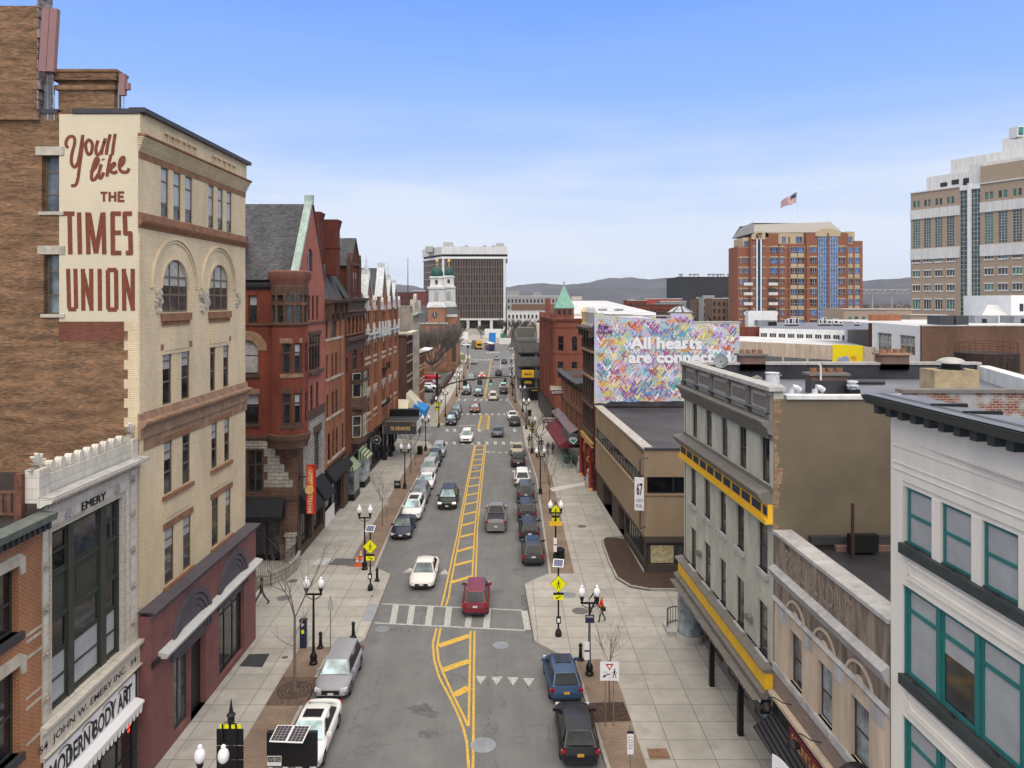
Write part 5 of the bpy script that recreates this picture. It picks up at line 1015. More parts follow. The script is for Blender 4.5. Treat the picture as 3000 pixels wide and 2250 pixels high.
# gables with white copings
for gi,(uc,hw,za,zb_,fin)in enumerate(((1.9,2.1,vE-.2,24.0,1),(9.0,0,0,0,0),(12.2,2.5,vE-.4,25.3,0),(17.3,1.9,vE-.2,23.8,1),(21.8,2,vE-.2,23.3,0))):
    if not hw:continue
    mb=MB(FK);mb.poly([(uc-hw,za,.05),(uc+hw,za,.05),(uc,zb_,.05)]);mb.box(uc-hw,uc+hw,za-.6,za,-.2,.05);mb.build('gable_wall',M['kenb'],hk)
    mb=MB(FK);mb.poly([(uc-hw,za,0),(uc,zb_,0),(uc,zb_,-6),(uc-hw,za,-6)]);mb.poly([(uc+hw,za,0),(uc+hw,za,-6),(uc,zb_,-6),(uc,zb_,0)]);mb.build('gable_roof',M['slate'],hk)
    mb=MB(FK);q=[(uc-hw-.2,za-.2),(uc,zb_),(uc,zb_+.45),(uc-hw-.2,za+.3)]
    mb.poly([(*p,.25)for p in q[::-1]][::-1]);mb.poly([(q[3][0],q[3][1],-.75),(q[3][0],q[3][1],.25),(q[2][0],q[2][1],.25),(q[2][0],q[2][1],-.75)]);mb.poly([(q[0][0],q[0][1],-.75),(q[0][0],q[0][1],.25),(q[3][0],q[3][1],.25),(q[3][0],q[3][1],-.75)])
    q=[(uc,zb_),(uc+hw+.2,za-.2),(uc+hw+.2,za+.3),(uc,zb_+.45)];mb.poly([(*p,.25)for p in q]);mb.poly([(q[2][0],q[2][1],.25),(q[2][0],q[2][1],-.75),(q[3][0],q[3][1],-.75),(q[3][0],q[3][1],.25)])
    mb.box(uc-.2,uc+.2,zb_-.1,zb_+.7,-.7,.2)
    if fin:mb.tube([(uc,zb_+.7,-.2),(uc,zb_+1.1,-.2),(uc,zb_+1.5,-.2),(uc,zb_+2.6,-.2)],[.3,.2,.06,.02],6);mb.box(uc-.3,uc+.3,zb_+1.7,zb_+1.76,-.23,-.17)
    mb.build('white_coping',M['whitem'],hk)
    for du in(-hw-.1,hw+.1):MB(FK).box(uc+du-.3,uc+du+.3,za-.3,za+.7,-.4,.5).prism([(uc+du-.4,za+.7),(uc+du+.4,za+.7),(uc+du,za+1.3)],-.4,.5).build('gable_kneeler',M['whitem'],hk)
mb=MB(FK);mb.poly([(0,vE,0),(LK,vE,0),(LK,vE+3.8,-2.6),(0,vE+3.8,-2.6)]);mb.poly([(0,vE+3.8,-2.6),(LK,vE+3.8,-2.6),(LK,vE+3.8,-18),(0,vE+3.8,-18)]);mb.poly([(0,vE,0),(0,vE+3.8,-2.6),(0,vE+3.8,-18),(0,vE,-18)][::-1]);mb.build('roof',M['slate'],hk)
for a,v in((11,11.9),(11,7.2)):
    mb=MB(FK);mb.box(a,a+2.8,v,v+.12,0,.7)
    for k in range(9):mb.box(a+k*.345,a+k*.345+.04,v+.12,v+.9,.66,.7)
    mb.box(a,a+2.8,v+.86,v+.92,.64,.72);mb.build('balcony',M['black'],hk)
shopfront(FK,hk,0,LK,5.0,8)
# marquee
mq=thing('marquee','black theatre style marquee reading THE KENMORE on black columns over the pavement','canopy',(-14,101,0))
MB(None).box(-16.3,-11.9,98.0,105,3.62,5.0).build('canopy_box',M['metal_dk'],mq);FM=Fr((-16.2,97.9),(-11.8,97.9))
MB(FM).box(0,FM.L,3.55,4.75,-.1,0).box(.35,FM.L-.45,4.75,5.3,-.1,0).build('sign_board',mat('charcoal board',(.05,.05,.055),.5),mq)
mb=MB(FM)
for q in([(.05,3.6),(.05,4.7),(.42,4.7),(.42,5.22),(FM.L-.5,5.22),(FM.L-.5,4.7),(FM.L-.05,4.7)],):mb.ribbon(q,.05,.012)
mb.build('gold_border',M['gold'],mq)
text(FM,'KENMORE',1.65,3.6,4.05,4.55,.01,M['gold'],mq,ext=.04,bold=.02);text(FM,'THE',1.0,1.5,4.05,4.55,.01,M['gold'],mq,ext=.04,bold=.02)
mb=MB(None)
for x,y in((-16,98.3),(-15.6,100.5),(-12.3,98.3),(-12.3,104.6),(-15.8,104)):
    if x<-13:mb.tube([(x,y,.14),(x,y,3.6)],.16,8).box(x-.3,x+.3,y-.3,y+.3,.14,.8)
MB(None).box(-11.9,-11.85,99,104.5,3.7,4.9).build('side_panel',M['signw'],mq)
mb.build('columns',M['black'],mq)
MB(None).box(-16.2,-12.2,103.8,104.8,5.0,5.9).build('upper_box',M['blackm'],mq)
rs=thing('round_sign','round black and white pub sign projecting before the hotel marquee','sign',(-15.2,93.5,3.6));c_=at(*ck(577,1150),93)
MB(None).lathe((c_.x,c_.y,c_.z),[(0,-.1),(.5,-.1),(.55,-.05),(.55,.1),(0,.1)][::-1],24,ax=1).build('disc',M['black'],rs);MB(None).lathe((c_.x,c_.y,c_.z),[(.44,-.13),(.5,-.13),(.5,-.1)][::-1],24,ax=1).build('rim',M['greyst'],rs)
Fq=Fr((c_.x-.3,c_.y-.12),(c_.x+.3,c_.y-.12));MB(Fq).prism([(.05,c_.z-.02),(.2,c_.z+.18),(.4,c_.z+.15),(.55,c_.z-.03),(.4,c_.z-.12),(.15,c_.z-.1)],0,.02).build('emblem',M['greyst'],rs)
MB(None).tube([(c_.x,c_.y,c_.z+.3),(-16.6,c_.y,c_.z+.3)],.04,6).build('bracket',M['black'],rs)
# ================================================================ beyond the side street
def block(name,label,cat,F,z1,depth,m,roofm,floors,cols,wm=None,side='left',fm=None,base=0.0,simple=True,sidem=None,mg=.7,wfrac=.55,hfrac=.62,zf0=4.2,group=None,zbase=0.0,wname='window',rowsill=None):
    """plain walled building: front F, depth behind it, floors x cols windows on the front"""
    t=thing(name,label,cat,tuple(F.P(F.L/2,zbase,-depth/2)),group);ops=[]
    fh=(z1-zf0-.8)/max(1,floors)
    for i in range(floors):
        for k in range(cols):
            cw=(F.L-2*mg)/cols;a=mg+cw*k+cw*(1-wfrac)/2;v0_=zf0+fh*i+fh*(1-hfrac)/2;ops.append((a,a+cw*wfrac,v0_,v0_+fh*hfrac))
    mb=MB(F);wall(mb,0,F.L,zbase,z1,ops,.15);mb.build('wall',m,t)
    mb=MB(F);mb.poly([(0,zbase,-depth),(0,zbase,0),(0,z1,0),(0,z1,-depth)]);mb.build('side_wall',sidem or m,t);mb=MB(F);mb.poly([(F.L,zbase,0),(F.L,zbase,-depth),(F.L,z1,-depth),(F.L,z1,0)]);mb.poly([(F.L,zbase,-depth),(0,zbase,-depth),(0,z1,-depth),(F.L,z1,-depth)]);mb.build('side_wall',sidem or m,t)
    MB(F).box(0,F.L,z1-.35,z1-.3,-depth+.01,-.01).build('roof',roofm,t)
    for j,o in enumerate(ops):win(F,t,*o,w=-.1,fm=fm or M['frame_brown'],simple=simple,blind=.4 if j%3==1 else None,name=wname)
    if rowsill:
        mb=MB(F)
        for o in ops:mb.box(o[0]-.1,o[1]+.1,o[2]-.2,o[2],0,.1);mb.box(o[0]-.1,o[1]+.1,o[3],o[3]+.25,0,.06)
        mb.build('stone_trim',rowsill,t)
    return t
Fb1=Fr((-16.7,124.7),(-16.7,133.3));bb=block('brick_building','chocolate brown brick building with cream cornice behind the blue awning','building',Fb1,15.2,20,M['chocbrick'],M['roofb'],3,4,rowsill=M['limest'],zf0=4.5)
band(Fb1,bb,0,0,0,M['cream'],'cornice',prof=[(15.0,.1),(15.3,.9),(15.7,1.0),(15.75,0)]);FX=Fr((-36,124.6),(-16.7,124.6));band(FX,bb,0,0,0,M['cream'],'side_cornice',prof=[(15.2,.05),(15.4,.4),(15.7,.45),(15.75,0)],u1=FX.L+.9)
awning(FX,FX.L-6,FX.L+.5,4.6,3.3,2.0,M['cream'],bb);awning(Fb1,-.3,5.2,5.6,3.4,2.2,M['cream'],bb)
MB(FX).box(0,FX.L,0,3.4,.02,.1).build('shopfront',M['black'],bb)
Fb2=Fr((-16.7,133.4),(-16.6,142.3));b2=block('stone_building','tall pale stone fronted building with a curved parapet above the brown brick one','building',Fb2,20.0,20,M['limest'],M['roofb'],5,3,sidem=M['tanbr'],wfrac=.42)
band(Fb2,b2,0,0,0,M['copper_p'],'cornice',prof=[(18.3,.1),(18.5,.8),(18.8,.9),(18.85,0)]);MB(Fb2).prism([(1.5,19.9),(7.4,19.9),(7.0,20.6),(5.6,20.9),(5.3,21.9),(4.4,22.2),(3.5,21.9),(3.2,20.9),(1.9,20.6)],-.4,.1).build('curved_parapet',M['limest'],b2)
MB(Fb2).box(0,.5,18.9,21.2,-.5,.3).box(8.3,8.8,18.9,21.0,-.5,.3).build('parapet_piers',M['limest'],b2)
Fb3=Fr((-16.6,142.4),(-16.55,151));b3=block('brick_building','small orange brick building with pale curved cornice next to the car park','building',Fb3,11.4,16,M['kenb'],M['roofw'],3,4,zf0=3.0,rowsill=M['cream'])
band(Fb3,b3,0,0,0,M['white'],'cornice',prof=[(11.0,.1),(11.3,1.0),(11.5,1.8),(11.6,0)])
fp=thing('flagpole','tall thin bare mast on the roof beside the pale stone building','mast',tuple(at(1195,885,150)));a=at(1195,757,150);MB(None).tube([(a.x,150,19),(a.x,150,a.z)],[.14,.05],6).build('pole',M['frame_brown'],fp);MB(None).lathe((a.x,150,a.z),[(0,-.15),(.15,0),(0,.15)],8).build('finial',M['greyst'],fp)
bl=thing('awning','bright blue awning over the corner shop door before the brown building','awning',(-14.5,125,2.5));c0=[at(*ck(x,y),Y)for x,y,Y in((1240,520,126.5),(1430,590,126.5),(1355,690,124),(1170,580,124))]
MB(None).poly(c0[::-1]).poly([c0[3]+Vector((0,-.02,0)),c0[2]+Vector((0,-.02,0)),c0[2]+Vector((0,0,-1.2)),c0[3]+Vector((0,0,-1.2))][::-1]).poly([c0[2],c0[1],c0[1]+Vector((0,0,-.4)),c0[2]+Vector((0,0,-1.2))]).build('canvas',M['bluec'],bl)
Fa=Fr((c0[3].x,c0[3].y-.05),(c0[2].x,c0[2].y-.05));mb=MB(Fa);mb.ribbon(curve([(.3,c0[2].z-.35),(.8,c0[2].z-.15),(1.1,c0[2].z-.5),(.6,c0[2].z-.8),(.3,c0[2].z-.6)]),.1,.0);mb.build('emblem',M['signw'],bl)
mb=MB(None)
for c_ in(c0[3],c0[2]):mb.tube([(c_.x,c_.y,.14),(c_.x,c_.y,c_.z-1.1)],.05,5)
mb.tube([(c0[3].x,c0[3].y,c0[3].z-1.15),(c0[2].x,c0[2].y,c0[2].z-1.15)],.04,5);mb.build('frame',M['steel'],bl)
# ================================================================ RIGHT SIDE OF THE STREET
r2_=lambda x,y:(1950+x*.42208,1050+y*.42208)
r3_=lambda x,y:(1950+x*.42208,1550+y*.42208)
r4_=lambda x,y:(2400+x*.3315,1150+y*.3315)
r5_=lambda x,y:(2400+x*.3315,1700+y*.3315)
rs_=lambda x,y:(1700+x*.3616,1150+y*.3616)
rf_=lambda x,y:(2100+x*.24864,900+y*.24864)
r8_=lambda x,y:(2480+x*.2351,860+y*.2351)
# ---- pale grey building with yellow bands
gb=thing('brick_building','pale grey painted building with yellow bands and an olive brown side wall','building',(15,40,0))
FG=Fr((10.97,46.5),(11.5,32.4));FGS=Fr((11.5,32.4),(28,32.4));LG=FG.L
def rowg(parts):
    r=[(*[FG.U(f(x,0)[0])for x in(a,b)],FG.V(*f(a,d)),FG.V(*f(a,c)))for f,a,b,c,d in parts];a=sum(o[2]for o in r)/len(r);b=sum(o[3]for o in r)/len(r);return[(o[0],o[1],a,b)for o in r]
g1_=rowg([(r2_,183,218,295,525),(r2_,277,320,342,597),(r2_,385,430,402,672),(r2_,507,560,463,752),(r2_,660,722,543,855)])
g2_=rowg([(r2_,173,210,740,985),(r2_,267,310,820,1075),(r2_,373,418,905,1180),(r2_,491,543,1008,1300),(r2_,640,708,1140,1455)])
g3_=rowg([(r3_,268,312,65,348),(r3_,374,418,185,485),(r3_,489,545,320,648),(r3_,640,708,480,845)]);g3_=[(*g2_[0][:2],*g3_[0][2:])]+g3_
vz=lambda x,y,f=r2_:FG.V(*f(x,y))
vp0,vp1=vz(125,165),vz(128,25);vm=vz(105,510);vy0,vy1=vz(118,655),vz(122,585);vl_=FG.V(*r3_(105,215),.45)
mb=MB(FG);wall(mb,0,LG,vl_,vp1-.15,g1_+g2_+g3_,.16);mb.box(0,LG,vp1-1.2,vp1-.15,-.45,-.002);mb.build('wall',M['greybr'],gb)
for g_ in(g1_,g2_,g3_):
    for k,o in enumerate(g_):
        win(FG,gb,*o,w=-.1,fm=M['frame_brown'],rails=(.5,),fw=.06)
        if g_ is not g1_:MB(FG).box(o[0]-.12,o[1]+.12,o[2]-.22,o[2],-.1,.14).build('sill',M['greyst'],gb)
MB(FG).box(0,LG,vm+.0,g1_[0][2],0,.06).build('dado',M['greytrim'],gb)
band(FG,gb,0,0,0,M['greytrim'],'cornice',prof=[(vp0-1.0,.03),(vp0-.75,.06),(vp0-.7,.22),(vp0-.45,.3),(vp0-.3,.5),(vp0-.15,.55),(vp0-.1,.02)],u0=-.1,u1=LG+.02)
band(FG,gb,0,0,0,M['greytrim'],'cornice',prof=[(vm-.85,.05),(vm-.6,.1),(vm-.5,.4),(vm-.25,.6),(vm-.1,.65),(vm,.03)],u0=-.35,u1=LG-.12)
for vq in(vp0-.98,vm-.95):
    mb=MB(FG);u_=0
    while u_<LG-.3:mb.box(u_,u_+.09,vq+.05,vq+.28,.05,.2);u_+=.17
    mb.box(0,LG-.2,vq+.06,vq+.27,0,.08);mb.build('dentils',M['greytrim'],gb)
n_=5;pwid=.42;step=LG/n_
mb=MB(FG)
for k in range(n_+1):c_=min(max(k*step,.2),LG-.22);mb.box(c_-.2,c_+.2,vp0-.1,vp1-.1,0,.14);mb.box(c_-.26,c_+.26,vp1-.3,vp1-.1,.0,.2);mb.box(c_-.24,c_+.24,vp0-.1,vp0+.12,0,.2)
mb.box(0,LG,vp1-.28,vp1-.15,0,.08);mb.build('parapet_pilasters',M['greytrim'],gb)
for k in range(n_):MB(FG).box(k*step+.45,(k+1)*step-.45,vp0+.35,vp1-.45,0,.04).build('parapet_panel',M['greytrim'],gb);MB(FG).box(k*step+.53,(k+1)*step-.53,vp0+.43,vp1-.53,.04,.06).build('parapet_panel',M['greytrim_l'],gb)if False else None
MB(FG).box(-.1,LG+.15,vp1-.1,vp1+.08,-.5,.24).build('coping',M['greytrim_l'],gb)
# yellow frieze with dark panels, yellow fascia
MB(FG).box(-.08,LG-.06,vy0,vy1,0,.22).box(-.1,LG-.03,vy0-.18,vy0+.02,0,.34).build('yellow_frieze',M['yellow'],gb)
mb=MB(FG);st_=(LG-.3)/10.3
for k in range(11):
    a=.1+k*st_;b=min(a+st_*.8,LG-.15);mb.box(a,b,vy0+.15,vy1-.12,.22,.235)
mb.build('frieze_panels',M['navy'],gb)
vfa,vfb=FG.V(*r3_(120,255),.35),FG.V(*r3_(118,338),.35)
band(FG,gb,0,0,0,M['greytrim'],'cornice',prof=[(vfa-.02,.3),(vfa+.06,.5),(vfa+.13,.5),(vfa+.2,.02)],u0=-.4,u1=LG+.02)
MB(FG).box(-.1,LG-.02,vfb,vfa-.03,.0,.35).build('yellow_fascia',M['yellow'],gb)
band(FG,gb,0,0,0,M['greytrim'],'canopy_edge',prof=[(vfb-.4,.4),(vfb-.3,.55),(vfb-.12,.55),(vfb-.01,.1)],u0=-.35,u1=LG)
MB(FG).box(3.2,LG-.05,vfb-1.05,vfb-.42,.1,.55).build('black_canopy',M['blackm'],gb);MB(FG).box(3.15,LG,vfb-.5,vfb-.44,.56,.62).build('light_strip',M['signw'],gb)
for s_,a,b in(('CRAFT BEER',4.2,6.2),('WINE',7.3,8.1),('PIZZA',9.2,10.2),('PASTA',11.6,12.6)):text(FG,s_,a,b,vfb-.95,vfb-.65,.562,M['signw'],gb)
# recessed shop ground floor with two posts
mb=MB(FG);zz=vfb-.4;wall(mb,0,LG,0,zz,[(.9,4.4,.5,3.6),(5.2,8.4,.5,3.6),(9.2,LG-.6,.5,3.6)],.2,w=-1.0);mb.poly([(0,zz,-1),(LG,zz,-1),(LG,zz,.9),(0,zz,.9)][::-1]);mb.build('shopfront',M['greytrim'],gb)
for o in((.9,4.4),(5.2,8.4),(9.2,LG-.6)):win(FG,gb,o[0],o[1],.5,3.6,w=-1.1,fm=M['metal_dk'],rails=(),muls=(.33,.66),gm=M['glass_l']if o[0]>5 else None,simple=True,name='shop_window')
MB(None).lathe((FG.P(.5,0,-.3).x,FG.P(.5,0,-.3).y+.2,.14),[(.0,0),(.85,0),(.85,.45),(.8,.46)],20).build('rounded_shopfront_base',M['conc'],gb);MB(None).lathe((FG.P(.5,0,-.3).x,FG.P(.5,0,-.3).y+.2,.6),[(.78,0),(.78,zz-.7)],20).build('curved_shop_window',M['glass_l'],gb)
for q in((320,1088),(518,1428)):p=gr(*r3_(*q),.14);MB(None).box(p.x-.13,p.x+.13,p.y-.13,p.y+.13,.14,zz).build('post',M['black'],gb)
for q in((232,172),(578,615)):
    u_,v_=FG.uv(*r3_(*q),.1);MB(FG).box(u_-.25,u_+.25,v_-.12,v_+.12,0,.22).prism([(u_-.25,v_+.12),(u_+.25,v_+.12),(u_,v_+.22)],0,.2).build('wall_lamp',M['greytrim'],gb)
# side wall, roof
zp=16.9
mb=MB(FGS);mb.poly([(0,0,0),(FGS.L,0,0),(FGS.L,zp-.15,0),(0,zp-.15,0)]);mb.build('side_wall',M['olive'],gb)
mb=MB(FGS);random.seed(4);v=9.4;k=0
while v<16.6:
    a=.2+random.uniform(-.1,.14)+.1*math.sin(v*2);mb.box(.01,a,v,v+.17,0,.012);v+=.175
mb.build('exposed_brick_edge',brick('exposed brick',(.46,.33,.19),(.33,.15,.08),(.26,.2,.14),bw=.24,bh=.085,var=.35,ms=.016),gb)
MB(FGS).box(.55,FGS.L,zp-.16,zp,-.5,.12).build('coping',M['concw'],gb)
MB(None).poly([(11.2,32.5,16.15),(27.6,32.5,16.15),(29,46.4,16.15),(10.7,46.4,16.15)]).build('roof',M['roofg'],gb)
MB(None).box(10.98,29,46.1,46.5,0,17.05).build('rear_wall',M['roofb'],gb);MB(None).box(10.9,29.1,46.0,46.65,17.05,17.2).build('coping',M['greytrim_l'],gb)
mb=MB(None);mb.poly([(25.9,37,16.2),(25.9,37,17.0),(28.9,46.3,17.0),(28.9,46.3,16.2)]);mb.poly([(25.9,37,17.0),(26.6,36.8,17.0),(29.6,46.1,17.0),(28.9,46.3,17.0)]);mb.poly([(25.9,30,17.0),(26.6,30,17.0),(26.6,36.8,17.0),(25.9,37,17.0)]);mb.build('roof_edge',M['concw'],gb)
c_=gb
def rchim(label,x0,x1,y0,d,z0,z1,m,pots,cap):return chimney('c',label,x0,x1,y0,y0+d,z0,z1,m,fl=False,flare=.1,pots=pots,cap=cap)
M['wallbr']=brick('chimney brick',(.16,.065,.05),(.12,.05,.04),(.26,.2,.17),bw=.2,bh=.07,ms=.014)
q=rchim('brick chimney with four clay pots in the middle of the grey roof, black tarred base',15.8,17.6,38.9,.8,16.75,17.1,M['wallbr'],4,M['greytrim']);MB(None).box(15.78,17.62,38.85,39.72,16.16,16.85).build('tarred_base',M['roofb'],q)
rchim('brick chimney with four clay pots on the rear parapet, behind the satellite dish',14.3,15.8,45.9,.8,17.1,17.6,M['wallbr'],4,M['greytrim']);rchim('brick chimney with four clay pots on the rear parapet, before the white building',22.9,24.6,45.9,.8,17.1,17.65,M['wallbr'],4,M['terra_l'])
vt_=thing('roof_vent','broad mushroom vent dome on a beige stuccoed chimney block on the grey roof','roof vent',(21.6,36.5,16.2))
MB(None).box(20.5,22.65,36,37.3,16.16,17.65).build('block',mat('beige stucco',(.42,.33,.2),.85,var=.3,sc_=1.5),vt_);MB(None).lathe((21.65,36.6,17.65),[(.62,0),(.5,.08),(.42,.12),(.42,.33)],20).build('collar',M['black'],vt_,smooth=40);MB(None).lathe((21.65,36.6,17.92),[(.5,.0),(.66,.04),(.64,.12),(.45,.24),(.2,.3),(0,.31)],24).build('dome',mat('dull metal',(.42,.41,.38),.5,metal=.2),vt_,smooth=60)
def vent(kind,label,x,y,z=16.16):
    t=thing('roof_vent',label,'roof vent',(x,y,z));M['vw']=M.get('vw')or mat('white vent metal',(.62,.63,.64),.4,var=.1);m=M['vw']
    if kind=='drum':MB(None).lathe((x,y,z),[(.36,.15),(.36,.78),(.4,.79),(.4,.83),(.0,.83)],20).build('drum',m,t,smooth=40);MB(None).box(x-.5,x+.45,y-.4,y+.4,z,z+.16).build('base',m,t)
    if kind=='hat':MB(None).box(x-.22,x+.22,y-.22,y+.22,z,z+.2).build('base',M['black'],t);MB(None).box(x-.19,x+.19,y-.19,y+.19,z+.2,z+.5).build('neck',m,t);MB(None).lathe((x,y,z+.5),[(.34,0),(.34,.03),(0,.18)],4,a0=R(45),a1=R(405)).build('cap',M['greytrim'],t)
    if kind=='elbow':MB(None).box(x-.35,x+.35,y-.3,y+.3,z,z+.08).build('base',m,t);MB(None).tube([(x-.15,y,z+.08),(x-.15,y,z+.3),(x-.05,y,z+.42),(x+.1,y,z+.4),(x+.3,y,z+.25)],.15,12).build('elbow',m,t,smooth=50)
    if kind=='mush':MB(None).box(x-.28,x+.28,y-.25,y+.25,z,z+.3).build('base',M['black'],t);MB(None).lathe((x,y,z+.3),[(.16,0),(.16,.12),(.3,.16),(.3,.22),(.18,.24),(.18,.32),(.26,.34),(.26,.42),(0,.44)],18).build('mushroom',m,t,smooth=40)
    if kind=='pipe':MB(None).tube([(x,y,z),(x,y,z+.75),(x+.12,y,z+.9)],.05,8).build('pipe',m,t,smooth=50);MB(None).tube([(x,y,z+.7),(x-.14,y,z+.85)],.04,8).build('branch',m,t,smooth=50)
for kd,lab,px,py,z_ in(('drum','white drum-shaped roof vent with a thin lid near the front parapet',*rf_(655,945),16.16),('hat','small vent with a dark pyramid hat left of the white drum vent',*rf_(475,940),16.16),
                        ('elbow','white bent-pipe roof vent left of the centre chimney base',*rf_(912,1040),16.16),('elbow','white bent-pipe roof vent against the centre chimney base',*rf_(1190,1040),16.16),
                        ('mush','white two-tiered mushroom vent right of the centre chimney',*rf_(1600,1035),16.16),('pipe','short white vent pipe between the drum vent and the parapet',*rf_(730,1000),16.16),('pipe','white forked pipe poking up beside the clay pots',*rf_(1225,860),16.9),('mush','small white round vent at the left side of the beige chimney block',*r8_(1060,1180),16.16)):
    p=gr(px,py,z_);vent(kd,lab,p.x,min(p.y,45.5),z_)
p=gr(*rf_(1560,912),16.16);q=gr(*rf_(1975,915),16.16);t=thing('duct','long black rolled membrane duct lying on the grey roof','duct',tuple(p));MB(None).tube([(p.x,p.y,16.3),(q.x,q.y,16.3)],.13,10).build('roll',M['roofb'],t,smooth=50)
sd=thing('satellite_dish','round grey satellite dish behind the front parapet of the pale grey building','satellite dish',tuple(at(2118,1085,44.5)))
c_=at(2112,1058,44.0);mb=MB(None);mb.mt=Matrix.Translation(c_)@Matrix.Rotation(R(-22),4,'Z')@Matrix.Rotation(R(68),4,'X');mb.lathe((0,0,0),[(0,-.06),(.2,-.045),(.34,-.01),(.42,.03)],20);mb.lathe((0,0,0),[(0,-.065),(.2,-.05),(.34,-.015),(.425,.025)],20);mb.build('dish',mat('dish grey',(.2,.22,.23),.5),sd,smooth=60)
MB(None).tube([(c_.x+.05,c_.y+.1,16.2),(c_.x+.05,c_.y+.1,c_.z-.1),(c_.x,c_.y,c_.z)],.035,6).tube([(c_.x,c_.y,c_.z-.35),(c_.x+.3,c_.y-.5,c_.z+.02)],.02,5).build('mast',M['black'],sd);MB(None).box(c_.x-.1,c_.x+.3,c_.y,c_.y+.3,16.16,16.6).build('foot',M['signw'],sd)
lr=thing('ladder','thin dark roof ladder rails curving over the edge at the right of the grey roof','ladder',tuple(gr(*r8_(1960,1090),16.16)))
for x in(1922,2003):p=gr(*r8_(x,1095),16.16);MB(None).tube([(p.x,p.y,16.16),(p.x,p.y,17.35),(p.x+.1,p.y,17.5),(p.x+.35,p.y,17.6)],.03,6).build('rail',M['black'],lr)
p=gr(*r8_(1922,1095),16.16);q=gr(*r8_(2003,1095),16.16);mb=MB(None)
for z in(16.6,17.0,17.25):mb.tube([(p.x,p.y,z),(q.x,q.y,z)],.02,5)
mb.build('rungs',M['black'],lr)
# ---- small classical building
sb=thing('stone_building','low beige classical stone building with round arched reliefs over its windows','building',(15,28,0))
FP_=Fr((11.52,32.35),(11.86,23.25));LP=FP_.L;vq=lambda x,y,f=r2_:FP_.V(*f(x,y))
wt=[(FP_.U(r3_(a,0)[0]),FP_.U(r3_(b,0)[0]),FP_.V(*r3_(a,d)),FP_.V(*r3_(a,c)))for a,b,c,d in((862,945,685,1030),(1055,1155,895,1290),(1283,1412,1145,1580))]
a=sum(o[2]for o in wt)/3;b=sum(o[3]for o in wt)/3;wt=[(o[0],o[1],a,b)for o in wt];sp_=wt[2][0]-wt[1][0]
vtop_=11.1;vw0=vtop_-3.0
mb=MB(FP_);wall(mb,0,LP,4.9,vw0,wt,.25);mb.build('wall',M['beige'],sb);mb=MB(FP_);mb.box(0,LP,vw0,vtop_-.12,-.5,0);mb.build('parapet',M['beige_st'],sb)
MB(FP_).box(0,LP,vtop_-.12,vtop_+.02,-.75,.08).build('coping',M['greyst'],sb)
band(FP_,sb,0,0,0,M['greyst'],'cornice',prof=[(vtop_-2.1,.02),(vtop_-1.85,.16),(vtop_-1.6,.3),(vtop_-1.45,.02)]);band(FP_,sb,0,0,0,M['greyst'],'moulding',prof=[(vw0-.05,.02),(vw0+.1,.12),(vw0+.22,.02)])
text(FP_,'PEARL BUILDING',1.2,LP-2.4,vtop_-1.25,vtop_-.4,.004,mat('worn stone lettering',(.29,.23,.175),.9,var=.3,sc_=5),sb,ext=.02,name='carved_lettering')
for k,o in enumerate(wt):
    cu_=(o[0]+o[1])/2;hw=(o[1]-o[0])/2+.35;t_=o[3]+.35;win(FP_,sb,*o,w=-.15,fm=M['frame_brown'],rails=(.48,),blind=None,gm=M['glass_l'])
    arch_ring(FP_,sb,cu_,t_,hw-.05,hw+.05,0,.05,M['beige'],legs=t_-o[2],n=14);mb=MB(FP_)
    for r0 in(.32,.24):mb.prism([(cu_+r0*math.cos(a),t_+.25+r0*.95*math.sin(a))for a in[math.pi*2*j/18 for j in range(18)]],0,.02 if r0>.3 else.035)
    mb.build('medallion',M['beige'],sb);MB(FP_).box(o[0]-.1,o[1]+.1,o[2]-.2,o[2],-.1,.15).build('sill',M['greyst'],sb)
for k in range(4):u_=(wt[0][0]+wt[0][1])/2+sp_*(k-.5);MB(FP_).box(max(u_-.35,.02),min(u_+.35,LP-.02),5.35,vw0-.05,0,.03).build('pilaster',M['beige'],sb)
mb=MB(FP_)
for k in range(4):u_=(wt[0][0]+wt[0][1])/2+sp_*(k-.5);mb.box(max(u_-.38,.0),min(u_+.38,LP),vw0-.55,vw0-.05,.0,.06)
mb.box(0,LP,5.1,5.45,0,.08);mb.build('capitals',M['greyst'],sb)
MB(FP_).box(0,LP,4.25,5.1,-.3,.03).build('granite_band',M['pinkgran'],sb);band(FP_,sb,4.1,4.25,.28,M['beige'],'ledge')
MB(FP_).box(0,LP,0,4.1,-.3,0).build('shopfront',M['black'],sb);MB(FP_).box(.1,4.6,3.1,4.05,0,.1).build('fascia',M['black'],sb)
MB(None).poly([(11.9,23.2,10.3),(27,23.2,10.3),(27,32.3,10.3),(11.7,32.3,10.3)]).build('roof',M['roofb'],sb)
mb=MB(None);mb.box(14,27,31.9,32.35,10.3,10.55);mb.build('roof_curb',M['wallbr'],sb);MB(None).box(13,27,32.1,32.35,10.55,10.9).build('roof_flashing',M['metal_dk'],sb);MB(None).box(14.25,14.35,31.0,31.1,10.3,12.6).build('vent_pipe',M['bronze'],sb);MB(None).box(14.4,15.6,31.5,31.8,10.4,11.15).build('roof_hatch',M['black'],sb)
aw=MB(FP_);
a0,a1=.1,4.2;aw.poly([(a0,3.35,.05),(a0,2.75,.95),(a1,2.75,.95),(a1,3.35,.05)]);aw.box(a0,a1,2.7,2.75,.93,.97);aw.build('corrugated_awning',brick('corrugated metal',(.05,.05,.055),(.045,.045,.05),(.012,.012,.014),bw=.16,bh=9,ms=.04,off=0,var=.1,bumpd=.02),sb)
sg=thing('shop_sign','dark red restaurant sign board with gold lettering under two gooseneck lamps','sign',tuple(FP_.P(3.6,3.4,.3)))
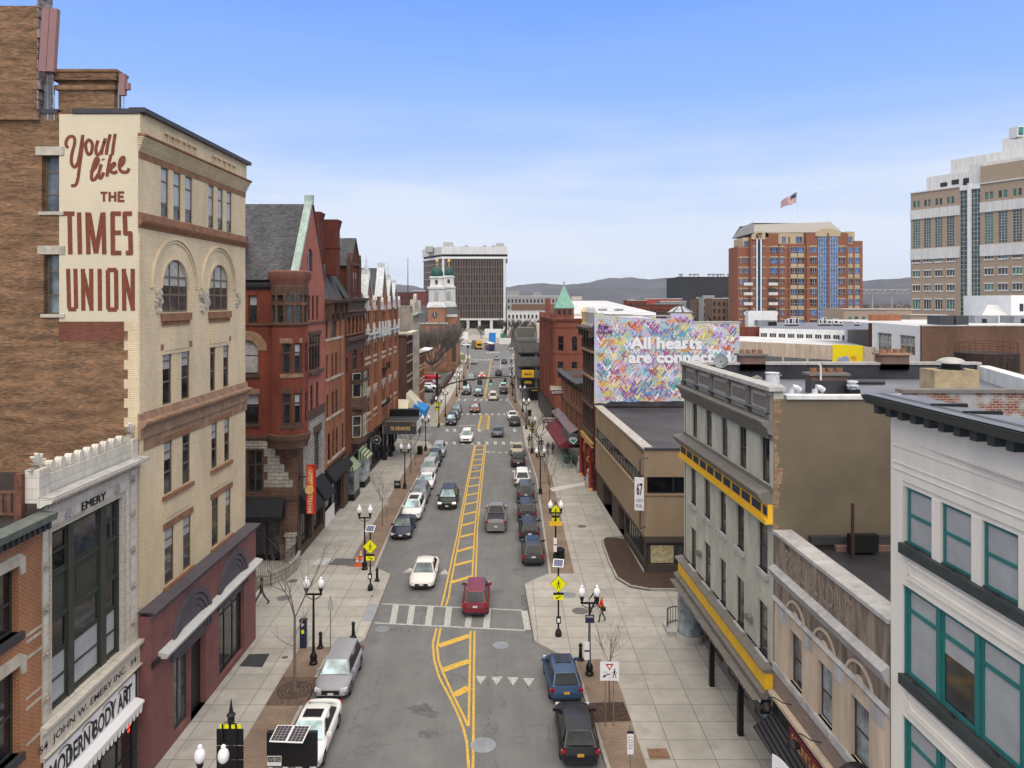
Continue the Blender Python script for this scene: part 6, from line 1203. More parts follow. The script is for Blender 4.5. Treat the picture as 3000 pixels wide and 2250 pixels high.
MB(FP_).box(2.0,6.2,3.15,3.85,.12,.2).build('board',M['maroon'],sg);text(FP_,"FELLINI'S KITCHEN",2.3,6.0,3.3,3.7,.205,M['gold'],sg)
for k,q in enumerate(((1.4,),(4.0,))):
    u_=q[0];g=thing('gooseneck_lamp','black gooseneck lamp with dish shade %s'%('beyond the far end of the red sign' if k==0 else 'over the middle of the red sign'),'lamp',tuple(FP_.P(u_,4.6,0)))
    MB(FP_).tube([(u_+.5,4.6,.03),(u_+.35,4.6,.35),(u_+.1,4.7,.6),(u_-.1,4.6,.75),(u_-.15,4.35,.8)],.022,6).build('arm',M['black'],g);p=FP_.P(u_-.15,4.1,.8);MB(None).lathe(tuple(p),[(.26,0),(.24,.08),(.12,.2),(.05,.26),(0,.27)],14).build('shade',M['black'],g,smooth=50)
rsn=thing('round_sign','round black pub sign with a thin yellow ring at the bottom right','sign',tuple(at(2507,2280,24.6)));c_=at(2507,2295,24.4)
MB(None).lathe(tuple(c_),[(0,-.12),(.56,-.12),(.63,-.06),(.63,.14),(0,.14)][::-1],32,ax=1).build('disc',M['black'],rsn,smooth=40);MB(None).lathe(tuple(c_),[(.44,-.135),(.465,-.135),(.465,-.12)][::-1],32,ax=1).build('yellow_ring',M['signy'],rsn);Fq=Fr((c_.x-.5,c_.y-.125),(c_.x+.5,c_.y-.125));text(Fq,'CAP',.3,.7,c_.z+.12,c_.z+.3,.01,M['greyst'],rsn);MB(None).box(c_.x+.5,11.8,c_.y-.03,c_.y+.03,c_.z+.1,c_.z+.2).build('bracket',M['black'],rsn)
ps=thing('banner','half-round food poster banner hanging from the shop awning at the bottom','banner',tuple(at(2280,2230,27)));p0_=at(2257,2198,27.4);Fq=Fr((p0_.x,p0_.y-.2),(p0_.x+.75,p0_.y-.9))
MB(Fq).prism([(0,p0_.z-1.3)]+[(1.02*math.sin(a),p0_.z-1.3+1.3*math.cos(a))for a in[math.pi/2*(1-j/10)for j in range(11)]],0,.03).build('panel',M['signw'],ps)
for j,(a_,r_,m_)in enumerate(((.35,.8,'red'),(.7,.95,'maroon'),(.5,.4,'bluec'),(1.0,.6,'brickred'),(.2,.3,'red'),(.9,1.0,'bluec'))):MB(Fq).prism([(r_*.8*math.sin(a_)+.12*math.cos(t_),p0_.z-1.3+r_*math.cos(a_)+.14*math.sin(t_))for t_ in[math.pi*k/4 for k in range(8)]],.03,.034+.001*j).build('printed_picture',M[m_],ps)
# ---- white building with teal windows
wb=thing('white_building','off white stucco building with teal window frames and a dark bracketed cornice','building',(16,17,0))
FW=Fr((11.86,23.2),(12.42,8.5));LW=FW.L
p1_=[(FW.U(r4_(a,0)[0],-.1),FW.U(r4_(b,0)[0],-.1))for a,b in((785,1010),(1097,1360),(1462,1780))];u00=FW.U(r4_(735,0)[0]);wv1,wv0=FW.V(*r4_(745,780)),FW.V(*r4_(737,1330));sp_=(p1_[2][0]-p1_[0][0])/2;ww_=(p1_[0][1]-p1_[0][0]+p1_[2][1]-p1_[2][0])/2
tops=[(p1_[0][0]+sp_*k,p1_[0][0]+sp_*k+ww_)for k in range(6)];ue=tops[-1][1]+.1
v2t,v2b=FW.V(*r5_(760,45)),FW.V(*r5_(740,830));ph=wv0-v2t
mb=MB(FW);wall(mb,0,LW,0,17.7,[(u00,ue,wv0,wv1),(u00,ue,v2b,v2t),(u00,ue,v2b-ph-(v2t-v2b),v2b-ph),(u00,ue,.6,3.6)],.45);mb.build('wall',M['whitest'],wb)
MB(None).box(11.9,30,8.5,23.18,0,16.8,skip='-a').build('side_wall',M['whitest'],wb)
for k,(a,b)in enumerate(tops):
    win(FW,wb,a,b,wv0+.03,wv1-.16,w=-.1,fm=M['frame_teal'],rails=(.52,),fw=.09,gm=M['blind']if True else None,blind=None)
    if k<5:MB(FW).box(b+.02,tops[k+1][0]-.02,wv0+.02,wv1-.16,-.3,-.03).build('pier',M['whitest'],wb)
MB(FW).box(u00,ue,wv1-.16,wv1-.002,-.44,-.05).build('lintel',M['whitest'],wb)
for vb_,vt2 in((v2b,v2t),(v2b-ph-(v2t-v2b),v2b-ph)):
    for k in range(5):
        a=u00+.05+1.63*k;b=a+1.63
        if b>ue:break
        win(FW,wb,a+.06,b-.06,vb_+.05,vt2-.02,w=-.1,fm=M['frame_teal'],rails=(.74,),fw=.12,gm=M['glass']if k==1 else M['blind'],blind=.45 if k==1 else None);MB(FW).box(a-.07,a+.07,vb_,vt2,-.2,-.06).build('mullion',M['frame_teal'],wb)
for vb_ in(wv0,v2b,v2b-ph-(v2t-v2b)):
    MB(FW).box(u00-.03,ue,vb_-.28,vb_+.02,-.3,.12).box(u00-.01,ue,vb_+.02,vb_+.06,-.3,-.06).build('sill',M['greengrey'],wb)
    mb=MB(FW);a=u00+.25
    while a<ue-.5:
        b=min(a+6.4,ue-.2);
        for w0_,e in((.045,0),(.03,.1)):mb.box(a+e,b-e,vb_-.5-e*.4,vb_-.42-e*.4,0,w0_);mb.box(a+e,b-e,vb_-ph+.25+e,vb_-ph+.33+e,0,w0_);mb.box(a+e,a+e+.08,vb_-ph+.3,vb_-.45,0,w0_)
        a+=6.6
    mb.build('spandrel_moulding',M['whitest'],wb)
    for k in range(4):u_=u00+.6+k*sp_*1.0;MB(FW).tube([(u_,vb_+.05,.0),(u_+.02,vb_+.1,.05),(u_+.18,vb_+.1,.05),(u_+.2,vb_+.05,.0)],.015,5).build('hook',M['black'],wb)
for v in(16.6,16.1,15.9):band(FW,wb,v-.03,v,.03,M['whitest'],'string_course',u0=.15)
band(FW,wb,0,0,0,M['greengrey'],'cornice',prof=[(17.74,.3),(17.78,.55),(17.96,.68),(18.05,.72),(18.08,.0)],u0=-.45,u1=LW)
mb=MB(FW);u_=-.2
while u_<LW:mb.box(u_,u_+.26,17.5,17.76,0,.42);u_+=.65
mb.box(-.3,LW,17.6,17.74,0,.06);mb.build('cornice_brackets',M['greengrey'],wb)
mb=MB(FW);mb.poly([(-.4,18.09,.68),(LW,18.09,.68),(LW,18.02,-.95),(-.4,18.02,-.95)]);mb.box(-.4,LW,16.8,18.01,-1.0,-.95);mb.build('roof',M['roofg'],wb)
mb=MB(FW)
for u_,a in((2.2,1.5),(3.6,1.6),(7.5,1.5)):mb.box(u_,u_+.12,18.02,18.12,-.9,.1)
mb.build('roof_seams',M['black'],wb)
nb=thing('brick_wall','whitewashed red brick party wall with dark coping rising behind the white building roof','wall',(24,33,11));MB(None).box(17.0,40,32.0,32.34,10,17.05).build('wall',brick('whitewashed brick',(.27,.09,.05),(.2,.07,.04),(.35,.3,.26),bw=.3,bh=.11,ms=.02,var=.3,stain=((.36,.36,.35),.47,.6,1.5),streak=1),nb);MB(None).box(16.8,40,31.9,32.5,17.05,17.2).build('coping',M['greytrim'],nb)
# ================================================================ low tan building, number 67
tb=thing('tan_building','low tan brick building with ribbon windows and a black flat roof','building',(18,70,0))
F67=Fr((9.53,80.8),(10.5,57.4));F6S=Fr((10.5,57.4),(30,57.4));L6=F67.L;zt6,zw1,zw0,zo=9.6,7.5,6.2,2.95
ug=F67.U(rs_(350,0)[0]);un=[F67.U(rs_(x,0)[0])for x in(170,215,245,300,345)]
mb=MB(F67);wall(mb,0,L6,zo,zt6,[(.05,L6-.1,zw0,zw1)],.25);mb.build('street_wall',M['tan67'],tb);mb=MB(F6S);wall(mb,0,F6S.L,zo,zt6,[(.1,19.4,zw0,zw1)],.25);mb.build('side_wall',M['tan67'],tb)
MB(F67).poly([(0,zo,0),(L6,zo,0),(L6,zo,-1.3),(0,zo,-1.3)][::-1]).build('soffit',M['browndk'],tb)
win(F67,tb,.05,L6-.1,zw0,zw1,w=-.12,fm=M['frame_dark'],rails=(),muls=tuple(k/18 for k in range(1,18)),fw=.07);win(F6S,tb,.1,19.4,zw0,zw1,w=-.12,fm=M['frame_dark'],rails=(),muls=tuple(k/9 for k in range(1,9)),fw=.1)
band(F67,tb,zw0-.1,zw0,.1,M['tan67'],'sill');band(F6S,tb,zw0-.1,zw0,.1,M['tan67'],'sill');band(F67,tb,zo-.25,zo,.03,M['browndk'],'edge_band');band(F6S,tb,zo-.45,zo-.003,.03,M['browndk'],'edge_band')
mb=MB(F67);wall(mb,0,L6,0,zo-.05,[(un[0]+.3,un[2],.14,zo-.3),(un[3]-.2,ug-.4,.14,zo-.3),(ug,L6-.25,.75,zo-.3)],.9,w=-.15);mb.build('ground_wall',M['browndk'],tb)
win(F67,tb,ug,L6-.25,.75,zo-.3,w=-.3,fm=M['frame_dark'],rails=(),muls=tuple(k/9 for k in range(1,9)),fw=.12)
for a,b in((un[0]+.3,un[2]),(un[3]-.2,ug-.4)):MB(F67).poly([(a,.14,-1.0),(b,.14,-1.0),(b,zo-.3,-1.0),(a,zo-.3,-1.0)]).build('doorway',M['frame_dark'],tb)
mb=MB(F6S);wall(mb,0,F6S.L,0,zo-.4,[(.25,19,.75,zo-.6)],.3,w=-.1);mb.build('ground_side_wall',M['browndk'],tb);win(F6S,tb,.25,19,.75,zo-.6,w=-.25,fm=M['frame_dark'],rails=(),muls=tuple(k/8 for k in range(1,8)),fw=.12)
MB(F6S).box(.55,2.3,.85,zo-.75,-.28,-.24).build('boarded_panel',mat('plywood',(.5,.42,.24),.8,var=.4,sc_=3),tb)
mb=MB(None);mb.poly([(10.4,57.5,zt6-.25),(30,57.5,zt6-.25),(30,81.5,zt6-.25),(9.6,81.5,zt6-.25)]);mb.build('roof',M['roofb'],tb)
MB(F67).box(0,L6+.05,zt6,zt6+.1,-.75,.1).build('coping',M['greytrim_l'],tb);MB(F6S).box(.0,F6S.L,zt6-.01,zt6+.12,-.3,.12).build('coping',M['metal_dk'],tb)
sg=thing('blade_sign','white blade sign reading 67 NORTH PEARL on a rusty pole at the tan building corner','sign',(10.1,57.0,2.2));a,b=at(1859,0,57).x,at(1886,0,57).x;Fq=Fr((a,57.0),(b,56.9));za_,zb_=at(0,1399,57).z,at(0,1495,57).z
MB(Fq).box(0,Fq.L,zb_,za_,-.12,0).build('panel',M['signw'],sg);text(Fq,'67',.15,Fq.L-.1,za_-1.35,za_-.4,.01,M['bronze'],sg,bold=.03);text(Fq,'NORTH',.12,Fq.L-.08,zb_+.62,zb_+.88,.01,M['bronze'],sg);text(Fq,'PEARL',.12,Fq.L-.1,zb_+.22,zb_+.48,.01,M['bronze'],sg)
MB(None).tube([(a+.42,57.02,at(0,1550,57).z),(a+.42,57.02,at(0,1345,57).z),(b+.35,57.02,at(0,1342,57).z)],.05,6).tube([(a+.42,57.02,at(0,1550,57).z),(b+.2,57.3,at(0,1545,57).z)],.04,6).build('pole',M['bronze'],sg)
pl=[gr(*rs_(*q),.14)for q in((345,1170),(200,1182),(172,1205),(180,1245),(230,1390),(290,1512),(400,1580),(560,1608),(845,1612))];P2=[(p.x,p.y)for p in pl]
o=MB(W3).prism(([(10.42,57.35),(F67.P(ug,0,-.1).x,F67.P(ug,0,-.1).y)]+P2[1:-1]+[(14,P2[-1][1]),(14,57.35)]),.14,.24);o=o.build('planting_bed',M['soil']);tag(o,'bare brown mulch bed with a curved kerb beside the tan building','planting bed')
mb=MB(W3)
for(ax_,ay_),(bx_,by_)in zip(P2,P2[1:]):
    dd=Vector((bx_-ax_,by_-ay_)).normalized();n_=Vector((dd.y,-dd.x))*.16;mb.prism([(ax_,ay_),(bx_,by_),(bx_-n_.x,by_-n_.y),(ax_-n_.x,ay_-n_.y)][::-1],.14,.3)
tag(mb.build('kerb_edging',M['kerb']),'curved grey stone edging round the mulch bed','edging')
rl=thing('railing','short curved black iron railing at the shop corner beside the mulch bed','railing',tuple(gr(1995,1830,.14)));mb=MB(None)
for k in range(8):a=math.pi*.5+k*.22;x,y=11.0+.9*math.cos(a),47.3+.9*math.sin(a)*.9;mb.tube([(x,y,.3),(x,y,1.5)],.02,5)
mb.tube([(11.0+.9*math.cos(math.pi*.5+k*.22),47.3+.81*math.sin(math.pi*.5+k*.22),1.4)for k in range(8)],.03,5).tube([(11.0+.9*math.cos(math.pi*.5+k*.22),47.3+.81*math.sin(math.pi*.5+k*.22),.5)for k in range(8)],.03,5);mb.build('bars',M['black'],rl)
MB(None).box(10.0,11.0,46.7,48.2,.14,.4).build('base',M['conc'],rl)
# ================================================================ mural building
mu=thing('mural_building','building whose blank wall carries a huge multicoloured mural reading All hearts are connected','building',(17,86,0))
mq_=lambda x,y:at(1740+x*.1989,900+y*.1989,82.0)
FMU=Fr((9.55,82.0),(25.4,82.0));U_=lambda x:mq_(x,0).x-9.55;V_=lambda y:mq_(0,y).z
def mural_mat():
    m,t,b=_m('mural paint');b.inputs['Roughness'].default_value=.7;uv=t.nodes.new('ShaderNodeUVMap');n=t.nodes.new('ShaderNodeTexNoise');n.inputs['Scale'].default_value=.9;n.inputs['Detail'].default_value=4
    t.links.new(uv.outputs[0],n.inputs[0]);r=t.nodes.new('ShaderNodeValToRGB');t.links.new(n.outputs[0],r.inputs[0]);cols=[(.14,.14,.38),(.38,.32,.52),(.58,.48,.62),(.30,.46,.62),(.66,.50,.22),(.16,.42,.45),(.5,.28,.48)]
    while len(r.color_ramp.elements)<len(cols):r.color_ramp.elements.new(.5)
    for i,(e,c)in enumerate(zip(r.color_ramp.elements,cols)):e.position=.3+.4*i/(len(cols)-1);e.color=(*c,1)
    t.links.new(r.outputs[0],b.inputs['Base Color']);return m
zr=9.4;prof_=[(0,zr),(15.85,zr),(15.85,V_(228)),(U_(1450),V_(228)),(U_(1440),V_(95)),(U_(1130),V_(92)),(U_(1128),V_(170)),(U_(520),V_(150)),(U_(150),V_(128)),(U_(148),V_(85)),(0,V_(82))]
MB(FMU).prism(prof_,-.3,0).build('wall',mural_mat(),mu)
mb=MB(FMU);random.seed(21);PAL=len(GREENS)
fld={}
def fcol(u,v):
    k=(int(u/1.1+v*.3),int(v/.8))
    if k not in fld:fld[k]=random.sample(range(PAL),2)
    return random.choice(fld[k])if random.random()<.75 else random.randrange(PAL)
for i in range(2700):
    u,v=random.uniform(.6,15.2),random.uniform(zr+.55,18.9);s_=random.choice((.13,.17,.22,.28,.4));top=V_(228)if u>U_(1450)else(V_(95)if u>U_(1135)else V_(165))
    if v>top-s_-.05:v=top-s_-.05-random.random()
    mb.cur=fcol(u,v);wd=s_*random.uniform(.3,.62);z=.004+.004*random.random();q=s_*random.uniform(.5,.9)
    L0,L1,c0_=(u-q,v+s_),(u+q,v+s_),(u,v-s_*.3);a=(L0[0]-wd,L0[1]);b=(c0_[0]-wd*.2,c0_[1]-wd)
    mb.poly([(*L0,z),(L0[0]-wd,L0[1]-wd*.2,z),(c0_[0],c0_[1]-wd,z),(*c0_,z)]);mb.poly([(*c0_,z+.001),(c0_[0],c0_[1]-wd,z+.001),(L1[0]+wd,L1[1]-wd*.2,z+.001),(*L1,z+.001)])
mb.build('painted_hearts',GREENS,mu)
MB(FMU).prism([(0,zr),(U_(1340),zr)]+[(U_(1340)*(1-k/16),zr+.5+.14*random.random()-(.2 if k>13 else 0))for k in range(17)],.014,.02).build('tar_edge',M['roofb'],mu)
shd=mat('letter outline',(.16,.16,.2),.8)
for s_,a,b,y0,y1 in(('All hearts',528,1592,622,438),('are connected',505,2012,828,650)):
    text(FMU,s_,U_(a)-.05,U_(b)-.05,V_(y0)-.06,V_(y1)-.06,.022,shd,mu,bold=.06);text(FMU,s_,U_(a),U_(b),V_(y0),V_(y1),.03,M['signw'],mu,bold=.045)
text(FMU,'Free',U_(65),U_(212),V_(330),V_(250),.024,M['black'],mu,bold=.02,sk=.1);text(FMU,'Humanity',U_(36),U_(270),V_(420),V_(335),.024,M['black'],mu,bold=.02,sk=.1)
MB(None).box(9.6,25.4,82.35,90.2,0,18.4,skip='-a').build('rear_walls',M['brickd'],mu);MB(FMU).box(U_(1450),15.95,V_(228),V_(228)+.12,-1.5,.05).box(U_(150),U_(1128),V_(128)-.05,V_(128)+.08,-.5,-.02).build('coping',M['greyst'],mu)
sk=at(1990,905,86);mb=MB(None);z0_=18.4
mb.lathe((sk.x+.1,86,z0_+1.0),[(1.75,.0),(1.75,.12),(.15,1.05),(0,1.05)],8);mb.build('skylight',M['bronze'],mu);mb=MB(None)
for k in range(8):a=2*math.pi*(k+.5)/8;mb.poly([(sk.x+.1+1.45*math.cos(a-.3),86+1.45*math.sin(a-.3),z0_+1.27),(sk.x+.1+1.45*math.cos(a+.3),86+1.45*math.sin(a+.3),z0_+1.27),(sk.x+.1+.5*math.cos(a+.25),86+.5*math.sin(a+.25),z0_+1.88),(sk.x+.1+.5*math.cos(a-.25),86+.5*math.sin(a-.25),z0_+1.88)])
mb.build('skylight_glass',M['glass_l'],mu);MB(None).lathe((sk.x+.1,86,z0_),[(1.6,0),(1.6,1.0)],8).build('skylight_base',M['greyst'],mu)
MB(None).box(at(1927,0,84).x,at(1952,0,84).x,84,85,z0_,19.75).build('roof_housing',M['bronze'],mu)
# narrow dark street front
fd=thing('ornate_building','narrow dark ornate building front with a red and gold arched restaurant portal','building',(9.5,86,0));FD=Fr((9.12,90.3),(9.5,82.1));LD=FD.L
do=[(.5+k*2.0,1.9+k*2.0,v,v+2.2)for k in range(4)for v in(6.7,9.7,13.0,15.6)]
mb=MB(FD);wall(mb,0,LD,5.6,18.3,do,.3);mb.build('wall',brick('dark brown front',(.11,.07,.055),(.09,.055,.045),(.07,.05,.04),var=.3),fd)
for o in do:win(FD,fd,*o,w=-.2,fm=M['frame_brown'],simple=True)
for v in(5.9,9.1,12.3,15.2):band(FD,fd,v,v+.22,.25,M['terra_l']if v>12 else M['brownp'],'string_course')
band(FD,fd,0,0,0,M['bronze'],'cornice',prof=[(17.4,.1),(17.7,.7),(18.0,.9),(18.05,0)]);mb=MB(FD)
for k in range(5):mb.box(k*1.95,k*1.95+.35,16.9,17.6,0,.55);
mb.box(0,LD,17.0,17.4,0,.1);mb.build('cornice_brackets',M['bronze'],fd)
for k in range(4):p=FD.P(.9+k*2.1,18.1,-.1);MB(None).lathe((p.x,p.y,18.05),[(.42,0),(.42,.25),(.3,.3),(.36,1.4),(.45,1.6),(.2,2.0),(0,2.3)],10).build('finial',M['greyst']if k else M['gold'],fd,smooth=50)
mb=MB(FD);wall(mb,0,LD,0,5.6,[(1.2,4.0,.14,4.5,'arch'),(5.2,7.6,.8,3.8)],.6);mb.build('portal',mat('oxblood paint',(.14,.02,.018),.5),fd);mb=MB(FD);
arch_ring(FD,fd,2.6,3.1,1.4,1.6,0,.1,M['gold'],name='gold_arch');MB(FD).box(0,LD,5.25,5.4,0,.3).box(0,LD,4.85,4.92,0,.25).build('gold_moulding',M['gold'],fd);MB(FD).poly([(1.2,.14,-.58),(4,.14,-.58),(4,4.5,-.58),(1.2,4.5,-.58)]).poly([(5.2,.8,-.58),(7.6,.8,-.58),(7.6,3.8,-.58),(5.2,3.8,-.58)]).build('dark_interior',M['glass'],fd)
for q in((.7,0),(4.6,0),(7.9,0)):p=FD.P(q[0],0,.3);MB(None).lathe((p.x,p.y,.14),[(.25,0),(.25,.4),(.17,.5),(.17,4.2),(.26,4.5),(0,4.5)],10).build('column',mat('oxblood column',(.2,.02,.015),.4),fd,smooth=40);MB(None).lathe((p.x,p.y,.14),[(.27,0),(.27,.3),(.2,.42)],10).build('gold_base',M['gold'],fd)
gm=thing('round_sign','round black and gold emblem sign by the red restaurant portal','sign',tuple(at(1727,1345,84)));c_=at(1727,1345,84);MB(None).lathe(tuple(c_),[(0,-.06),(.22,-.06),(.34,-.06),(.34,.06),(0,.06)][::-1],20,ax=1).build('disc',M['gold'],gm);MB(None).lathe(tuple(c_),[(0,-.075),(.24,-.075),(.24,-.06)][::-1],20,ax=1).build('disc_face',M['black'],gm);MB(None).lathe(tuple(c_),[(0,-.085),(.12,-.085),(.12,-.075)][::-1],4,ax=1).build('emblem',M['gold'],gm)
# ---- brick rows beyond
for(A,B,lab,nb_,m_)in(((8.3,100.4),(9.1,90.4),'brick row house with heavy bracketed cornice above the maroon awning',4,'terra'),((7.95,110.5),(8.3,100.5),'brick row house with plain parapet between the awning and the turreted building',4,'terra')):
    F_=Fr(A,B);t=block('brick_building',lab,'building',F_,11.0,18,brick('brown orange brick',(.27,.115,.06),(.22,.09,.05),(.2,.12,.08),var=.3),M['roofb'],2,nb_,zf0=4.6,wfrac=.45,hfrac=.7)
    band(F_,t,0,0,0,M['metal_dk'],'cornice',prof=[(10.3,.1),(10.6,.55),(10.95,.75),(11.05,0)]);MB(F_).box(0,F_.L,0,4.4,0,.12).build('shopfront',M['black'],t);MB(F_).box(.5,F_.L-.5,.5,3.2,.12,.14).build('shop_glass',M['glass'],t)
    mb=MB(F_)
    for k in range(9):mb.box(k*1.15+.2,k*1.15+.45,9.9,10.5,0,.4);mb.box(k*1.15+.2,k*1.15+.45,6.95,7.1,0,.12)
    mb.box(0,F_.L,10.0,10.3,0,.08);mb.build('brackets',M['bronze'],t)
pl_=lambda x,y:(1450+x*.18083,1080+y*.18083)
aw=thing('awning','long maroon canvas awning of the shop under the two white lettered signs','awning',(8,103,3));F_=Fr((7.75,112),(9.0,92.5));mb=MB(F_)
mb.poly([(2.5,4.3,.1),(2.5,2.7,2.3),(17.5,2.7,2.3),(17.5,4.3,.1)]);mb.poly([(2.5,2.7,2.3),(2.5,2.45,2.3),(17.5,2.45,2.3),(17.5,2.7,2.3)]);mb.poly([(2.5,4.3,.1),(2.5,2.45,.1),(2.5,2.45,2.3),(2.5,2.7,2.3)]);mb.poly([(17.5,4.3,.1),(17.5,2.7,2.3),(17.5,2.45,2.3),(17.5,2.45,.1)]);mb.build('canvas',M['maroon'],aw)
mb=MB(F_);mb.poly([(0,5.0,.1),(0,4.5,1.1),(19,4.5,1.1),(19,5.0,.1)]);mb.box(0,19,4.3,4.5,1.0,1.1);mb.build('metal_canopy',M['brownmet'],aw);MB(F_).box(13.5,19.2,3.2,4.5,.1,1.3).build('grey_box_sign',mat('slate sign',(.1,.11,.12),.5),aw)
for lab,x0,x1,y0,y1,Y,s_ in(('upper dark red sign board reading LODGES, projecting high on the brick row',893,1258,345,418,108,"LODGE'S"),('lower dark red sign board reading LODGE beside the maroon awning',785,1090,812,880,110,"LODGE'S")):
    a,b=at(pl_(x0,0)[0],0,Y).x,at(pl_(x1,0)[0],0,Y).x;z0_,z1_=at(0,pl_(0,y1)[1],Y).z,at(0,pl_(0,y0)[1],Y).z;t=thing('shop_sign',lab,'sign',((a+b)/2,Y,z0_));Fq=Fr((a,Y),(b,Y));MB(Fq).box(0,Fq.L,z0_,z1_,-.3,0).build('board',M['maroon'],t);MB(Fq).box(0,Fq.L,z1_,z1_+.1,-.3,0.02).build('top_edge',M['signw'],t)
    text(Fq,s_,Fq.L*.08,Fq.L*.94,z0_+.14,z1_-.12,.01,M['signw'],t,bold=.03);MB(Fq).box(Fq.L-.05,Fq.L+.4,z0_+.1,z0_+.2,-.2,-.1).build('bracket',M['bronze'],t)
    if y0<500:MB(Fq).box(.1,Fq.L*.5,z1_+.12,z1_+.5,-.3,-.05).build('second_board',M['cream'],t);MB(Fq).box(-.1,Fq.L*.6,z0_-.1,z1_+.65,-.4,-.31).build('frame',M['brownmet'],t)
dm=thing('shop_sign','white diamond gem shaped shop sign with teal facets at the end of the maroon awning','sign',tuple(at(1680,1295,92.5)));g=lambda x,y:at(*pl_(x,y),92.5);q=[g(1198,1158),g(1275,1228),g(1338,1155),g(1310,1118),g(1225,1118)]
Fq=Fr((0,92.5),(1,92.5));MB(Fq).prism([(p.x,p.z)for p in q],-.1,.0).build('gem',M['signw'],dm);c_=Vector((sum(p.x for p in q)/5,0,sum(p.z for p in q)/5));MB(Fq).prism([(c_.x+(p.x-c_.x)*.72,c_.z+(p.z-c_.z)*.72)for p in q],0,.01).build('gem_face',M['tealp'],dm);MB(Fq).prism([(c_.x-.25,c_.z+.05),(c_.x+.25,c_.z+.05),(c_.x+.2,c_.z+.12),(c_.x-.2,c_.z+.12)],.01,.02).build('gem_facet',M['signw'],dm)
mb=MB(None);mb.tube([(q[2].x,92.5,q[2].z),(9.2,92.5,q[2].z)],.04,5);mb.build('bracket',M['black'],dm)
# ---- red turret building
tt=thing('brick_building','tall red brick building with a square corner turret under a pale green copper spire','building',(15,135,0))
FT1=Fr((6.65,148),(7.78,121.4));FT2=Fr((7.78,121.4),(26,121.4));zz=18.0;M['turr']=brick('deep red brick',(.26,.085,.055),(.20,.065,.042),(.18,.07,.05),var=.25)
c6=lambda x,y:(1550+x*.3617,750+y*.3617)
o1_=[(FT2.U(c6(a,0)[0]),FT2.U(c6(b,0)[0]),FT2.V(*c6(a,d)),FT2.V(*c6(a,c)))+e for a,b,c,d,e in((235,280,650,768,()),(347,390,650,770,('arch',)),(425,468,650,770,('arch',)),(232,278,858,985,()),(345,390,858,985,()))]
mb=MB(FT2);wall(mb,0,FT2.L,0,zz,o1_,.3);mb.build('south_wall',M['turr'],tt)
for o in o1_:win(FT2,tt,*o[:4],w=-.2,fm=M['frame_brown'],simple=True)
o2_=[(1+k*3.2,3+k*3.2,v,v+2.6)for k in range(8)for v in(5.0,9.0,13.2)]
mb=MB(FT1);wall(mb,0,FT1.L,0,zz,o2_,.3)
for k in range(9):mb.box(k*3.2,k*3.2+.7,3.5,zz+.8,0,.25)
mb.build('street_wall',M['turr'],tt)
for o in o2_:win(FT1,tt,*o,w=-.2,fm=M['frame_brown'],simple=True)
for F_ in(FT1,FT2):band(F_,tt,0,0,0,M['turr'],'cornice',prof=[(17.4,.05),(17.7,.25),(18.0,.4),(18.1,0)]);band(F_,tt,12.4,12.6,.12,M['turr'],'string_course');band(F_,tt,16.6,16.75,.12,M['turr'],'string_course')
MB(FT1).box(0,FT1.L,0,3.6,.26,.5).build('shopfront',M['black'],tt);MB(None).poly([(6.7,148,17.9),(7.8,121.5,17.9),(26,121.5,17.9),(26,148,17.9)]).build('roof',M['roofw'],tt)
MB(None).box(7.85,10.85,121.5,124.5,17.9,19.8).build('turret',M['turr'],tt);Fq=Fr((7.85,121.48),(10.85,121.48))
for k in range(3):win(Fq,tt,.35+k*.85,.9+k*.85,18.7,19.5,w=.03,fm=M['frame_brown'],rails=(),simple=True)
MB(None).lathe((9.35,123,19.8),[(2.3,-.1),(2.3,0),(1.75,.9),(.28,3.3),(.12,3.5),(.1,3.9),(.2,4.1),(.06,4.25),(.1,4.4),(0,4.5)],4,a0=R(45),a1=R(405)).build('spire',M['copper'],tt)
MB(None).box(7.5,8.5,146,147.5,18,21.4).build('chimney',M['turr'],tt)
wr=thing('hall','large pale hall roof with two skylights seen behind the green spire','building',(17,150,0));mb=MB(None);mb.poly([(10.5,149,18.4),(24.5,149,18.2),(24.5,185,20.9),(13,185,20.9)]);mb.poly([(24.5,149,18.2),(36,149,17),(24.5,185,20.9)]);mb.build('roof',M['roofw'],wr);MB(None).box(10.5,36,149.2,185,0,17).build('wall',M['tanbr'],wr)
for x in(1765,1812):p=at(x,912,158);MB(None).box(p.x-.9,p.x+.9,157,158.5,19.0,19.25).build('skylight',M['glass_l'],wr)
# ---- parking garage over the pavement
pg=thing('parking_garage','grey concrete parking garage with open decks overhanging the right pavement','parking garage',(6,170,0));xa,xb=2.2,7.2
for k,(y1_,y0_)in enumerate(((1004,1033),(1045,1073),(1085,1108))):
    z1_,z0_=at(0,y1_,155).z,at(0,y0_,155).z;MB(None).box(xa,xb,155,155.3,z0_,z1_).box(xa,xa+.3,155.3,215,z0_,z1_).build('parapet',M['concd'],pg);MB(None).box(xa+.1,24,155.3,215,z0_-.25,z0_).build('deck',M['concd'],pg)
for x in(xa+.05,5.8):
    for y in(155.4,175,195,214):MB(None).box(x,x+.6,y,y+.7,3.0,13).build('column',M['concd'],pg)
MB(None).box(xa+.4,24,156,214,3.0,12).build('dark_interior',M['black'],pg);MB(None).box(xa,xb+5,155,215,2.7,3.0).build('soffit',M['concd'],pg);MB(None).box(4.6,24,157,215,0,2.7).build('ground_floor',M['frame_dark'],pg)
MB(None).box(xa,xa+3.5,156,162,12.2,15.3).build('stair_tower',mat('dull olive grey',(.12,.115,.1),.8),pg);MB(None).box(6.2,7.3,155.2,160,12.3,16.2).build('cream_housing',M['cream'],pg);mb=MB(None)
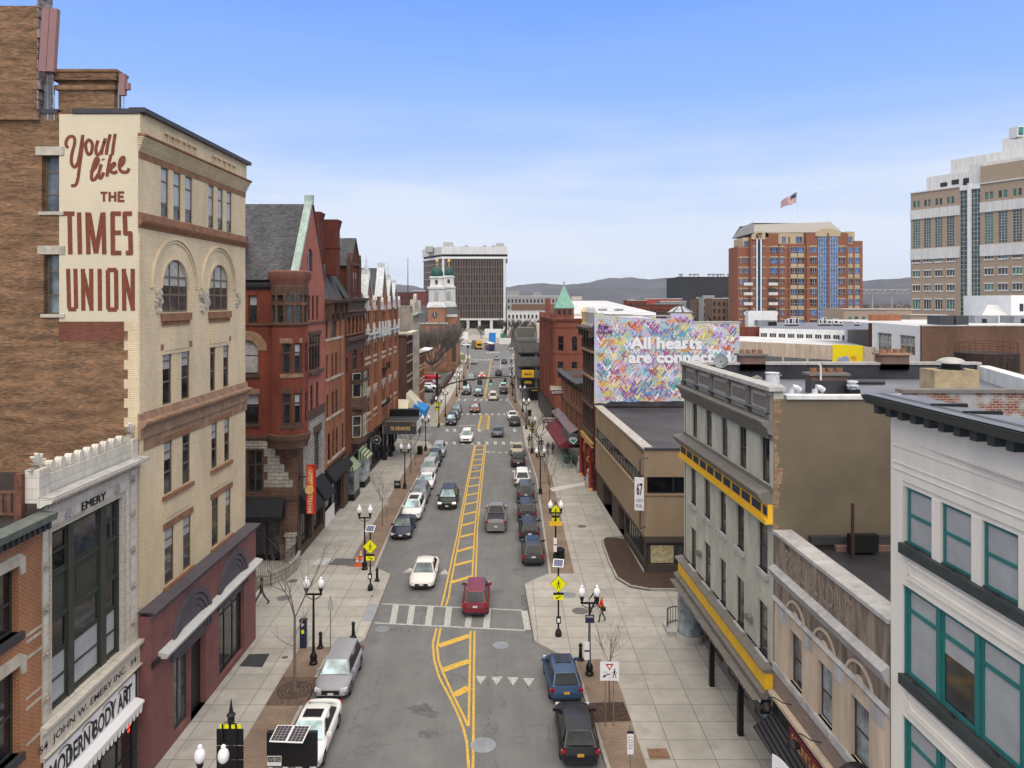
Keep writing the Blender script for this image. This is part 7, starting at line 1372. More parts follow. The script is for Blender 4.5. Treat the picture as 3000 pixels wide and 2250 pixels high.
for z in(12.8,13.2):mb.tube([(xa,155.1,z),(xb,155.1,z)],.05,4)
mb.build('roof_rail',M['steel'],pg)
for lab,x0,x1,y0,y1,Y,mm,tm,s_ in(('yellow box sign reading EMPIRE hanging on the parking garage',1529,1564,1085,1106,149,M['yellow'],M['black'],'EMPIRE'),('black box sign with yellow EMPIRE lettering below the yellow one',1530,1564,1107,1131,149,M['black'],M['yellow'],'EMPIRE'),('small black and yellow EMPIRE sign under the garage',1552,1580,1138,1148,146,M['black'],M['yellow'],'EMPIRE')):
    a,b=at(x0,0,Y).x,at(x1,0,Y).x;z0_,z1_=at(0,y1,Y).z,at(0,y0,Y).z;t=thing('box_sign',lab,'sign',((a+b)/2,Y,z0_));Fq=Fr((a,Y),(b,Y));MB(Fq).box(0,Fq.L,z0_,z1_,-.8,0).build('box',mm,t);h=z1_-z0_;text(Fq,s_,Fq.L*.2,Fq.L*.82,z0_+h*.3,z0_+h*.6,.01,tm,t,bold=.02)
    MB(Fq).box(Fq.L,Fq.L+1.5,z0_+h*.4,z0_+h*.5,-.5,-.4).build('bracket',M['bronze'],t)
# ================================================================ FAR BACKGROUND
zat=lambda y,Y:HC-(y-CY)*Y/FP
xat=lambda x,Y:(x-CX)*Y/FP
def panes(F,par,ops,w,gms,frm=None,mul=(),rails=(),cap_=100):
    """recessed windows, one object each up to the limit, the rest as one"""
    rest=MB(F)
    for i,o in enumerate(ops):
        mb=MB(F)if i<cap_ else rest;u0,u1,v0,v1=o[:4];mb.poly([(u0,v0,w),(u1,v0,w),(u1,v1,w),(u0,v1,w)],(i*7+int(v0))%len(gms))
        if frm:
            t=min(.12,(u1-u0)*.12)
            for m in mul:c_=u0+(u1-u0)*m;mb.box(c_-t/2,c_+t/2,v0,v1,w+.01,w+.06,len(gms))
            for m in rails:c_=v0+(v1-v0)*m;mb.box(u0,u1,c_-t/2,c_+t/2,w+.012,w+.055,len(gms))
        if i<cap_:mb.build('window',gms+([frm]if frm else[]),par)
    if rest.v:rest.build('windows',gms+([frm]if frm else[]),par)['kind']='stuff'
# ---- federal office block
fb=thing('office_block','wide dark brown office block with a pale concrete crown beyond the church','office block',(-20,490,0));Y=480
FF=Fr((xat(1296,Y),Y),(xat(1482,Y),Y));FFs=Fr((xat(1241,512),512),(xat(1296,Y),Y));z=lambda y:zat(y,Y)
n=22;a0=xat(1309,Y)-FF.O.x;a1=FF.L-1.0;cw=(a1-a0)/n;rows_=[(z(680+(455+118.5*k+98)*.18085),z(680+(455+118.5*k)*.18085))for k in range(8)]
ops=[(a0+cw*(k+.25),a0+cw*(k+.75),r[0],r[1])for r in rows_ for k in range(n)]
mb=MB(FF);wall(mb,0,FF.L,z(934),z(758),ops,.8);mb.build('wall',M['brownpan'],fb);panes(FF,fb,ops,-.75,[M['frame_dark'],M['black'],M['browndk']])
mb=MB(FF)
for r in rows_:mb.box(0,FF.L-.6,r[1]+.6,r[1]+.85,0,.25)
for k in range(n+1):mb.box(a0+cw*k-.3,a0+cw*k+.3,z(934),z(759),0,.3)
mb.build('panel_ribs',M['brownpan'],fb);mb=MB(FFs);mb.box(0,FFs.L-.8,z(950),z(758),-.5,0)
mb.build('side_wall',M['brownpan'],fb);mb=MB(FFs)
for k in range(9):v=z(772+21.4*k);mb.box(0,FFs.L-1,v-.4,v,0,.2)
mb.build('side_bands',M['conc'],fb);cc=M['concw'];Lx,Rx=xat(1239,512),xat(1487,Y)
P4=[(FFs.O.x-1,513),(xat(1296,Y)-.5,Y-1),(Rx,Y-1),(Rx,540),(FFs.O.x-1,560)]
MB(W3).prism(P4,z(745),z(722.5)).build('concrete_crown',cc,fb);MB(W3).prism([(p[0]*.985,p[1]+1.2)for p in P4],z(752),z(745)).build('dark_recess',M['black'],fb);MB(W3).prism([(p[0],p[1]+.2)for p in P4],z(758),z(752)).build('white_band',M['white'],fb)
mb=MB(FF)
for u in(.2,FF.L-1.2):mb.box(u-.4,u+1.1,0,z(758),-.2,.6)
for u in(FF.L*.38,FF.L*.56,FF.L*.75):mb.box(u,u+1.8,0,z(934),-.5,.2)
mb.box(0,FF.L,z(938),z(933),-.6,.7);mb.build('white_frame',M['concw'],fb);MB(FF).box(-18,FF.L,0,z(938),-6,-2).build('ground_floor',M['black'],fb)
for x0,x1,y0,y1 in((1246,1268,718,735),(1298,1325,706,724),(1453,1477,709,724)):MB(None).box(xat(x0,490),xat(x1,490),490,500,z(y1),z(y0)).build('roof_tower',M['conc'],fb)
for x in(1366,1420,1446):MB(None).lathe((xat(x,485),485,z(723)),[(1.0,0),(1.2,1),(0,1.6)],8).build('roof_vent',M['steel'],fb)
# plaza terraces, trailers, kiosks beyond the junction
for nm,lb,ct,x0,x1,y0,y1,Y,mm in(('retaining_wall','long pale terrace wall before the dark office block','wall',1338,1440,963,971,450,M['conc']),('retaining_wall','low white barrier wall left of the plaza','wall',1340,1371,973,984,400,M['white']),('retaining_wall','low bright plaza wall right of the centre','wall',1420,1500,964,975,420,M['white']),
                                ('site_fence','teal green fenced enclosure beyond the bus','fence',1466,1500,977,990,385,M['tealp']),('site_fence','pale blue fence panel behind the bus','fence',1432,1452,975,995,370,M['bluec']),('trailer','white site trailer behind the teal fence','trailer',1463,1497,991,1004,360,M['white'])):
    bx(nm,mm,None,xat(x0,Y),xat(x1,Y),Y,Y+2,0 if y1>985 else zat(y1,Y)-3,zat(y0,Y),org=(xat(x0,Y),Y,0));o=bpy.data.objects[-1]if False else[q for q in C.objects if q.name.startswith(nm)][-1];tag(o,lb,ct)
# ---- church with twin towers
chh=thing('church','brick church with white twin towers topped by green domes and gold balls','church',(-20,240,0))
def tower(Y,x0,x1,dy,zb0):
    xa,xb=xat(x0,Y),xat(x1,Y);w_=xb-xa;cx,cy=(xa+xb)/2,Y+w_/2;zz=lambda y:zat(y,Y)+dy;Wm=M['concw'];sq=dict(n=4,a0=R(45),a1=R(405));q=w_/2*1.414
    MB(None).box(xa,xb,Y,Y+w_,zb0,zz(900)).build('tower_base',M['orangebr'],chh)
    mb=MB(None);mb.lathe((cx,cy,0),[(q*1.12,zz(901)),(q*1.12,zz(899)),(q*.98,zz(888)),(q*.9,zz(885))],**sq)
    mb.prism([(0,0)],0,0)if 0 else None
    mb.lathe((cx,cy,0),[(q*.9,zz(885)),(q*.84,zz(884)),(q*.84,zz(848)),(q*1.02,zz(846)),(q*1.04,zz(841)),(q*.8,zz(840)),(q*.74,zz(836)),(q*.7,zz(822)),(q*.72,zz(816)),(q*.84,zz(814)),(q*.84,zz(811)),(q*.6,zz(809)),(0,zz(808))],**sq)
    for sx in(-.8,-.6,.6,.8):
        mb.tube([(cx+sx*w_/2,cy-w_*.44,zz(884)),(cx+sx*w_/2,cy-w_*.44,zz(848))],.2,6);mb.tube([(cx+w_*.44,cy+sx*w_/2,zz(884)),(cx+w_*.44,cy+sx*w_/2,zz(848))],.2,6)
    mb.build('white_belfry',Wm,chh);F_=Fr((xa,cy-w_*.425),(xb,cy-w_*.425))
    mb=MB(F_);c_=w_/2;r=w_*.15;mb.prism([(c_-r,zz(883)),(c_+r,zz(883)),(c_+r,zz(860))]+[(c_+r*math.cos(a),zz(860)+r*math.sin(a))for a in[math.pi*k/8 for k in range(1,8)]]+[(c_-r,zz(860))],0,.06);mb.build('belfry_louvre',M['greyst'],chh)
    MB(F_).prism([(c_+.45*math.cos(a),zz(826)+.75*math.sin(a))for a in[math.pi*k/8 for k in range(16)]],-.35,-.2).build('oval_window',M['metal_dk'],chh)
    MB(None).lathe((cx,cy,zz(808)),[(w_*.36,0),(w_*.37,.9),(w_*.3,1.9),(w_*.14,2.6),(0,2.75)],16).build('green_dome',mat('dark green dome',(.018,.075,.058),.5),chh,smooth=60)
    MB(None).lathe((cx,cy,zz(808)+2.7),[(.12,0),(.12,1.2),(.1,1.3),(.42,1.65),(.5,2.0),(.42,2.35),(0,2.5)],10).build('gold_ball',M['gold'],chh,smooth=60)
    return F_,zz
F_,zz=tower(228,1253,1303,0,0);tower(240,1295,1333,.2,10)
F_=Fr((xat(1253,228),227.97),(xat(1303,228),227.97));MB(F_).prism([(-.5,zz(900)),(F_.L+.5,zz(900)),(F_.L/2,zz(892))],-.1,.3).build('pediment',M['concw'],chh);c_=(xat(1273.4,228),227.9,zat(921.8,228));MB(None).lathe(c_,[(0,-.12),(.86,-.12),(.9,0)][::-1],20,ax=1).build('clock_face',M['metal_dk'],chh)
mb=MB(Fr((c_[0]-1,227.7),(c_[0]+1,227.7)));mb.ribbon([(1,c_[2]),(1,c_[2]+.6)],.12,.03);mb.ribbon([(1,c_[2]),(1.2,c_[2]-.35)],.14,.03)
for k in range(12):a=k*math.pi/6;mb.ribbon([(1+.66*math.cos(a),c_[2]+.66*math.sin(a)),(1+.8*math.cos(a),c_[2]+.8*math.sin(a))],.08,.02)
mb.build('clock_hands',M['signw'],chh)
x0,x1,x2=xat(1225,230),xat(1303,230),xat(1338,234);zl=zat(949,228)
MB(None).box(x0-12,x1+.8,226.5,250,0,zl).build('aisle_wall',M['orangebr'],chh);MB(None).box(x0-12,x1+1.2,226.1,228,zl,zl+.4).build('aisle_cornice',M['greyst'],chh)
MB(None).poly([(x0-12,226.5,zl+.4),(x1-5.4,226.5,zl+.4),(x1-5.4,240,zat(895,230)),(x0-12,240,zat(895,230))]).build('roof',M['slate'],chh)
FC2=Fr((x1+.2,233),(x2,233));ze,za=zat(921,233),zat(893,233);MB(FC2).box(0,FC2.L,0,ze-.3,-18,0).build('front_wall',M['orangebr'],chh)
MB(None).poly([(x1,232.7,ze),(x2+.3,232.7,ze),(x2+.3-2.5,242,za),(x1,242,za)]).poly([(x2+.3,232.7,ze),(x2+.3,252,ze),(x2-2.2,242,za)]).build('front_roof',M['slate'],chh);MB(FC2).box(0,FC2.L+.3,ze-.8,ze,-.1,.3).build('front_cornice',M['concw'],chh)
MB(FC2).prism([(1.8,2),(3.0,2),(3.0,ze-4)]+[(2.4+.6*math.cos(a),ze-4+1.2*math.sin(a))for a in[math.pi*k/6 for k in range(1,6)]]+[(1.8,ze-4)],0,.05).build('arched_recess',M['frame_brown'],chh)
# ---- red brick tower block with blue glass
tb2=thing('office_tower','red brick and blue glass office tower with a beige hipped crown and the number 677','office block',(115,300,0));Y=290
T_=lambda x:xat(2160+.2411*x,Y);TZ=lambda y:zat(560+.2411*y,Y);RB_=brick('tower red brick',(.28,.115,.07),(.25,.10,.06),(.27,.13,.09),bw=.6,bh=.3,var=.12);TB_=mat('tower beige',(.46,.38,.25),.8,var=.08)
gb_=[M['glass_b'],M['glass_b'],M['glass']];rws=[(755,680),(882,808),(1008,933),(1140,1063),(1263,1188),(1390,1312),(1515,1438),(1610,1565)]
def tblock(x0,x1,yt,w,cols,m=RB_,spandrel=False,rw=rws):
    F_=Fr((T_(x0),Y-w),(T_(x1),Y-w));ops=[(T_(a)-T_(x0),T_(b)-T_(x0),TZ(r0),TZ(r1))for r0,r1 in rw for a,b in cols if TZ(r1)<TZ(yt)-.5]
    mb=MB(F_);wall(mb,0,F_.L,0,TZ(yt),ops,.15);mb.poly([(0,0,-12),(0,0,0),(0,TZ(yt),0),(0,TZ(yt),-12)]);mb.poly([(F_.L,0,0),(F_.L,0,-12),(F_.L,TZ(yt),-12),(F_.L,TZ(yt),0)]);mb.poly([(0,TZ(yt),0),(F_.L,TZ(yt),0),(F_.L,TZ(yt),-12),(0,TZ(yt),-12)]);mb.build('wall',m,tb2);panes(F_,tb2,ops,-.1,gb_,M['greyst'],(.35,.65),(.3,))
    mb=MB(F_)
    for r0,r1 in rw:
        if TZ(r1)>TZ(yt)-.5:continue
        for a,b in cols:
            if spandrel:mb.box(T_(a)-T_(x0),T_(b)-T_(x0),TZ(r0)-(TZ(755)-TZ(805)),TZ(r0)-.1,0,.05)
            else:mb.box(T_(a)-T_(x0)-.2,T_(b)-T_(x0)+.2,TZ(r1)+.1,TZ(r1)+.5,0,.06)
    for yb in(683,808,933,1065,1190,1313,1440):mb.box(0,F_.L,TZ(yb)-.0,TZ(yb)+.12,.0,.04)if TZ(yb)<TZ(yt)else None
    if mb.v:mb.build('spandrels',TB_,tb2)
    return F_
tblock(15,152,670,-1,[(37,75),(100,150)]);tblock(86,152,560,-1.5,[(100,150)],TB_,rw=[(800,605)])
tblock(152,382,560,1.5,[(183,200),(292,310)]);tblock(382,500,512,0,[(403,492)]);tblock(382,500,505,-.4,[],TB_);tblock(500,640,640,.5,[(522,565)]);tblock(500,820,497,-1,[(555,600),(630,655),(725,798)],TB_,rw=[(630,552)]);tblock(615,820,640,1,[(638,712),(725,798)],spandrel=True)
Fe=tblock(820,1322,515,1.8,[(865,940),(1205,1280)]);tblock(1322,1422,492,.3,[(1325,1395)],TB_,rw=[(632,555)]);tblock(1322,1422,640,.5,[(1322,1395)],spandrel=True);tblock(1400,1518,605,.4,[(1410,1480)],spandrel=True)
mb=MB(Fe);u0,u1=T_(955)-T_(820),T_(1190)-T_(820);mb.box(u0,u1,4,TZ(555),0,.3);mb.build('glass_strip',M['glass_b'],tb2);mb=MB(Fe)
for k in range(9):u_=u0+(u1-u0)*k/8;mb.box(u_-.09,u_+.09,4,TZ(555),.3,.42)
v=5
while v<TZ(560):mb.box(u0,u1,v,v+.14,.3,.4);v+=1.65
mb.build('glazing_bars',M['greyst'],tb2);MB(Fe).box((u0+u1)/2-.35,(u0+u1)/2+.35,4,TZ(515),.3,.6).build('brick_pier',RB_,tb2)
MB(Fe).prism([(u0-1,TZ(555)),(u1+1,TZ(555)),(u1+1,TZ(500)),(u1-1,TZ(468)),((u0+u1)/2,TZ(455)),(u0+1,TZ(468)),(u0-1,TZ(500))],0,.5).build('beige_gable',TB_,tb2)
F_=Fr((T_(152),Y-1.5),(T_(382),Y-1.5));q=lambda x:T_(x)-T_(152);MB(F_).prism([(q(155),TZ(590)),(q(320),TZ(590)),(q(320),TZ(520)),(q(285),TZ(492)),(q(225),TZ(490)),(q(185),TZ(515)),(q(155),TZ(540))],0,.5).build('beige_gable',TB_,tb2)
text(F_,'677',q(205),q(280),TZ(575),TZ(512),.52,M['bronze'],tb2,ext=.2,bold=.04);mb=MB(F_);mb.box(q(210),q(285),4,TZ(592),0,.4);mb.build('glass_strip',M['glass_b'],tb2);mb=MB(F_)
for x in(218,267):mb.box(q(x)-.25,q(x)+.25,4,TZ(592),.4,.7)
mb.build('white_mullions',M['white'],tb2)
for xa,xb in((350,460),(50,155)):
    for yb in(1113,1230,1350,1468):a=T_(xa);bx('balcony',M['concw'],tb2,a,T_(xb),Y-3.2,Y-3.0,TZ(yb+35),TZ(yb));bx('balcony_recess',M['browndk'],tb2,a,T_(xb),Y-1.55,Y-1.5,TZ(yb),TZ(yb-50))if xa>100 else None
zr0,zr1=TZ(500),TZ(380);mb=MB(None);b_=[(T_(215),Y+1),(T_(1290),Y+.5),(T_(1290),Y+30),(T_(215),Y+30)];t__=[(T_(268),Y+7),(T_(1230),Y+7),(T_(1230),Y+24),(T_(268),Y+24)]
for k in range(4):j=(k+1)%4;mb.poly([(*b_[k],zr0),(*b_[j],zr0),(*t__[j],zr1+.9),(*t__[k],zr1-(.0))])
mb.poly([(*p,zr1+.5)for p in t__]);mb.build('crown',mat('beige metal roof',(.31,.29,.26),.6,var=.1),tb2)
fl=thing('flagpole','tall white flagpole with a stars and stripes flag on the tower roof','flagpole',(T_(732),Y+12,zr1));Yf=Y+12;MB(None).tube([(xat(2336.5,Yf),Yf,zr1),(xat(2336.5,Yf),Yf,zat(560,Yf))],[.2,.12],8).build('pole',M['white'],fl)
A_,B_,C_=at(2334.5,565,Yf),at(2334.5,597,Yf),at(2290,602,Yf);D_=Vector((C_.x,0,C_.z-(A_.z-B_.z)*.1));mb=MB(None)
def fp_(s,t):
    x=A_.x+(at(2290,0,Yf).x-A_.x)*s;z0=A_.z+(at(0,588,Yf).z-A_.z)*s**1.2;return(x,Yf+1.2*math.sin(s*7+t),z0-(A_.z-at(0,594,Yf).z)*t*(1-.28*s)+.25*math.sin(s*9+1))
for i in range(13):
    for k in range(12):
        if i<7 and k<5:continue
        s0,s1,t0,t1=k/12,(k+1)/12,i/13,(i+1)/13;mb.poly([fp_(s0,t0),fp_(s0,t1),fp_(s1,t1),fp_(s1,t0)],i%2)
for k in range(5):mb.poly([fp_(k/12,0),fp_(k/12,7/13),fp_((k+1)/12,7/13),fp_((k+1)/12,0)],2)
for i in range(4):
    for k in range(5):a=fp_(.04+k*.08,.07+i*.13);b=fp_(.075+k*.08,.12+i*.13);mb.poly([(a[0],a[1]-.08,a[2]),(a[0],a[1]-.08,b[2]),(b[0],b[1]-.08,b[2]),(b[0],b[1]-.08,a[2])],1)
mb.build('flag',[mat('flag red',(.4,.03,.04),.8),M['white'],M['navy']],fl)
# ---- large tan and green glass office block at the right
br_=thing('office_block','large tan office block with green glass strips and stepped pale upper floors','office block',(125,200,0));b_=lambda x,y:(2600+x*.3617,350+y*.3617)
FR=Fr((xat(2668,215),215),(xat(2668,215)+.4521*44,215-.892*44));tan=mat('tan precast',(.36,.28,.21),.85,var=.08);BU=lambda x:FR.U(b_(x,0)[0]);BV=lambda x,y:FR.V(*b_(x,y));colsL=[(208,262),(297,350),(388,443),(482,540)];colsR=[(790,855),(900,970),(1018,1088)]
c0=[(BU(a),BU(b))for a,b in colsL+colsR];c0+=[(c0[-1][0]+k*4.1,c0[-1][1]+k*4.1)for k in(1,2)]
rv=[(BV(235,1158),BV(235,1115)),(BV(235,1273),BV(235,1228)),(BV(235,1388),BV(235,1343)),(BV(235,1534),BV(235,1458))];tall=(BV(235,1042),BV(235,772));sm_=(BV(235,712),BV(235,660));vt_=BV(190,597)
ops=[(a,b,r[0],r[1])for r in rv for a,b in c0];opt=[(a,b,*tall)for a,b in c0];ops3=[q for a,b in c0 for q in((a,a+(b-a)*.4,*sm_),(a+(b-a)*.6,b,*sm_))];g0,g1=BU(588),BU(752)
mb=MB(FR);wall(mb,0,44,0,vt_,ops+opt+ops3+[(g0,g1,2,vt_-1.2)],.2);mb.poly([(0,0,-30),(0,0,0),(0,vt_,0),(0,vt_,-30)]);mb.build('wall',tan,br_)
panes(FR,br_,ops,-.15,[M['glass_g'],M['glass'],M['glass']],M['concw'],(.3,.7));panes(FR,br_,opt,-.15,[M['glass_g']],M['greyst'],(.33,.67),tuple(k/13 for k in range(1,13)));panes(FR,br_,ops3,-.15,[M['glass_g']])
mb=MB(FR)
for a,b in((0,g0),(g1,44)):mb.box(a,b,sm_[0]-3.4,sm_[0]-.8,0,.3);mb.box(a,b,tall[0]-3.3,tall[0]-.3,0,.3);mb.box(a,b,vt_-.2,vt_+.1,0,.3)
for o in ops:mb.box(o[0]-.2,o[1]+.2,o[3],o[3]+.3,0,.15);mb.box(o[0]-.2,o[1]+.2,o[2]-.35,o[2],0,.15)
mb.build('pale_bands',M['concw'],br_);MB(FR).box(g0,g1,2,vt_-1.2,-.5,-.3).build('green_glass_strip',M['glass_g'],br_);mb=MB(FR)
for k in range(7):u_=g0+(g1-g0)*k/6;mb.box(u_-.06,u_+.06,2,vt_-1.2,-.3,-.2)
v=3
while v<vt_-2:mb.box(g0,g1,v,v+.13,-.3,-.22);v+=1.25
mb.build('glazing_bars',M['greyst'],br_);MB(FR).box((g0+g1)/2-.35,(g0+g1)/2+.35,0,vt_+.5,-.2,.6).box(g0,g1,vt_-1.2,vt_+.1,-.4,.2).build('white_fin',M['white'],br_)
MB(FR).box(0,44,vt_-.5,vt_-.3,-30,-.1).build('roof',M['roofw'],br_)
MB(FR).box(g1,44,vt_+.1,vt_+4.5,-8,0).build('raised_parapet',tan,br_)
for x,yt,dp,dp2 in((315,470,-6,-30),(512,330,-9,-30),(662,370,-2,-30),(930,160,-12,-34)):
    u_=FR.U(b_(x,0)[0],dp);vv=FR.V(*b_(x,yt),dp);MB(FR).box(u_,60,vt_-.3,vv,dp2,dp).build('upper_storey',M['concw'],br_)
for a,b,y0,y1 in((428,484,548,515),(520,578,530,492),(613,660,540,478)):u_,v0=FR.uv(*b_(a,y0),-5.95);u2=FR.U(b_(b,0)[0],-5.95);v1=FR.V(*b_(a,y1),-5.95);MB(FR).box(u_,u2,v0,v1,-6,-5.9).build('penthouse_window',M['frame_dark'],br_)
for a,b,c_,d_,Y,mm in((2472,2672,905,970,190,tan),(2668,2770,922,975,180,tan)):bx('low_wing',mm,br_,xat(a,Y),xat(b,Y),Y,Y+12,0,zat(c_,Y));bx('wing_coping',M['concw'],br_,xat(a,Y)-.2,xat(b,Y)+.2,Y-.3,Y,zat(c_+1.5,Y),zat(c_-1,Y))
F_=Fr((xat(2472,190),189.95),(xat(2672,190),189.95));panes(F_,br_,[(xat(x,190)-F_.O.x,xat(x+9,190)-F_.O.x,zat(947,190),zat(927,190))for x in(2486,2504,2526,2545,2571,2590)],.03,[M['glass_g']])
sb_=thing('clock_tower','small green faced tower top with white frame above the stepped office floors','tower',tuple(at(2992,400,175)));bx('tower_top',M['white'],sb_,xat(2981,175),xat(3005,175),175,178,zat(400,175),zat(368,175));bx('green_face',M['glass_g'],sb_,xat(2984,175),xat(2998,175),174.9,175,zat(395,175),zat(372,175))
# ---- roofs between
wbk=thing('brick_building','white painted and brown brick building with two big grey windows behind the grey roof','building',(60,98,0));FA=Fr((xat(2555,106),106),(xat(2701,90),90));FBk=Fr((xat(2701,90),90),(95,90));zt_=17.9
ops=[(FA.U(a),FA.U(b),FA.V(a,d),FA.V(a,c))for a,b,c,d in((2571,2612,973,1025),(2636,2681,980,1036))]
mb=MB(FA);wall(mb,0,FA.L,0,zt_,ops,.3);mb.build('white_wall',M['white'],wbk);MB(FBk).box(0,50,0,zt_,-.4,0).build('brown_wall',brick('mid brown brick',(.17,.095,.06),(.12,.065,.045),(.14,.09,.065),var=.25,stain=((.30,.12,.06),.66,.74,.4)),wbk)
for o in ops:win(FA,wbk,*o,w=-.15,fm=M['greyst'],rails=(.5,),muls=(.33,.66),fw=.14)
mb=MB(None);mb.poly([(FA.O.x,FA.O.y,zt_-.1),(FBk.O.x,FBk.O.y,zt_-.1),(100,90,zt_-.1),(100,125,zt_-.1),(FA.O.x,125,zt_-.1)]);mb.build('roof',M['roofw'],wbk);MB(FBk).box(-.1,50,zt_,zt_+.12,-.4,.1).build('coping',M['greyst'],wbk)
for k,(x,w_)in enumerate(((2755,40),(2800,38))):bx('roof_chiller',M['metal_dk'],wbk,xat(x,95),xat(x+w_,95),95,98,zt_,zt_+1.15)
whs=thing('white_building','white gable roofed building with ducts at the right edge behind the brown brick wall','building',(85,118,0));Y=115;MB(None).box(xat(2962,Y),xat(3100,Y),Y,Y+12,0,zat(865,Y)).build('wall',M['white'],whs);MB(None).poly([(xat(2838,Y),Y-2,zat(950,Y)),(xat(3100,Y),Y-2,zat(950,Y)),(xat(3100,Y),Y+3,zat(897,Y)),(xat(2930,Y),Y+3,zat(893,Y))]).build('roof',M['roofw'],whs)
for x in(2856,2970):bx('roof_duct',M['steel'],whs,xat(x,105),xat(x+70,105),105,108,zat(950,105),zat(925,105));bx('duct_mouth',M['black'],whs,xat(x+22,105),xat(x+34,105),104.9,105,zat(946,105),zat(934,105))
bx('window',M['glass'],whs,xat(2987,Y),xat(2998,Y),Y-.05,Y,zat(912,Y),zat(890,Y))
bw=thing('beige_building','long beige building with grey corrugated bays, a white roof and a yellow mural panel','building',(45,112,0));FZ=Fr((xat(2157,120),120),(xat(2560,104),104));zt_=14.5
MB(FZ).box(0,FZ.L,0,zt_,-.4,0).build('wall',M['beige'],bw);e_=lambda x,y=0:rf_(x,y)
for a,b in((262,495),(525,765),(795,1050),(1085,1362)):
    u0,u1=FZ.U(e_(a)[0]),FZ.U(e_(b)[0]);MB(FZ).box(u0,u1,8,zt_-2.1,0,.05).build('corrugated_bay',brick('corrugated grey',(.16,.17,.17),(.15,.16,.16),(.09,.1,.1),bw=9,bh=.16,ms=.03,off=0,var=.1),bw)
    for f in(.25,.68):MB(FZ).box(u0+(u1-u0)*f-.6,u0+(u1-u0)*f+.6,10.0,11.2,.05,.12).build('bay_window',M['frame_dark'],bw)
u0,u1=FZ.U(e_(1368)[0]),FZ.U(e_(1722)[0]);MB(FZ).box(u0,u1,6,zt_+.15,.0,.12).build('yellow_mural',M['yellow']if False else mat('bright yellow',(.85,.66,.01),.6,var=.03),bw);mb=MB(FZ);random.seed(9);w_=u1-u0
for k in range(26):a,r=random.uniform(0,6.28),random.uniform(0,1);cx,cy,s_=u0+w_*.36+w_*.2*r*math.cos(a),zt_-2.6+1.7*r*math.sin(a),random.uniform(.3,.6);mb.prism([(cx+s_*math.cos(t),cy+s_*math.sin(t))for t in[math.pi*j/4 for j in range(8)]],.12,.13+.002*k,k%4)
for k in range(5):cx,cy=u0+w_*.78-.15*abs(k-2),zt_-1.6-.65*k;mb.prism([(cx+.45*math.cos(t),cy+.3*math.sin(t))for t in[math.pi*j/4 for j in range(8)]],.12,.14,4)
mb.build('abstract_shapes',[mat('m%d'%i,c,.7)for i,c in enumerate([(.08,.1,.3),(.2,.42,.35),(.25,.1,.04),(.3,.35,.55),(.72,.3,.05)])],bw)
MB(None).poly([(FZ.O.x,120,zt_-.2),(xat(2560,104),104,zt_-.2),(62,150,zt_-.2),(40,150,zt_-.2)]).build('roof',M['roofw'],bw)
cl_=thing('white_building','low white building with a strip of wide windows under a grey roof of air conditioners','building',(60,150,0));FY=Fr((xat(2225,138),138),(xat(2560,126),126));zt_=15.9;ops=[(FY.U(2228+k*26.6),FY.U(2228+k*26.6+19),13.4,15.0)for k in range(10)]
mb=MB(FY);wall(mb,0,FY.L,10,zt_,ops,.2);mb.build('wall',M['white'],cl_);panes(FY,cl_,ops,-.15,[M['frame_dark']],M['greyst'],(.33,.66));MB(None).poly([(FY.O.x,138,zt_),(xat(2560,126),126,zt_),(95,170,zt_),(58,175,zt_)]).build('roof',M['roofg'],cl_)
bx('brick_wall',M['brickd'],cl_,xat(2157,140),xat(2226,140),140,141,10,zat(958,140));bx('white_parapet',M['white'],cl_,xat(2475,124),xat(2545,124),123,124,10,zat(965,124));bx('brick_stack',M['kenb'],cl_,xat(2553,118),xat(2640,118),118,119,5,zat(922,118))
Wb=M['vw']
for i,(x,y,w_,h)in enumerate(((2302,950,8,14),(2310,950,14,18),(2320,952,9,10),(2330,950,12,18),(2402,952,8,14),(2413,950,12,20),(2428,950,12,12),(2447,952,14,16),(2462,956,12,9),(2512,968,14,14))):
    Y=150;t=thing('air_conditioner','white outdoor air conditioning unit standing on the grey roof before the brick tower','air conditioner',(xat(x,Y),Y,zt_),'air conditioning units on the grey roof');x0=xat(x,Y);bx('case',Wb,t,x0,x0+w_*Y/FP,Y+i*.1,Y+.6+i*.1,zt_+.3,zt_+.3+h*Y/FP);bx('fan_grille',M['metal_dk'],t,x0+w_*Y/FP*.25,x0+w_*Y/FP*.8,Y-.03+i*.1,Y+i*.1,zt_+.5,zt_+.2+h*Y/FP);bx('feet',M['black'],t,x0,x0+w_*Y/FP,Y+i*.1,Y+.5+i*.1,zt_,zt_+.3)
wbx=thing('white_screen_building','white metal penthouse with ducts on the roof left of the brick tower','building',(xat(2230,155),155,15));bx('wall',M['white'],wbx,xat(2192,155),xat(2277,155),155,157,10,zat(911,155));bx('duct',M['steel'],wbx,xat(2215,152),xat(2270,152),151,153,15.9,zat(938,152));bx('louvre',M['black'],wbx,xat(2246,152),xat(2270,152),150.8,151,15.9,zat(942,152))
wt_=thing('water_tank','dark round rooftop tank stub with rusty railing at the right behind the grey roof','tank',(xat(2910,60),60,10));xc,zt2=xat(2935,62),zat(1043,60);MB(None).lathe((xc,64,5),[(2.4,0),(2.4,zt2-5),(0,zt2-5)],20).build('drum',brick('tank wood',(.05,.035,.03),(.06,.04,.033),(.02,.015,.012),bw=.15,bh=3,ms=.02,off=0),wt_);mb=MB(None)
for k in range(14):a=2*math.pi*k/14;mb.tube([(xc+2.3*math.cos(a),64+2.3*math.sin(a),zt2),(xc+2.3*math.cos(a),64+2.3*math.sin(a),zt2+.9)],.035,4)
for h in(.45,.9):mb.tube([(xc+2.3*math.cos(2*math.pi*k/14),64+2.3*math.sin(2*math.pi*k/14),zt2+h)for k in range(15)],.03,4)
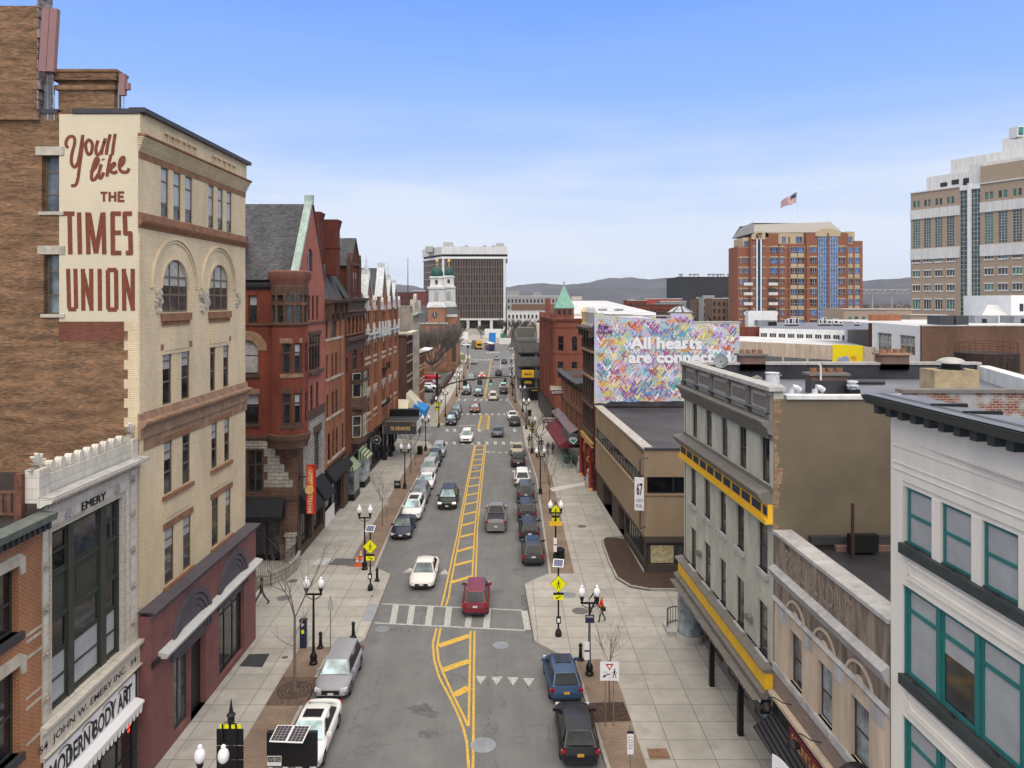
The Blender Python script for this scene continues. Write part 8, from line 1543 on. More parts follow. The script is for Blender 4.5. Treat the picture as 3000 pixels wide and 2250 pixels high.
mb.build('railing',mat('rust',(.12,.045,.03),.8),wt_)
# ---- distant blocks
def far(name,lab,x0,x1,y0,Y,m,rows=0,cols=0,d=14,roof=None,y1=None,wm=None):
    t=thing(name,lab,'building',((xat(x0,Y)+xat(x1,Y))/2,Y,0));F_=Fr((xat(x0,Y),Y),(xat(x1,Y),Y));zt=zat(y0,Y);ops=[]
    if rows:
        fh=min(3.6,(zt-1)/rows);cw=F_.L/cols;ops=[(cw*(k+.25),cw*(k+.75),zt-1.0-fh*(r+.75),zt-1.0-fh*(r+.2))for r in range(rows)for k in range(cols)];ops=[o for o in ops if o[2]>.3]
    mb=MB(F_);wall(mb,0,F_.L,0,zt,ops,.4);mb.build('wall',m,t);panes(F_,t,ops,-.35,[wm or M['frame_dark']]);MB(None).box(F_.O.x,F_.O.x+F_.L,Y,Y+d,zt-.3,zt-.05,skip='-b').box(F_.O.x-.3,F_.O.x+F_.L+.3,Y-.2,Y+.1,zt-.05,zt+.35).build('roof',roof or M['roofw'],t)
    MB(None).poly([(F_.O.x,Y,0),(F_.O.x,Y,zt),(F_.O.x,Y+d,zt),(F_.O.x,Y+d,0)]).build('side_wall',m,t);MB(None).poly([(F_.O.x+F_.L,Y,0),(F_.O.x+F_.L,Y+d,0),(F_.O.x+F_.L,Y+d,zt),(F_.O.x+F_.L,Y,zt)]).build('side_wall',m,t);return t
bk=far('warehouse','long black windowless warehouse with rooftop frames on the skyline',1983,2168,812,620,mat('black cladding',(.035,.037,.042),.7,var=.2,sc_=.05),0,0,40,M['roofb']);mb=MB(None);Y=620
for k in range(8):x=xat(1990+k*23,Y);mb.box(x,x+.5,Y-.3,Y,0,zat(813,Y))
mb.build('cladding_ribs',M['metal_dk'],bk);
for x0,x1 in((1992,1999),(2022,2047),(2077,2103),(2103,2122),(2134,2141),(2152,2165)):
    a,b=xat(x0,625),xat(x1,625);mb=MB(None);mb.box(a,b,625,630,zat(806,625),zat(802,625));
    for x in(a,(a+b)/2,b):mb.box(x-.3,x+.3,625,626,zat(812,625),zat(802,625))
    mb.build('roof_frame',M['conc'],bk)
GA=mat('grey cladding',(.30,.30,.29),.8,var=.08);BA=mat('brown cladding',(.17,.105,.07),.85,var=.12)
a=far('apartment_building','wide grey and brown apartment building right of the dark office block',1485,1637,868,430,GA,5,14,16);MB(None).box(xat(1500,429),xat(1636,429),429.6,429.95,0,zat(886,430)-1).build('brown_lower_storeys',BA,a);MB(None).box(xat(1485,429),xat(1521,429),430,440,zat(868,430),zat(853,430)).box(xat(1564,429),xat(1585,429),430,440,zat(868,430),zat(855,430)).build('raised_bay',GA,a)
far('low_building','low white roofed building before the grey and brown apartments',1486,1600,912,380,M['concw'],2,10,14);far('apartment_building','tall grey apartment block behind bare trees left of the brick tower',2060,2092,868,400,GA,5,3);far('apartment_building','brown brick apartment block with orange mark beside the grey one',2086,2142,875,380,BA,5,4);far('apartment_building','pale grey apartment block nearest the brick tower',2142,2166,870,375,M['greyst'],5,2);far('apartment_building','narrow brown flats left of the tall grey apartments',2040,2064,874,410,BA,4,2)
far('warehouse','long brown brick warehouse with a strip of windows behind the mural',1852,2000,894,300,M['brickd'],2,12,14,M['browndk']);far('warehouse','dark gabled brick warehouse with a small round window',1838,1895,880,420,M['brickd'],1,3);far('warehouse','red and white shop building with a bright roof on the skyline',1890,1998,876,450,mat('red wall',(.36,.07,.05),.8),0,0,30);far('warehouse','pale blue grey shed behind the skylight',1935,2010,884,350,GA,0,0)
far('brick_building','dark red brick building behind the roof mast at the left skyline',1160,1242,858,380,mat('plum brick',(.13,.045,.045),.85,var=.15),4,7,20,M['browndk']);far('brick_building','plain brown brick block beside the mast',1215,1245,853,360,mat('plum brick b',(.16,.055,.05),.85),0,0);far('low_building','small cream flat roofed building right of the spire',1675,1705,870,500,M['cream'],2,5)
random.seed(31)
COLS=[M['concw'],GA,BA,M['cream'],M['brickd'],M['white']]
for k in range(26):
    Y=random.uniform(600,1900);x=random.uniform(1490,2660);w_=random.uniform(6,26);x0=x;t=thing('distant_building','small distant low building among the bare woods near the skyline','building',(xat(x0,Y),Y,0),'low buildings scattered near the skyline');h=random.uniform(5,11);MB(None).box(xat(x0,Y),xat(x0+w_,Y),Y,Y+20,0,h).build('wall',COLS[k%6],t);MB(None).box(xat(x0,Y)-.5,xat(x0+w_,Y)+.5,Y-.5,Y+20.5,h,h+.6).build('roof',COLS[(k*5+1)%6],t)
# woods on the plain, hills
wd=MB(None);random.seed(5)
for k in range(2300):
    Y=300+2900*random.random()**1.6;px=random.uniform(1130,2720);
    if Y<520 and 1500<px<2050 and random.random()<.5:continue
    if 1296<px<1486 and Y<600:continue
    x,s_=xat(px,Y),random.uniform(3,7)*(1+Y/2500);h=random.uniform(7,12);n_=6
    pts=[(x+s_*random.uniform(.6,1.1)*math.cos(a),Y+s_*random.uniform(.6,1.1)*math.sin(a))for a in[2*math.pi*j/n_ for j in range(n_)]]
    for j in range(n_):a,b=pts[j],pts[(j+1)%n_];m_=random.randrange(3);wd.poly([(*a,0),(*b,0),((b[0]+x)/2,(b[1]+Y)/2,h*random.uniform(.7,1)),((a[0]+x)/2,(a[1]+Y)/2,h*random.uniform(.7,1))],m_);wd.poly([((a[0]+x)/2,(a[1]+Y)/2,h*.85),((b[0]+x)/2,(b[1]+Y)/2,h*.85),(x,Y,h*random.uniform(.9,1.15))],m_)
tag(wd.build('woods',[mat('bare woods a',(.11,.088,.076),.95,var=.3,sc_=.3),mat('bare woods b',(.085,.07,.062),.95,var=.3,sc_=.3),mat('bare woods c',(.17,.14,.11),.95,var=.3,sc_=.3)]),'bare brown woodland covering the plain before the hills','woods',kind='stuff')
def ridge(pts,Y,m,name='hills',depth=1500):
    mb=MB(None);pr=[]
    for i in range(len(pts)-1):
        (x0,y0),(x1,y1)=pts[i],pts[i+1];n_=10
        for k in range(n_):t=k/n_;pr.append((x0+(x1-x0)*t,y0+(y1-y0)*(3*t*t-2*t**3)+random.uniform(-.5,.5)))
    pr.append(pts[-1])
    for a,b in zip(pr,pr[1:]):
        A,B=Vector((xat(a[0],Y),Y,zat(a[1],Y))),Vector((xat(b[0],Y),Y,zat(b[1],Y)));A0,B0=Vector((xat(a[0],Y-depth),Y-depth,-2)),Vector((xat(b[0],Y-depth),Y-depth,-2));A1,B1=A0.lerp(A,.5),B0.lerp(B,.5);A1.z*=.75+.2*math.sin(a[0]*.05);B1.z*=.75+.2*math.sin(b[0]*.05)
        mb.poly([A0,B0,B1,A1]);mb.poly([A1,B1,B,A]);mb.poly([A,B,B+Vector((0,800,-B.z)),A+Vector((0,800,-A.z))])
    struct(mb.build(name,m,smooth=60))
hm=mat('wooded hills',(.07,.07,.082),.95,var=.35,sc_=.004)
ridge([(700,842),(900,838),(1150,832),(1200,836),(1250,846),(1350,850),(1484,841),(1530,834),(1584,829.6),(1647,834),(1690,832),(1721,828),(1760,819),(1788,813.5),(1815,815),(1845,812),(1880,816),(1905,818.5),(1950,814),(1982,813.5),(2100,820),(2300,830),(2500,826),(2600,822),(2668,812),(2800,816),(3200,830)],6500,hm)
ridge([(700,862),(1484,856),(1600,850),(1700,846),(1800,842),(1900,846),(2000,838),(2200,840),(2450,832),(2527,823),(2580,818),(2640,816),(2700,822),(2900,840),(3300,860)],4200,hm)
bg_=thing('bridge','long distant steel truss bridge below the hill right of the brick tower','bridge',(xat(2600,1500),1500,0));mb=MB(None);Y=1500;mb.box(xat(2500,Y),xat(2760,Y),Y,Y+12,zat(849,Y),zat(847,Y))
for k in range(14):x=xat(2500+k*19,Y);mb.tube([(x,Y,zat(849,Y)),(x+6.5,Y,zat(862,Y)),(x+13,Y,zat(849,Y))],.7,4);mb.box(x,x+1.5,Y+2,Y+6,0,zat(850,Y))if k%3==0 else None
mb.box(xat(2500,Y),xat(2760,Y),Y,Y+8,zat(861,Y),zat(860,Y));mb.build('deck_truss',M['greyst'],bg_)
hz=MB(None).box(-3800,3800,-80,7400,-2,300).build('haze',None or mat('x',(.5,.5,.5)));hz.data.materials.clear();hm_=bpy.data.materials.new('air');hm_.use_nodes=True;t=hm_.node_tree;t.nodes.clear();pv=t.nodes.new('ShaderNodeVolumePrincipled');pv.inputs['Color'].default_value=(.85,.9,1,1);pv.inputs['Density'].default_value=.00004;pv.inputs['Anisotropy'].default_value=.2;oo=t.nodes.new('ShaderNodeOutputMaterial');t.links.new(pv.outputs[0],oo.inputs['Volume']);hz.data.materials.append(hm_);hz['kind']='stuff';hz['label']='thin blue haze over the distant plain and hills';hz['category']='haze'
# ================================================================ VEHICLES
def interp(P,t):
    for(a,x),(b,y)in zip(P,P[1:]):
        if t<=b:return x+(y-x)*(t-a)/(b-a)
    return P[-1][1]
KIND={'sedan':([(0,.5),(.015,.66),(.06,.74),(.25,.90),(.3,.93),(.8,1.0),(.95,.98),(.985,.9),(1,.66)],(.25,.41,.70,.87),1.46),
 'suv':([(0,.55),(.012,.8),(.05,.93),(.22,1.04),(.28,1.08),(.95,1.12),(.985,1.05),(1,.7)],(.22,.345,.90,.985),1.72),
 'hatch':([(0,.5),(.015,.68),(.05,.76),(.23,.92),(.3,.95),(.95,1.0),(.985,.94),(1,.66)],(.21,.37,.86,.975),1.48),
 'van':([(0,.5),(.02,.78),(.12,1.0),(.2,1.05),(.97,1.08),(1,.7)],(.12,.29,.92,.98),1.74),
 'pickup':([(0,.6),(.01,.98),(.03,1.1),(.24,1.18),(.3,1.22),(.99,1.28),(1,1.0)],(.25,.36,.55,.60),1.92)}
PAINTS={}
def paint(c):
    k=str(c)
    if k not in PAINTS:PAINTS[k]=mat('car paint',c,.42,metal=0,var=0,coat=.2,spec=.35)
    return PAINTS[k]
M.update(tyre=mat('tyre',(.018,.018,.018),.8),rim=mat('alloy rim',(.4,.4,.42),.3,metal=.9),headl=mat('headlight glass',(.62,.64,.66),.12,spec=1,var=0),taill=mat('tail light',(.26,.008,.012),.2,spec=.8,var=0),trim=mat('black trim',(.02,.02,.022),.5),plate=mat('number plate',(.62,.62,.6),.5),carglass=glassm('car glass',(.008,.01,.012),.1,.22,0),carglass2=glassm('windscreen',(.11,.155,.165),.06,.6,0),sunroof=mat('dark roof glass',(.015,.015,.02),.15,spec=.4,var=0))
def car(name,label,kind,loc,rz,col,L=4.7,W=1.86,H=None,cat='car',lit=False,rails=False,plate=None,sun=False,rim=None):
    prof,(g0,g1,g2,g3),HH=KIND[kind];H=H or HH;t=thing(name,label,cat,(0,0,0),'vehicles on the street');hw=W/2;m=paint(col);R_=.34 if kind in('sedan','hatch','van')else.38;wy=(-L*.5+L*.195,L*.5-L*.205);sc_=1 if kind=='pickup' else H/HH
    N_=56;rings=[]
    for i in range(N_+1):
        tt=i/N_;y=-L/2+L*tt;e=min(tt,1-tt)*L;wf=hw*(1-.24*max(0,1-e/.8)**2.4);zh=interp(prof,tt)*sc_;zb=.24+(.12*max(0,1-e/.5));
        for w_ in wy:
            if abs(y-w_)<R_+.05:zb=max(zb,R_+math.sqrt(max(0,(R_+.05)**2-(y-w_)**2)))
        sh=zh-.1;rings.append([(wf*.92,zb),(wf*.985,zb+(sh-zb)*.28),(wf,zb+(sh-zb)*.62),(wf*.985,sh-.04),(wf*.93,sh+.03),(wf*.8,zh+.0),(wf*.4,zh+.025),(0,zh+.03)])
    mb=MB(None);Y_=lambda i:-L/2+L*i/N_
    for i in range(N_):
        a,b=rings[i],rings[i+1]
        for k in range(7):
            for s_ in(1,-1):
                q=[(s_*a[k][0],Y_(i),a[k][1]),(s_*b[k][0],Y_(i+1),b[k][1]),(s_*b[k+1][0],Y_(i+1),b[k+1][1]),(s_*a[k+1][0],Y_(i),a[k+1][1])];mb.poly(q if s_>0 else q[::-1])
    for i,r in((0,rings[0]),(N_,rings[-1])):
        q=[(p[0],Y_(i),p[1])for p in r]+[(-p[0],Y_(i),p[1])for p in r[::-1][1:]];mb.poly(q[::-1]if i==0 else q)

    y0,y1,y2,y3=[-L/2+L*g for g in(g0,g1,g2,g3)];b0,b3=interp(prof,g0)*sc_,interp(prof,g3)*sc_;wb,wr=hw*.86,hw*.66;zr=H
    rr=[(wb,y0,b0-.02),(wr*.97,y1,zr-.06),(wr,(y1+y2)/2,zr-.02),(wr*.97,y2,zr-.07),(wb*.94,y3,b3-.02)]
    for k in range(4):
        a,b=rr[k],rr[k+1];base=lambda y:interp(prof,(y+L/2)/L)*sc_-.03
        for s_ in(1,-1):q=[(s_*wb,a[1],base(a[1])),(s_*wb,b[1],base(b[1])),(s_*b[0],b[1],b[2]),(s_*a[0],a[1],a[2])];mb.poly(q if s_>0 else q[::-1])
        for j in range(4):f0,f1=-1+j*.5,-.5+j*.5;cz=lambda f,i_:rr[i_][2]+(.05*(1-f*f)if 0<i_<4 else.01);mb.poly([(f0*a[0],a[1],cz(f0,k)),(f1*a[0],a[1],cz(f1,k)),(f1*b[0],b[1],cz(f1,k+1)),(f0*b[0],b[1],cz(f0,k+1))])
    if kind=='pickup':mb.box(-hw*.8,hw*.8,y3+.1,L/2-.1,1.3,1.31,0)if False else None
    mb.build('body',m,t,smooth=38)
    lp=lambda a,b,f:tuple(a[i]+(b[i]-a[i])*f for i in range(3))
    def pane_(name,A,B,C_,D_,off,ins=.08,mt=None):
        A,B,C_,D_=[Vector(p)for p in(A,B,C_,D_)];c_=(A+B+C_+D_)/4;n_=(B-A).cross(D_-A).normalized();q=[p+(c_-p)*ins+n_*off for p in(A,B,C_,D_)];MB(None).poly(q).poly([q[0]-n_*.03,q[3]-n_*.03,q[2]-n_*.03,q[1]-n_*.03]).build(name,mt or M['carglass'],t)
    a,b,c_,d_=rr[0],rr[1],rr[3],rr[4]
    pane_('windscreen',(-a[0],a[1],a[2]+.03),(a[0],a[1],a[2]+.03),(b[0],b[1],b[2]+.02),(-b[0],b[1],b[2]+.02),.035,.09,M['carglass2'])
    pane_('rear_window',(d_[0],d_[1],d_[2]+.06),(-d_[0],d_[1],d_[2]+.06),(-c_[0],c_[1],c_[2]+.02),(c_[0],c_[1],c_[2]+.02),.035,.12)
    for s_ in(1,-1):
        q=[(s_*wb,y0+.32*(y1-y0),b0+.04),(s_*wb,y3-.45*(y3-y2),b3+.03),(s_*wr*.99,y2-.05,zr-.1),(s_*wr*.99,y1+.08,zr-.1)];q=q if s_>0 else[q[1],q[0],q[3],q[2]];pane_('side_window',*q,.02,.07)
        yb=-L/2;z_=interp(prof,.03)*sc_;MB(None).box(s_*hw*.56,s_*hw*.9,yb+.03,yb+.42,z_-.2,z_-.05).build('headlight',M['headl']if not lit else M['lamp_on'],t)
        z_=interp(prof,.97)*sc_;tl=(.12,.02)if kind in('sedan','hatch')else(.2,.02);MB(None).box(s_*hw*.7,s_*hw*.945,L/2-.2,L/2-.0,z_-.1-tl[0]*1.1,z_-.1).build('tail_light',M['taill'],t)
        MB(None).box(s_*hw*.9,s_*hw*1.14,y0+.3,y0+.42,b0+.02,b0+.17).build('mirror',m,t)
        for w_ in wy:
            wo=MB(None);wo.mt=Matrix.Translation((s_*(hw-.12),w_,R_))@Matrix.Rotation(R(90),4,'Y');wo.lathe((0,0,0),[(0,-.1),(R_-.04,-.1),(R_,-.06),(R_,.06),(R_-.04,.1),(R_*.66,.1),(R_*.64,.06)],20);w2=wo.build('wheel',M['tyre'],t,smooth=40);ro=MB(None);ro.mt=wo.mt
            if s_<0:ro.mt=Matrix.Translation((s_*(hw-.12),w_,R_))@Matrix.Rotation(R(-90),4,'Y')
            for k in range(5):a_=k*1.2566;ro.poly([(.05*math.cos(a_+1.57),.05*math.sin(a_+1.57),.085),(-.05*math.cos(a_+1.57),-.05*math.sin(a_+1.57),.085),(R_*.66*math.cos(a_-.12),R_*.66*math.sin(a_-.12),.07),(R_*.66*math.cos(a_+.12),R_*.66*math.sin(a_+.12),.07)])
            ro.lathe((0,0,0),[(R_*.6,.062),(R_*.68,.09),(R_*.7,.07)],16);ro.build('rim',rim or M['rim'],w2)
    z_=interp(prof,.02)*sc_;MB(None).box(-hw*.5,hw*.5,-L/2-.015,-L/2+.1,z_-.32,z_-.12).box(-hw*.7,hw*.7,-L/2-.01,-L/2+.1,.26,.38).build('grille',M['trim'],t);MB(None).box(-.15,.15,-L/2-.03,-L/2,.42,.54).build('front_plate',M['plate'],t)
    MB(None).box(-hw*.8,hw*.8,L/2-.1,L/2+.012,.27,.4).build('rear_bumper',M['trim']if kind!='pickup' else M['steel'],t);MB(None).box(-.15,.15,L/2,L/2+.025,.6 if kind!='suv' else.72,.73 if kind!='suv' else.85).build('rear_plate',plate or M['plate'],t)
    if rails:
        for s_ in(1,-1):MB(None).tube([(s_*wr*.95,y1+.15,zr-.02),(s_*wr*.95,y1+.3,zr+.05),(s_*wr*.95,y2-.3,zr+.04),(s_*wr*.95,y2-.1,zr-.03)],.022,5).build('roof_rail',M['rim'],t)
    if sun:MB(None).box(-wr*.7,wr*.7,y1+.15,(y1+y2)/2+.1,zr+.02,zr+.045).build('sunroof',M['sunroof'],t)
    if kind=='pickup':MB(None).box(-hw*.78,hw*.78,y3+.12,L/2-.12,1.2,interp(prof,.9)+.034).build('bed_cover',M['trim'],t);MB(None).tube([(0,L/2,.4),(0,L/2+.18,.4)],.04,6).build('tow_hitch',M['steel'],t)
    t.location=(loc[0],loc[1],0);t.rotation_euler=(0,0,rz);return t
M['lamp_on']=mat('lit headlamp',(1,.85,.6),.2,var=0,emit=1.5);PIY=mat('orange plate',(.6,.3,.05),.5)
W_,BK,NB,GY,SV,DG=(.74,.74,.73),(.012,.012,.015),(.012,.018,.045),(.16,.16,.18),(.42,.43,.44),(.05,.055,.06);rp_=math.pi
CARS=[('sedan','white sedan parked nearest at the bottom left behind the solar panels',-9.15,35.5,0,W_,'sedan',dict(L=4.9,sun=True)),('suv','silver grey crossover parked on the left behind the white sedan',-9.2,41.4,0,(.27,.27,.30),'suv',dict(L=4.55,H=1.6)),
 ('sedan','dark navy older sedan parked on the left, front car of the long row',-9.3,67.9,0,NB,'sedan',dict(L=4.7)),('suv','white full-size crossover with sunroof parked behind the navy sedan',-9.1,73.6,0,W_,'suv',dict(L=4.9,sun=True)),('suv','dark grey crossover parked between two white cars on the left',-9.1,79.1,0,GY,'suv',dict(L=4.6)),('sedan','white sedan parked on the left behind the dark grey crossover',-9.1,85,0,W_,'sedan',dict(L=4.7)),('suv','silver crossover parked on the left behind the second white sedan',-9.4,91.2,0,SV,'suv',dict(L=4.6)),('suv','black crossover parked in front of the last silver one on the left',-9.3,96.4,0,BK,'suv',dict(L=4.5)),('suv','silver crossover parked last in the left row before the side street',-9.25,101.9,0,(.35,.37,.4),'suv',dict(L=4.6,rails=True)),
 ('suv','black crossover first in the left row beyond the side street',-9.4,127.8,0,BK,'suv',dict(L=4.6)),('hatch','dark hatchback in the middle of the short row beyond the side street',-9.3,133.5,0,DG,'hatch',{}),('suv','dark grey crossover last in the short row beyond the side street',-9.35,139.5,0,GY,'suv',dict(rails=True)),
 ('sedan','pearl white sedan driving toward us before the zebra crossing',-6.18,56.6,0,(.66,.64,.60),'sedan',dict(L=4.85)),('suv','black large crossover with lit headlights driving toward us',-6.0,77.4,0,BK,'suv',dict(L=4.98,W=1.97,H=1.76,lit=True,rails=True)),('suv','white crossover driving toward us over the far crosswalk',-6.0,112.3,0,W_,'suv',dict(rails=True)),
 ('suv','dark red compact crossover seen from behind on the zebra crossing',-2.1,51.8,rp_,(.17,.012,.025),'suv',dict(L=4.55,W=1.82,H=1.68,rails=True)),('pickup','silver pickup truck with black bed cover driving away',-1.0,70.4,rp_,(.17,.17,.175),'pickup',dict(L=5.8,W=2.03)),('sedan','blue grey sedan driving away past the far crosswalk',-1.44,116.9,rp_,(.09,.11,.16),'sedan',{}),
 ('suv','dark red car coming toward us beyond the intersection',-6.0,142,0,(.2,.04,.035),'suv',dict(H=1.6)),('van','dark tall van first in the lane at the far left kerb under the signal arm',-9.05,169,0,DG,'van',dict(H=2.3,W=2.05,L=5.5)),('suv','black crossover coming toward us beside the dark tall van',-6.3,165.7,0,BK,'suv',dict(rails=True)),('van','cream white minivan driving away under the signal arm',-2.9,159.4,rp_,(.66,.64,.52),'van',dict(L=5.1,W=2.0)),
 ('sedan','black sedan waiting on the right under the signal arm',-.75,170,rp_,BK,'sedan',{}),('suv','white crossover just beyond the black sedan on the far right',-.8,176.3,rp_,W_,'suv',{}),('suv','black crossover driving away past the signal arm',-2.3,210,rp_,BK,'suv',{}),('suv','orange red crossover coming toward us far away',-6.7,204,0,(.5,.07,.04),'suv',dict(lit=True)),('sedan','grey sedan parked far left before the wall, nearer of two',-9.5,199,0,GY,'sedan',{}),('sedan','grey blue sedan parked far left, farther of two',-9.6,205.5,0,(.12,.14,.18),'sedan',{}),('suv','silver grey crossover approaching at the far left kerb',-10.8,248,0,(.22,.23,.22),'suv',{}),('suv','pale teal car driving away farthest up the road',-3.6,265,rp_,(.25,.33,.34),'suv',{}),('sedan','dark blue sedan driving away far up on the right',-.9,250.5,rp_,NB,'sedan',{}),
 ('hatch','black hatchback parked nearest at the bottom right',3.3,35.8,rp_,BK,'hatch',dict(L=4.5,W=1.85,plate=PIY)),('hatch','blue hatchback with a dark sunroof parked on the right',3.0,41.0,rp_+.05,(.03,.065,.14),'hatch',dict(L=4.26,W=1.8,plate=PIY,sun=True)),('suv','dark olive grey coupe crossover parked last on the right before the crossing',2.1,61.4,rp_,(.035,.037,.035),'suv',dict(L=4.6,H=1.6,sun=True)),('suv','black crossover parked second from the crossing on the right',1.98,67.2,rp_,BK,'suv',dict(L=4.5,H=1.6)),('suv','black crossover with mirrored roof parked third from the crossing on the right',1.93,73,rp_,(.02,.02,.03),'suv',{}),('suv','dark crossover with tall red lights and roof rails parked on the right',1.98,80.4,rp_,DG,'suv',dict(rails=True)),('suv','white crossover parked on the right with a gap beyond it',1.75,86.4,rp_,W_,'suv',{}),('sedan','black sedan parked on the right just short of the far corner',1.42,96.4,rp_,BK,'sedan',{}),('sedan','beige sedan parked on the right at the far corner',1.4,103.2,rp_,(.42,.37,.27),'sedan',{}),('sedan','black sedan parked on the right beyond the far crosswalk',1.3,127,rp_,BK,'sedan',{}),('sedan','white sedan parked right behind the black one beyond the far crosswalk',1.0,133,rp_,W_,'sedan',{}),
 ('pickup','bright red pickup in the small car park on the left',-20.0,200,1.5,(.45,.01,.03),'pickup',{}),('sedan','white sedan in the small car park on the left',-18.3,178,1.3,W_,'sedan',{}),('suv','dark red car behind the white one in the small car park',-18.9,184,1.4,(.3,.02,.05),'suv',{}),('sedan','black car by the small car park entrance on the left',-18.6,170.5,1.5,BK,'sedan',{}),('sedan','white sedan turning left beyond the garbage truck',-19,345,1.2,W_,'sedan',{})]
for kd,lb,x,y,rz,c,ty,kw in CARS:car('parked_car' if 'parked' in lb or 'car park' in lb else('pickup_truck' if ty=='pickup' else 'moving_car'),lb,ty,(x,y),rz,c,cat={'pickup':'pickup truck','van':'van'}.get(ty,'car'),**kw)
def truck(name,label,cat,loc,rz,parts,wheels,W):
    t=thing(name,label,cat,(0,0,0),'vehicles on the street')
    for n_,m_,b in parts:
        if len(b)==6:MB(None).box(*b).build(n_,m_,t)
    for y in wheels:
        for s_ in(1,-1):wo=MB(None);wo.mt=Matrix.Translation((s_*(W/2-.15),y,.5))@Matrix.Rotation(R(90),4,'Y');w2=wo.lathe((0,0,0),[(0,-.15),(.5,-.15),(.5,.15),(.3,.16),(0,.12)],16).build('wheel',M['tyre'],t)
    t.location=loc;t.rotation_euler=(0,0,rz)
oy=mat('orange yellow',(.75,.38,.02),.5)
truck('garbage_truck','garbage truck with an orange yellow tailgate and grey body beside the bus','truck',(-13,325,0),rp_+.28,[('body',M['steel'],(-1.25,1.25,-3.5,3.2,1.1,3.7)),('tailgate',oy,(-1.25,1.25,3.2,4.6,.9,3.6)),('hopper',M['trim'],(-1.0,1.0,4.55,4.62,1.5,2.6)),('cab',oy,(-1.2,1.2,-5.6,-3.7,.8,2.9)),('windscreen',M['carglass'],(-1.1,1.1,-5.63,-5.6,1.7,2.7)),('chassis',M['trim'],(-.6,.6,-5.4,4.4,.5,1.1))],(-4.6,2.0,3.3),2.5)
truck('bus','dark blue city bus with a white roof and orange swoosh at the far junction','bus',(-7.2,318,0),rp_+.16,[('body',mat('bus blue',(.02,.03,.12),.35),(-1.27,1.27,-6,6,.35,2.9)),('roof',M['white'],(-1.2,1.2,-5.9,5.9,2.9,3.15)),('side_windows',M['carglass'],(-1.29,1.29,-5.6,5.0,1.5,2.5)),('swoosh',M['orange'],(-1.295,1.295,2.5,4.0,.5,2.6)),('rear_window',M['carglass'],(-.9,.9,6.0,6.03,1.8,2.6)),('tail_lights',M['taill'],(-1.2,-1.0,6.0,6.03,1.2,1.6)),('engine_grille',M['trim'],(-.8,.8,6.0,6.02,.5,1.2)),('destination_sign',M['orange'],(-.6,.6,6.0,6.03,2.62,2.8))],(-4,3.2),2.5)
# ================================================================ STREET FURNITURE
lamp=thing('street_lamp','x','street lamp',(0,0,0),'double globe street lamps')
MB(None).lathe((0,0,0),[(.24,0),(.24,.12),(.17,.2),(.2,.32),(.21,.45),(.14,.6),(.085,.7),(.075,1.4),(.055,4.05),(0,4.05)],14).build('pole',M['blackm'],lamp,smooth=40)
MB(None).box(-.5,.5,-.035,.035,3.95,4.05).tube([(-.42,0,3.9),(-.2,0,3.75),(0,0,3.7),(.2,0,3.75),(.42,0,3.9)],.025,6).build('arm',M['blackm'],lamp)
for s_ in(-.42,.42):
    g=MB(None).lathe((s_,0,4.05),[(.05,0),(.07,.08),(.11,.2),(.14,.32),(.0,.32)],12).build('holder',M['blackm'],lamp,smooth=40);MB(None).lathe((s_,0,4.36),[(.1,0),(.17,.08),(.2,.2),(.2,.3),(.16,.42),(.09,.5),(.06,.53),(.09,.57),(.06,.63),(0,.66)],16).build('globe',M['globe'],g,smooth=60)
LP=[(620,2592,'double globe street lamp at the bottom left before the black sign backs'),(918.5,1945,'double globe street lamp beside the bare tree and the parking kiosk'),(1068.5,1668,'double globe street lamp next to the orange cones'),(1186,1431,'double globe street lamp by the small black pavement sign on the left'),(1247,1320,'double globe street lamp beside the left litter bin'),(1285.6,1249.5,'double globe street lamp with a yellow sign behind it on the left'),(1304.8,1220.5,'double globe street lamp beyond the crossing left of the row of three cars'),(1337.7,1162,'double globe street lamp nearest under the signal arm on the left'),(1346,1142,'double globe street lamp second under the signal arm on the left'),(1359,1109,'double globe street lamp beside the two far parked grey sedans'),
      (1727,1977,'double globe street lamp with blue signs near the red jacketed woman'),(1628,1650,'double globe street lamp before a yellow walking sign and orange plate'),(1583,1446.6,'double globe street lamp on the right by the bare trees'),(1558.5,1327.8,'double globe street lamp at the right corner before a yellow sign'),(1542,1257,'double globe street lamp beside the right litter bin'),(1531,1207.5,'double globe street lamp just past the litter bin on the right'),(1501.5,1159.6,'double globe street lamp before the parking garage'),(1498,1128,'double globe street lamp at the near end of the garage'),(1500,1098,'double globe street lamp midway along the garage'),(1497,1062,'double globe street lamp farthest on the right')]
for i,(x,y,lb)in enumerate(LP):
    p=gr(x,y,.14)
    if i==0:lamp.location=p;lamp['label']=lb
    else:dup(lamp,p,0,lb)
tl=thing('street_lamp','tall single post lamp with stacked globes on the left before the church wall','street lamp',tuple(gr(1370.7,1080.5,.14)));p=gr(1370.7,1080.5,.14);MB(None).lathe(tuple(p),[(.25,0),(.2,.6),(.1,.8),(.08,6.3),(.3,6.4),(.28,6.9),(0,7.1)],10).build('pole',M['blackm'],tl)
for s_ in(-.5,.5):MB(None).lathe((p.x+s_,p.y,3.6),[(.05,0),(.2,.3),(.2,.5),(0,.8)],10).build('globe',M['globe'],tl)
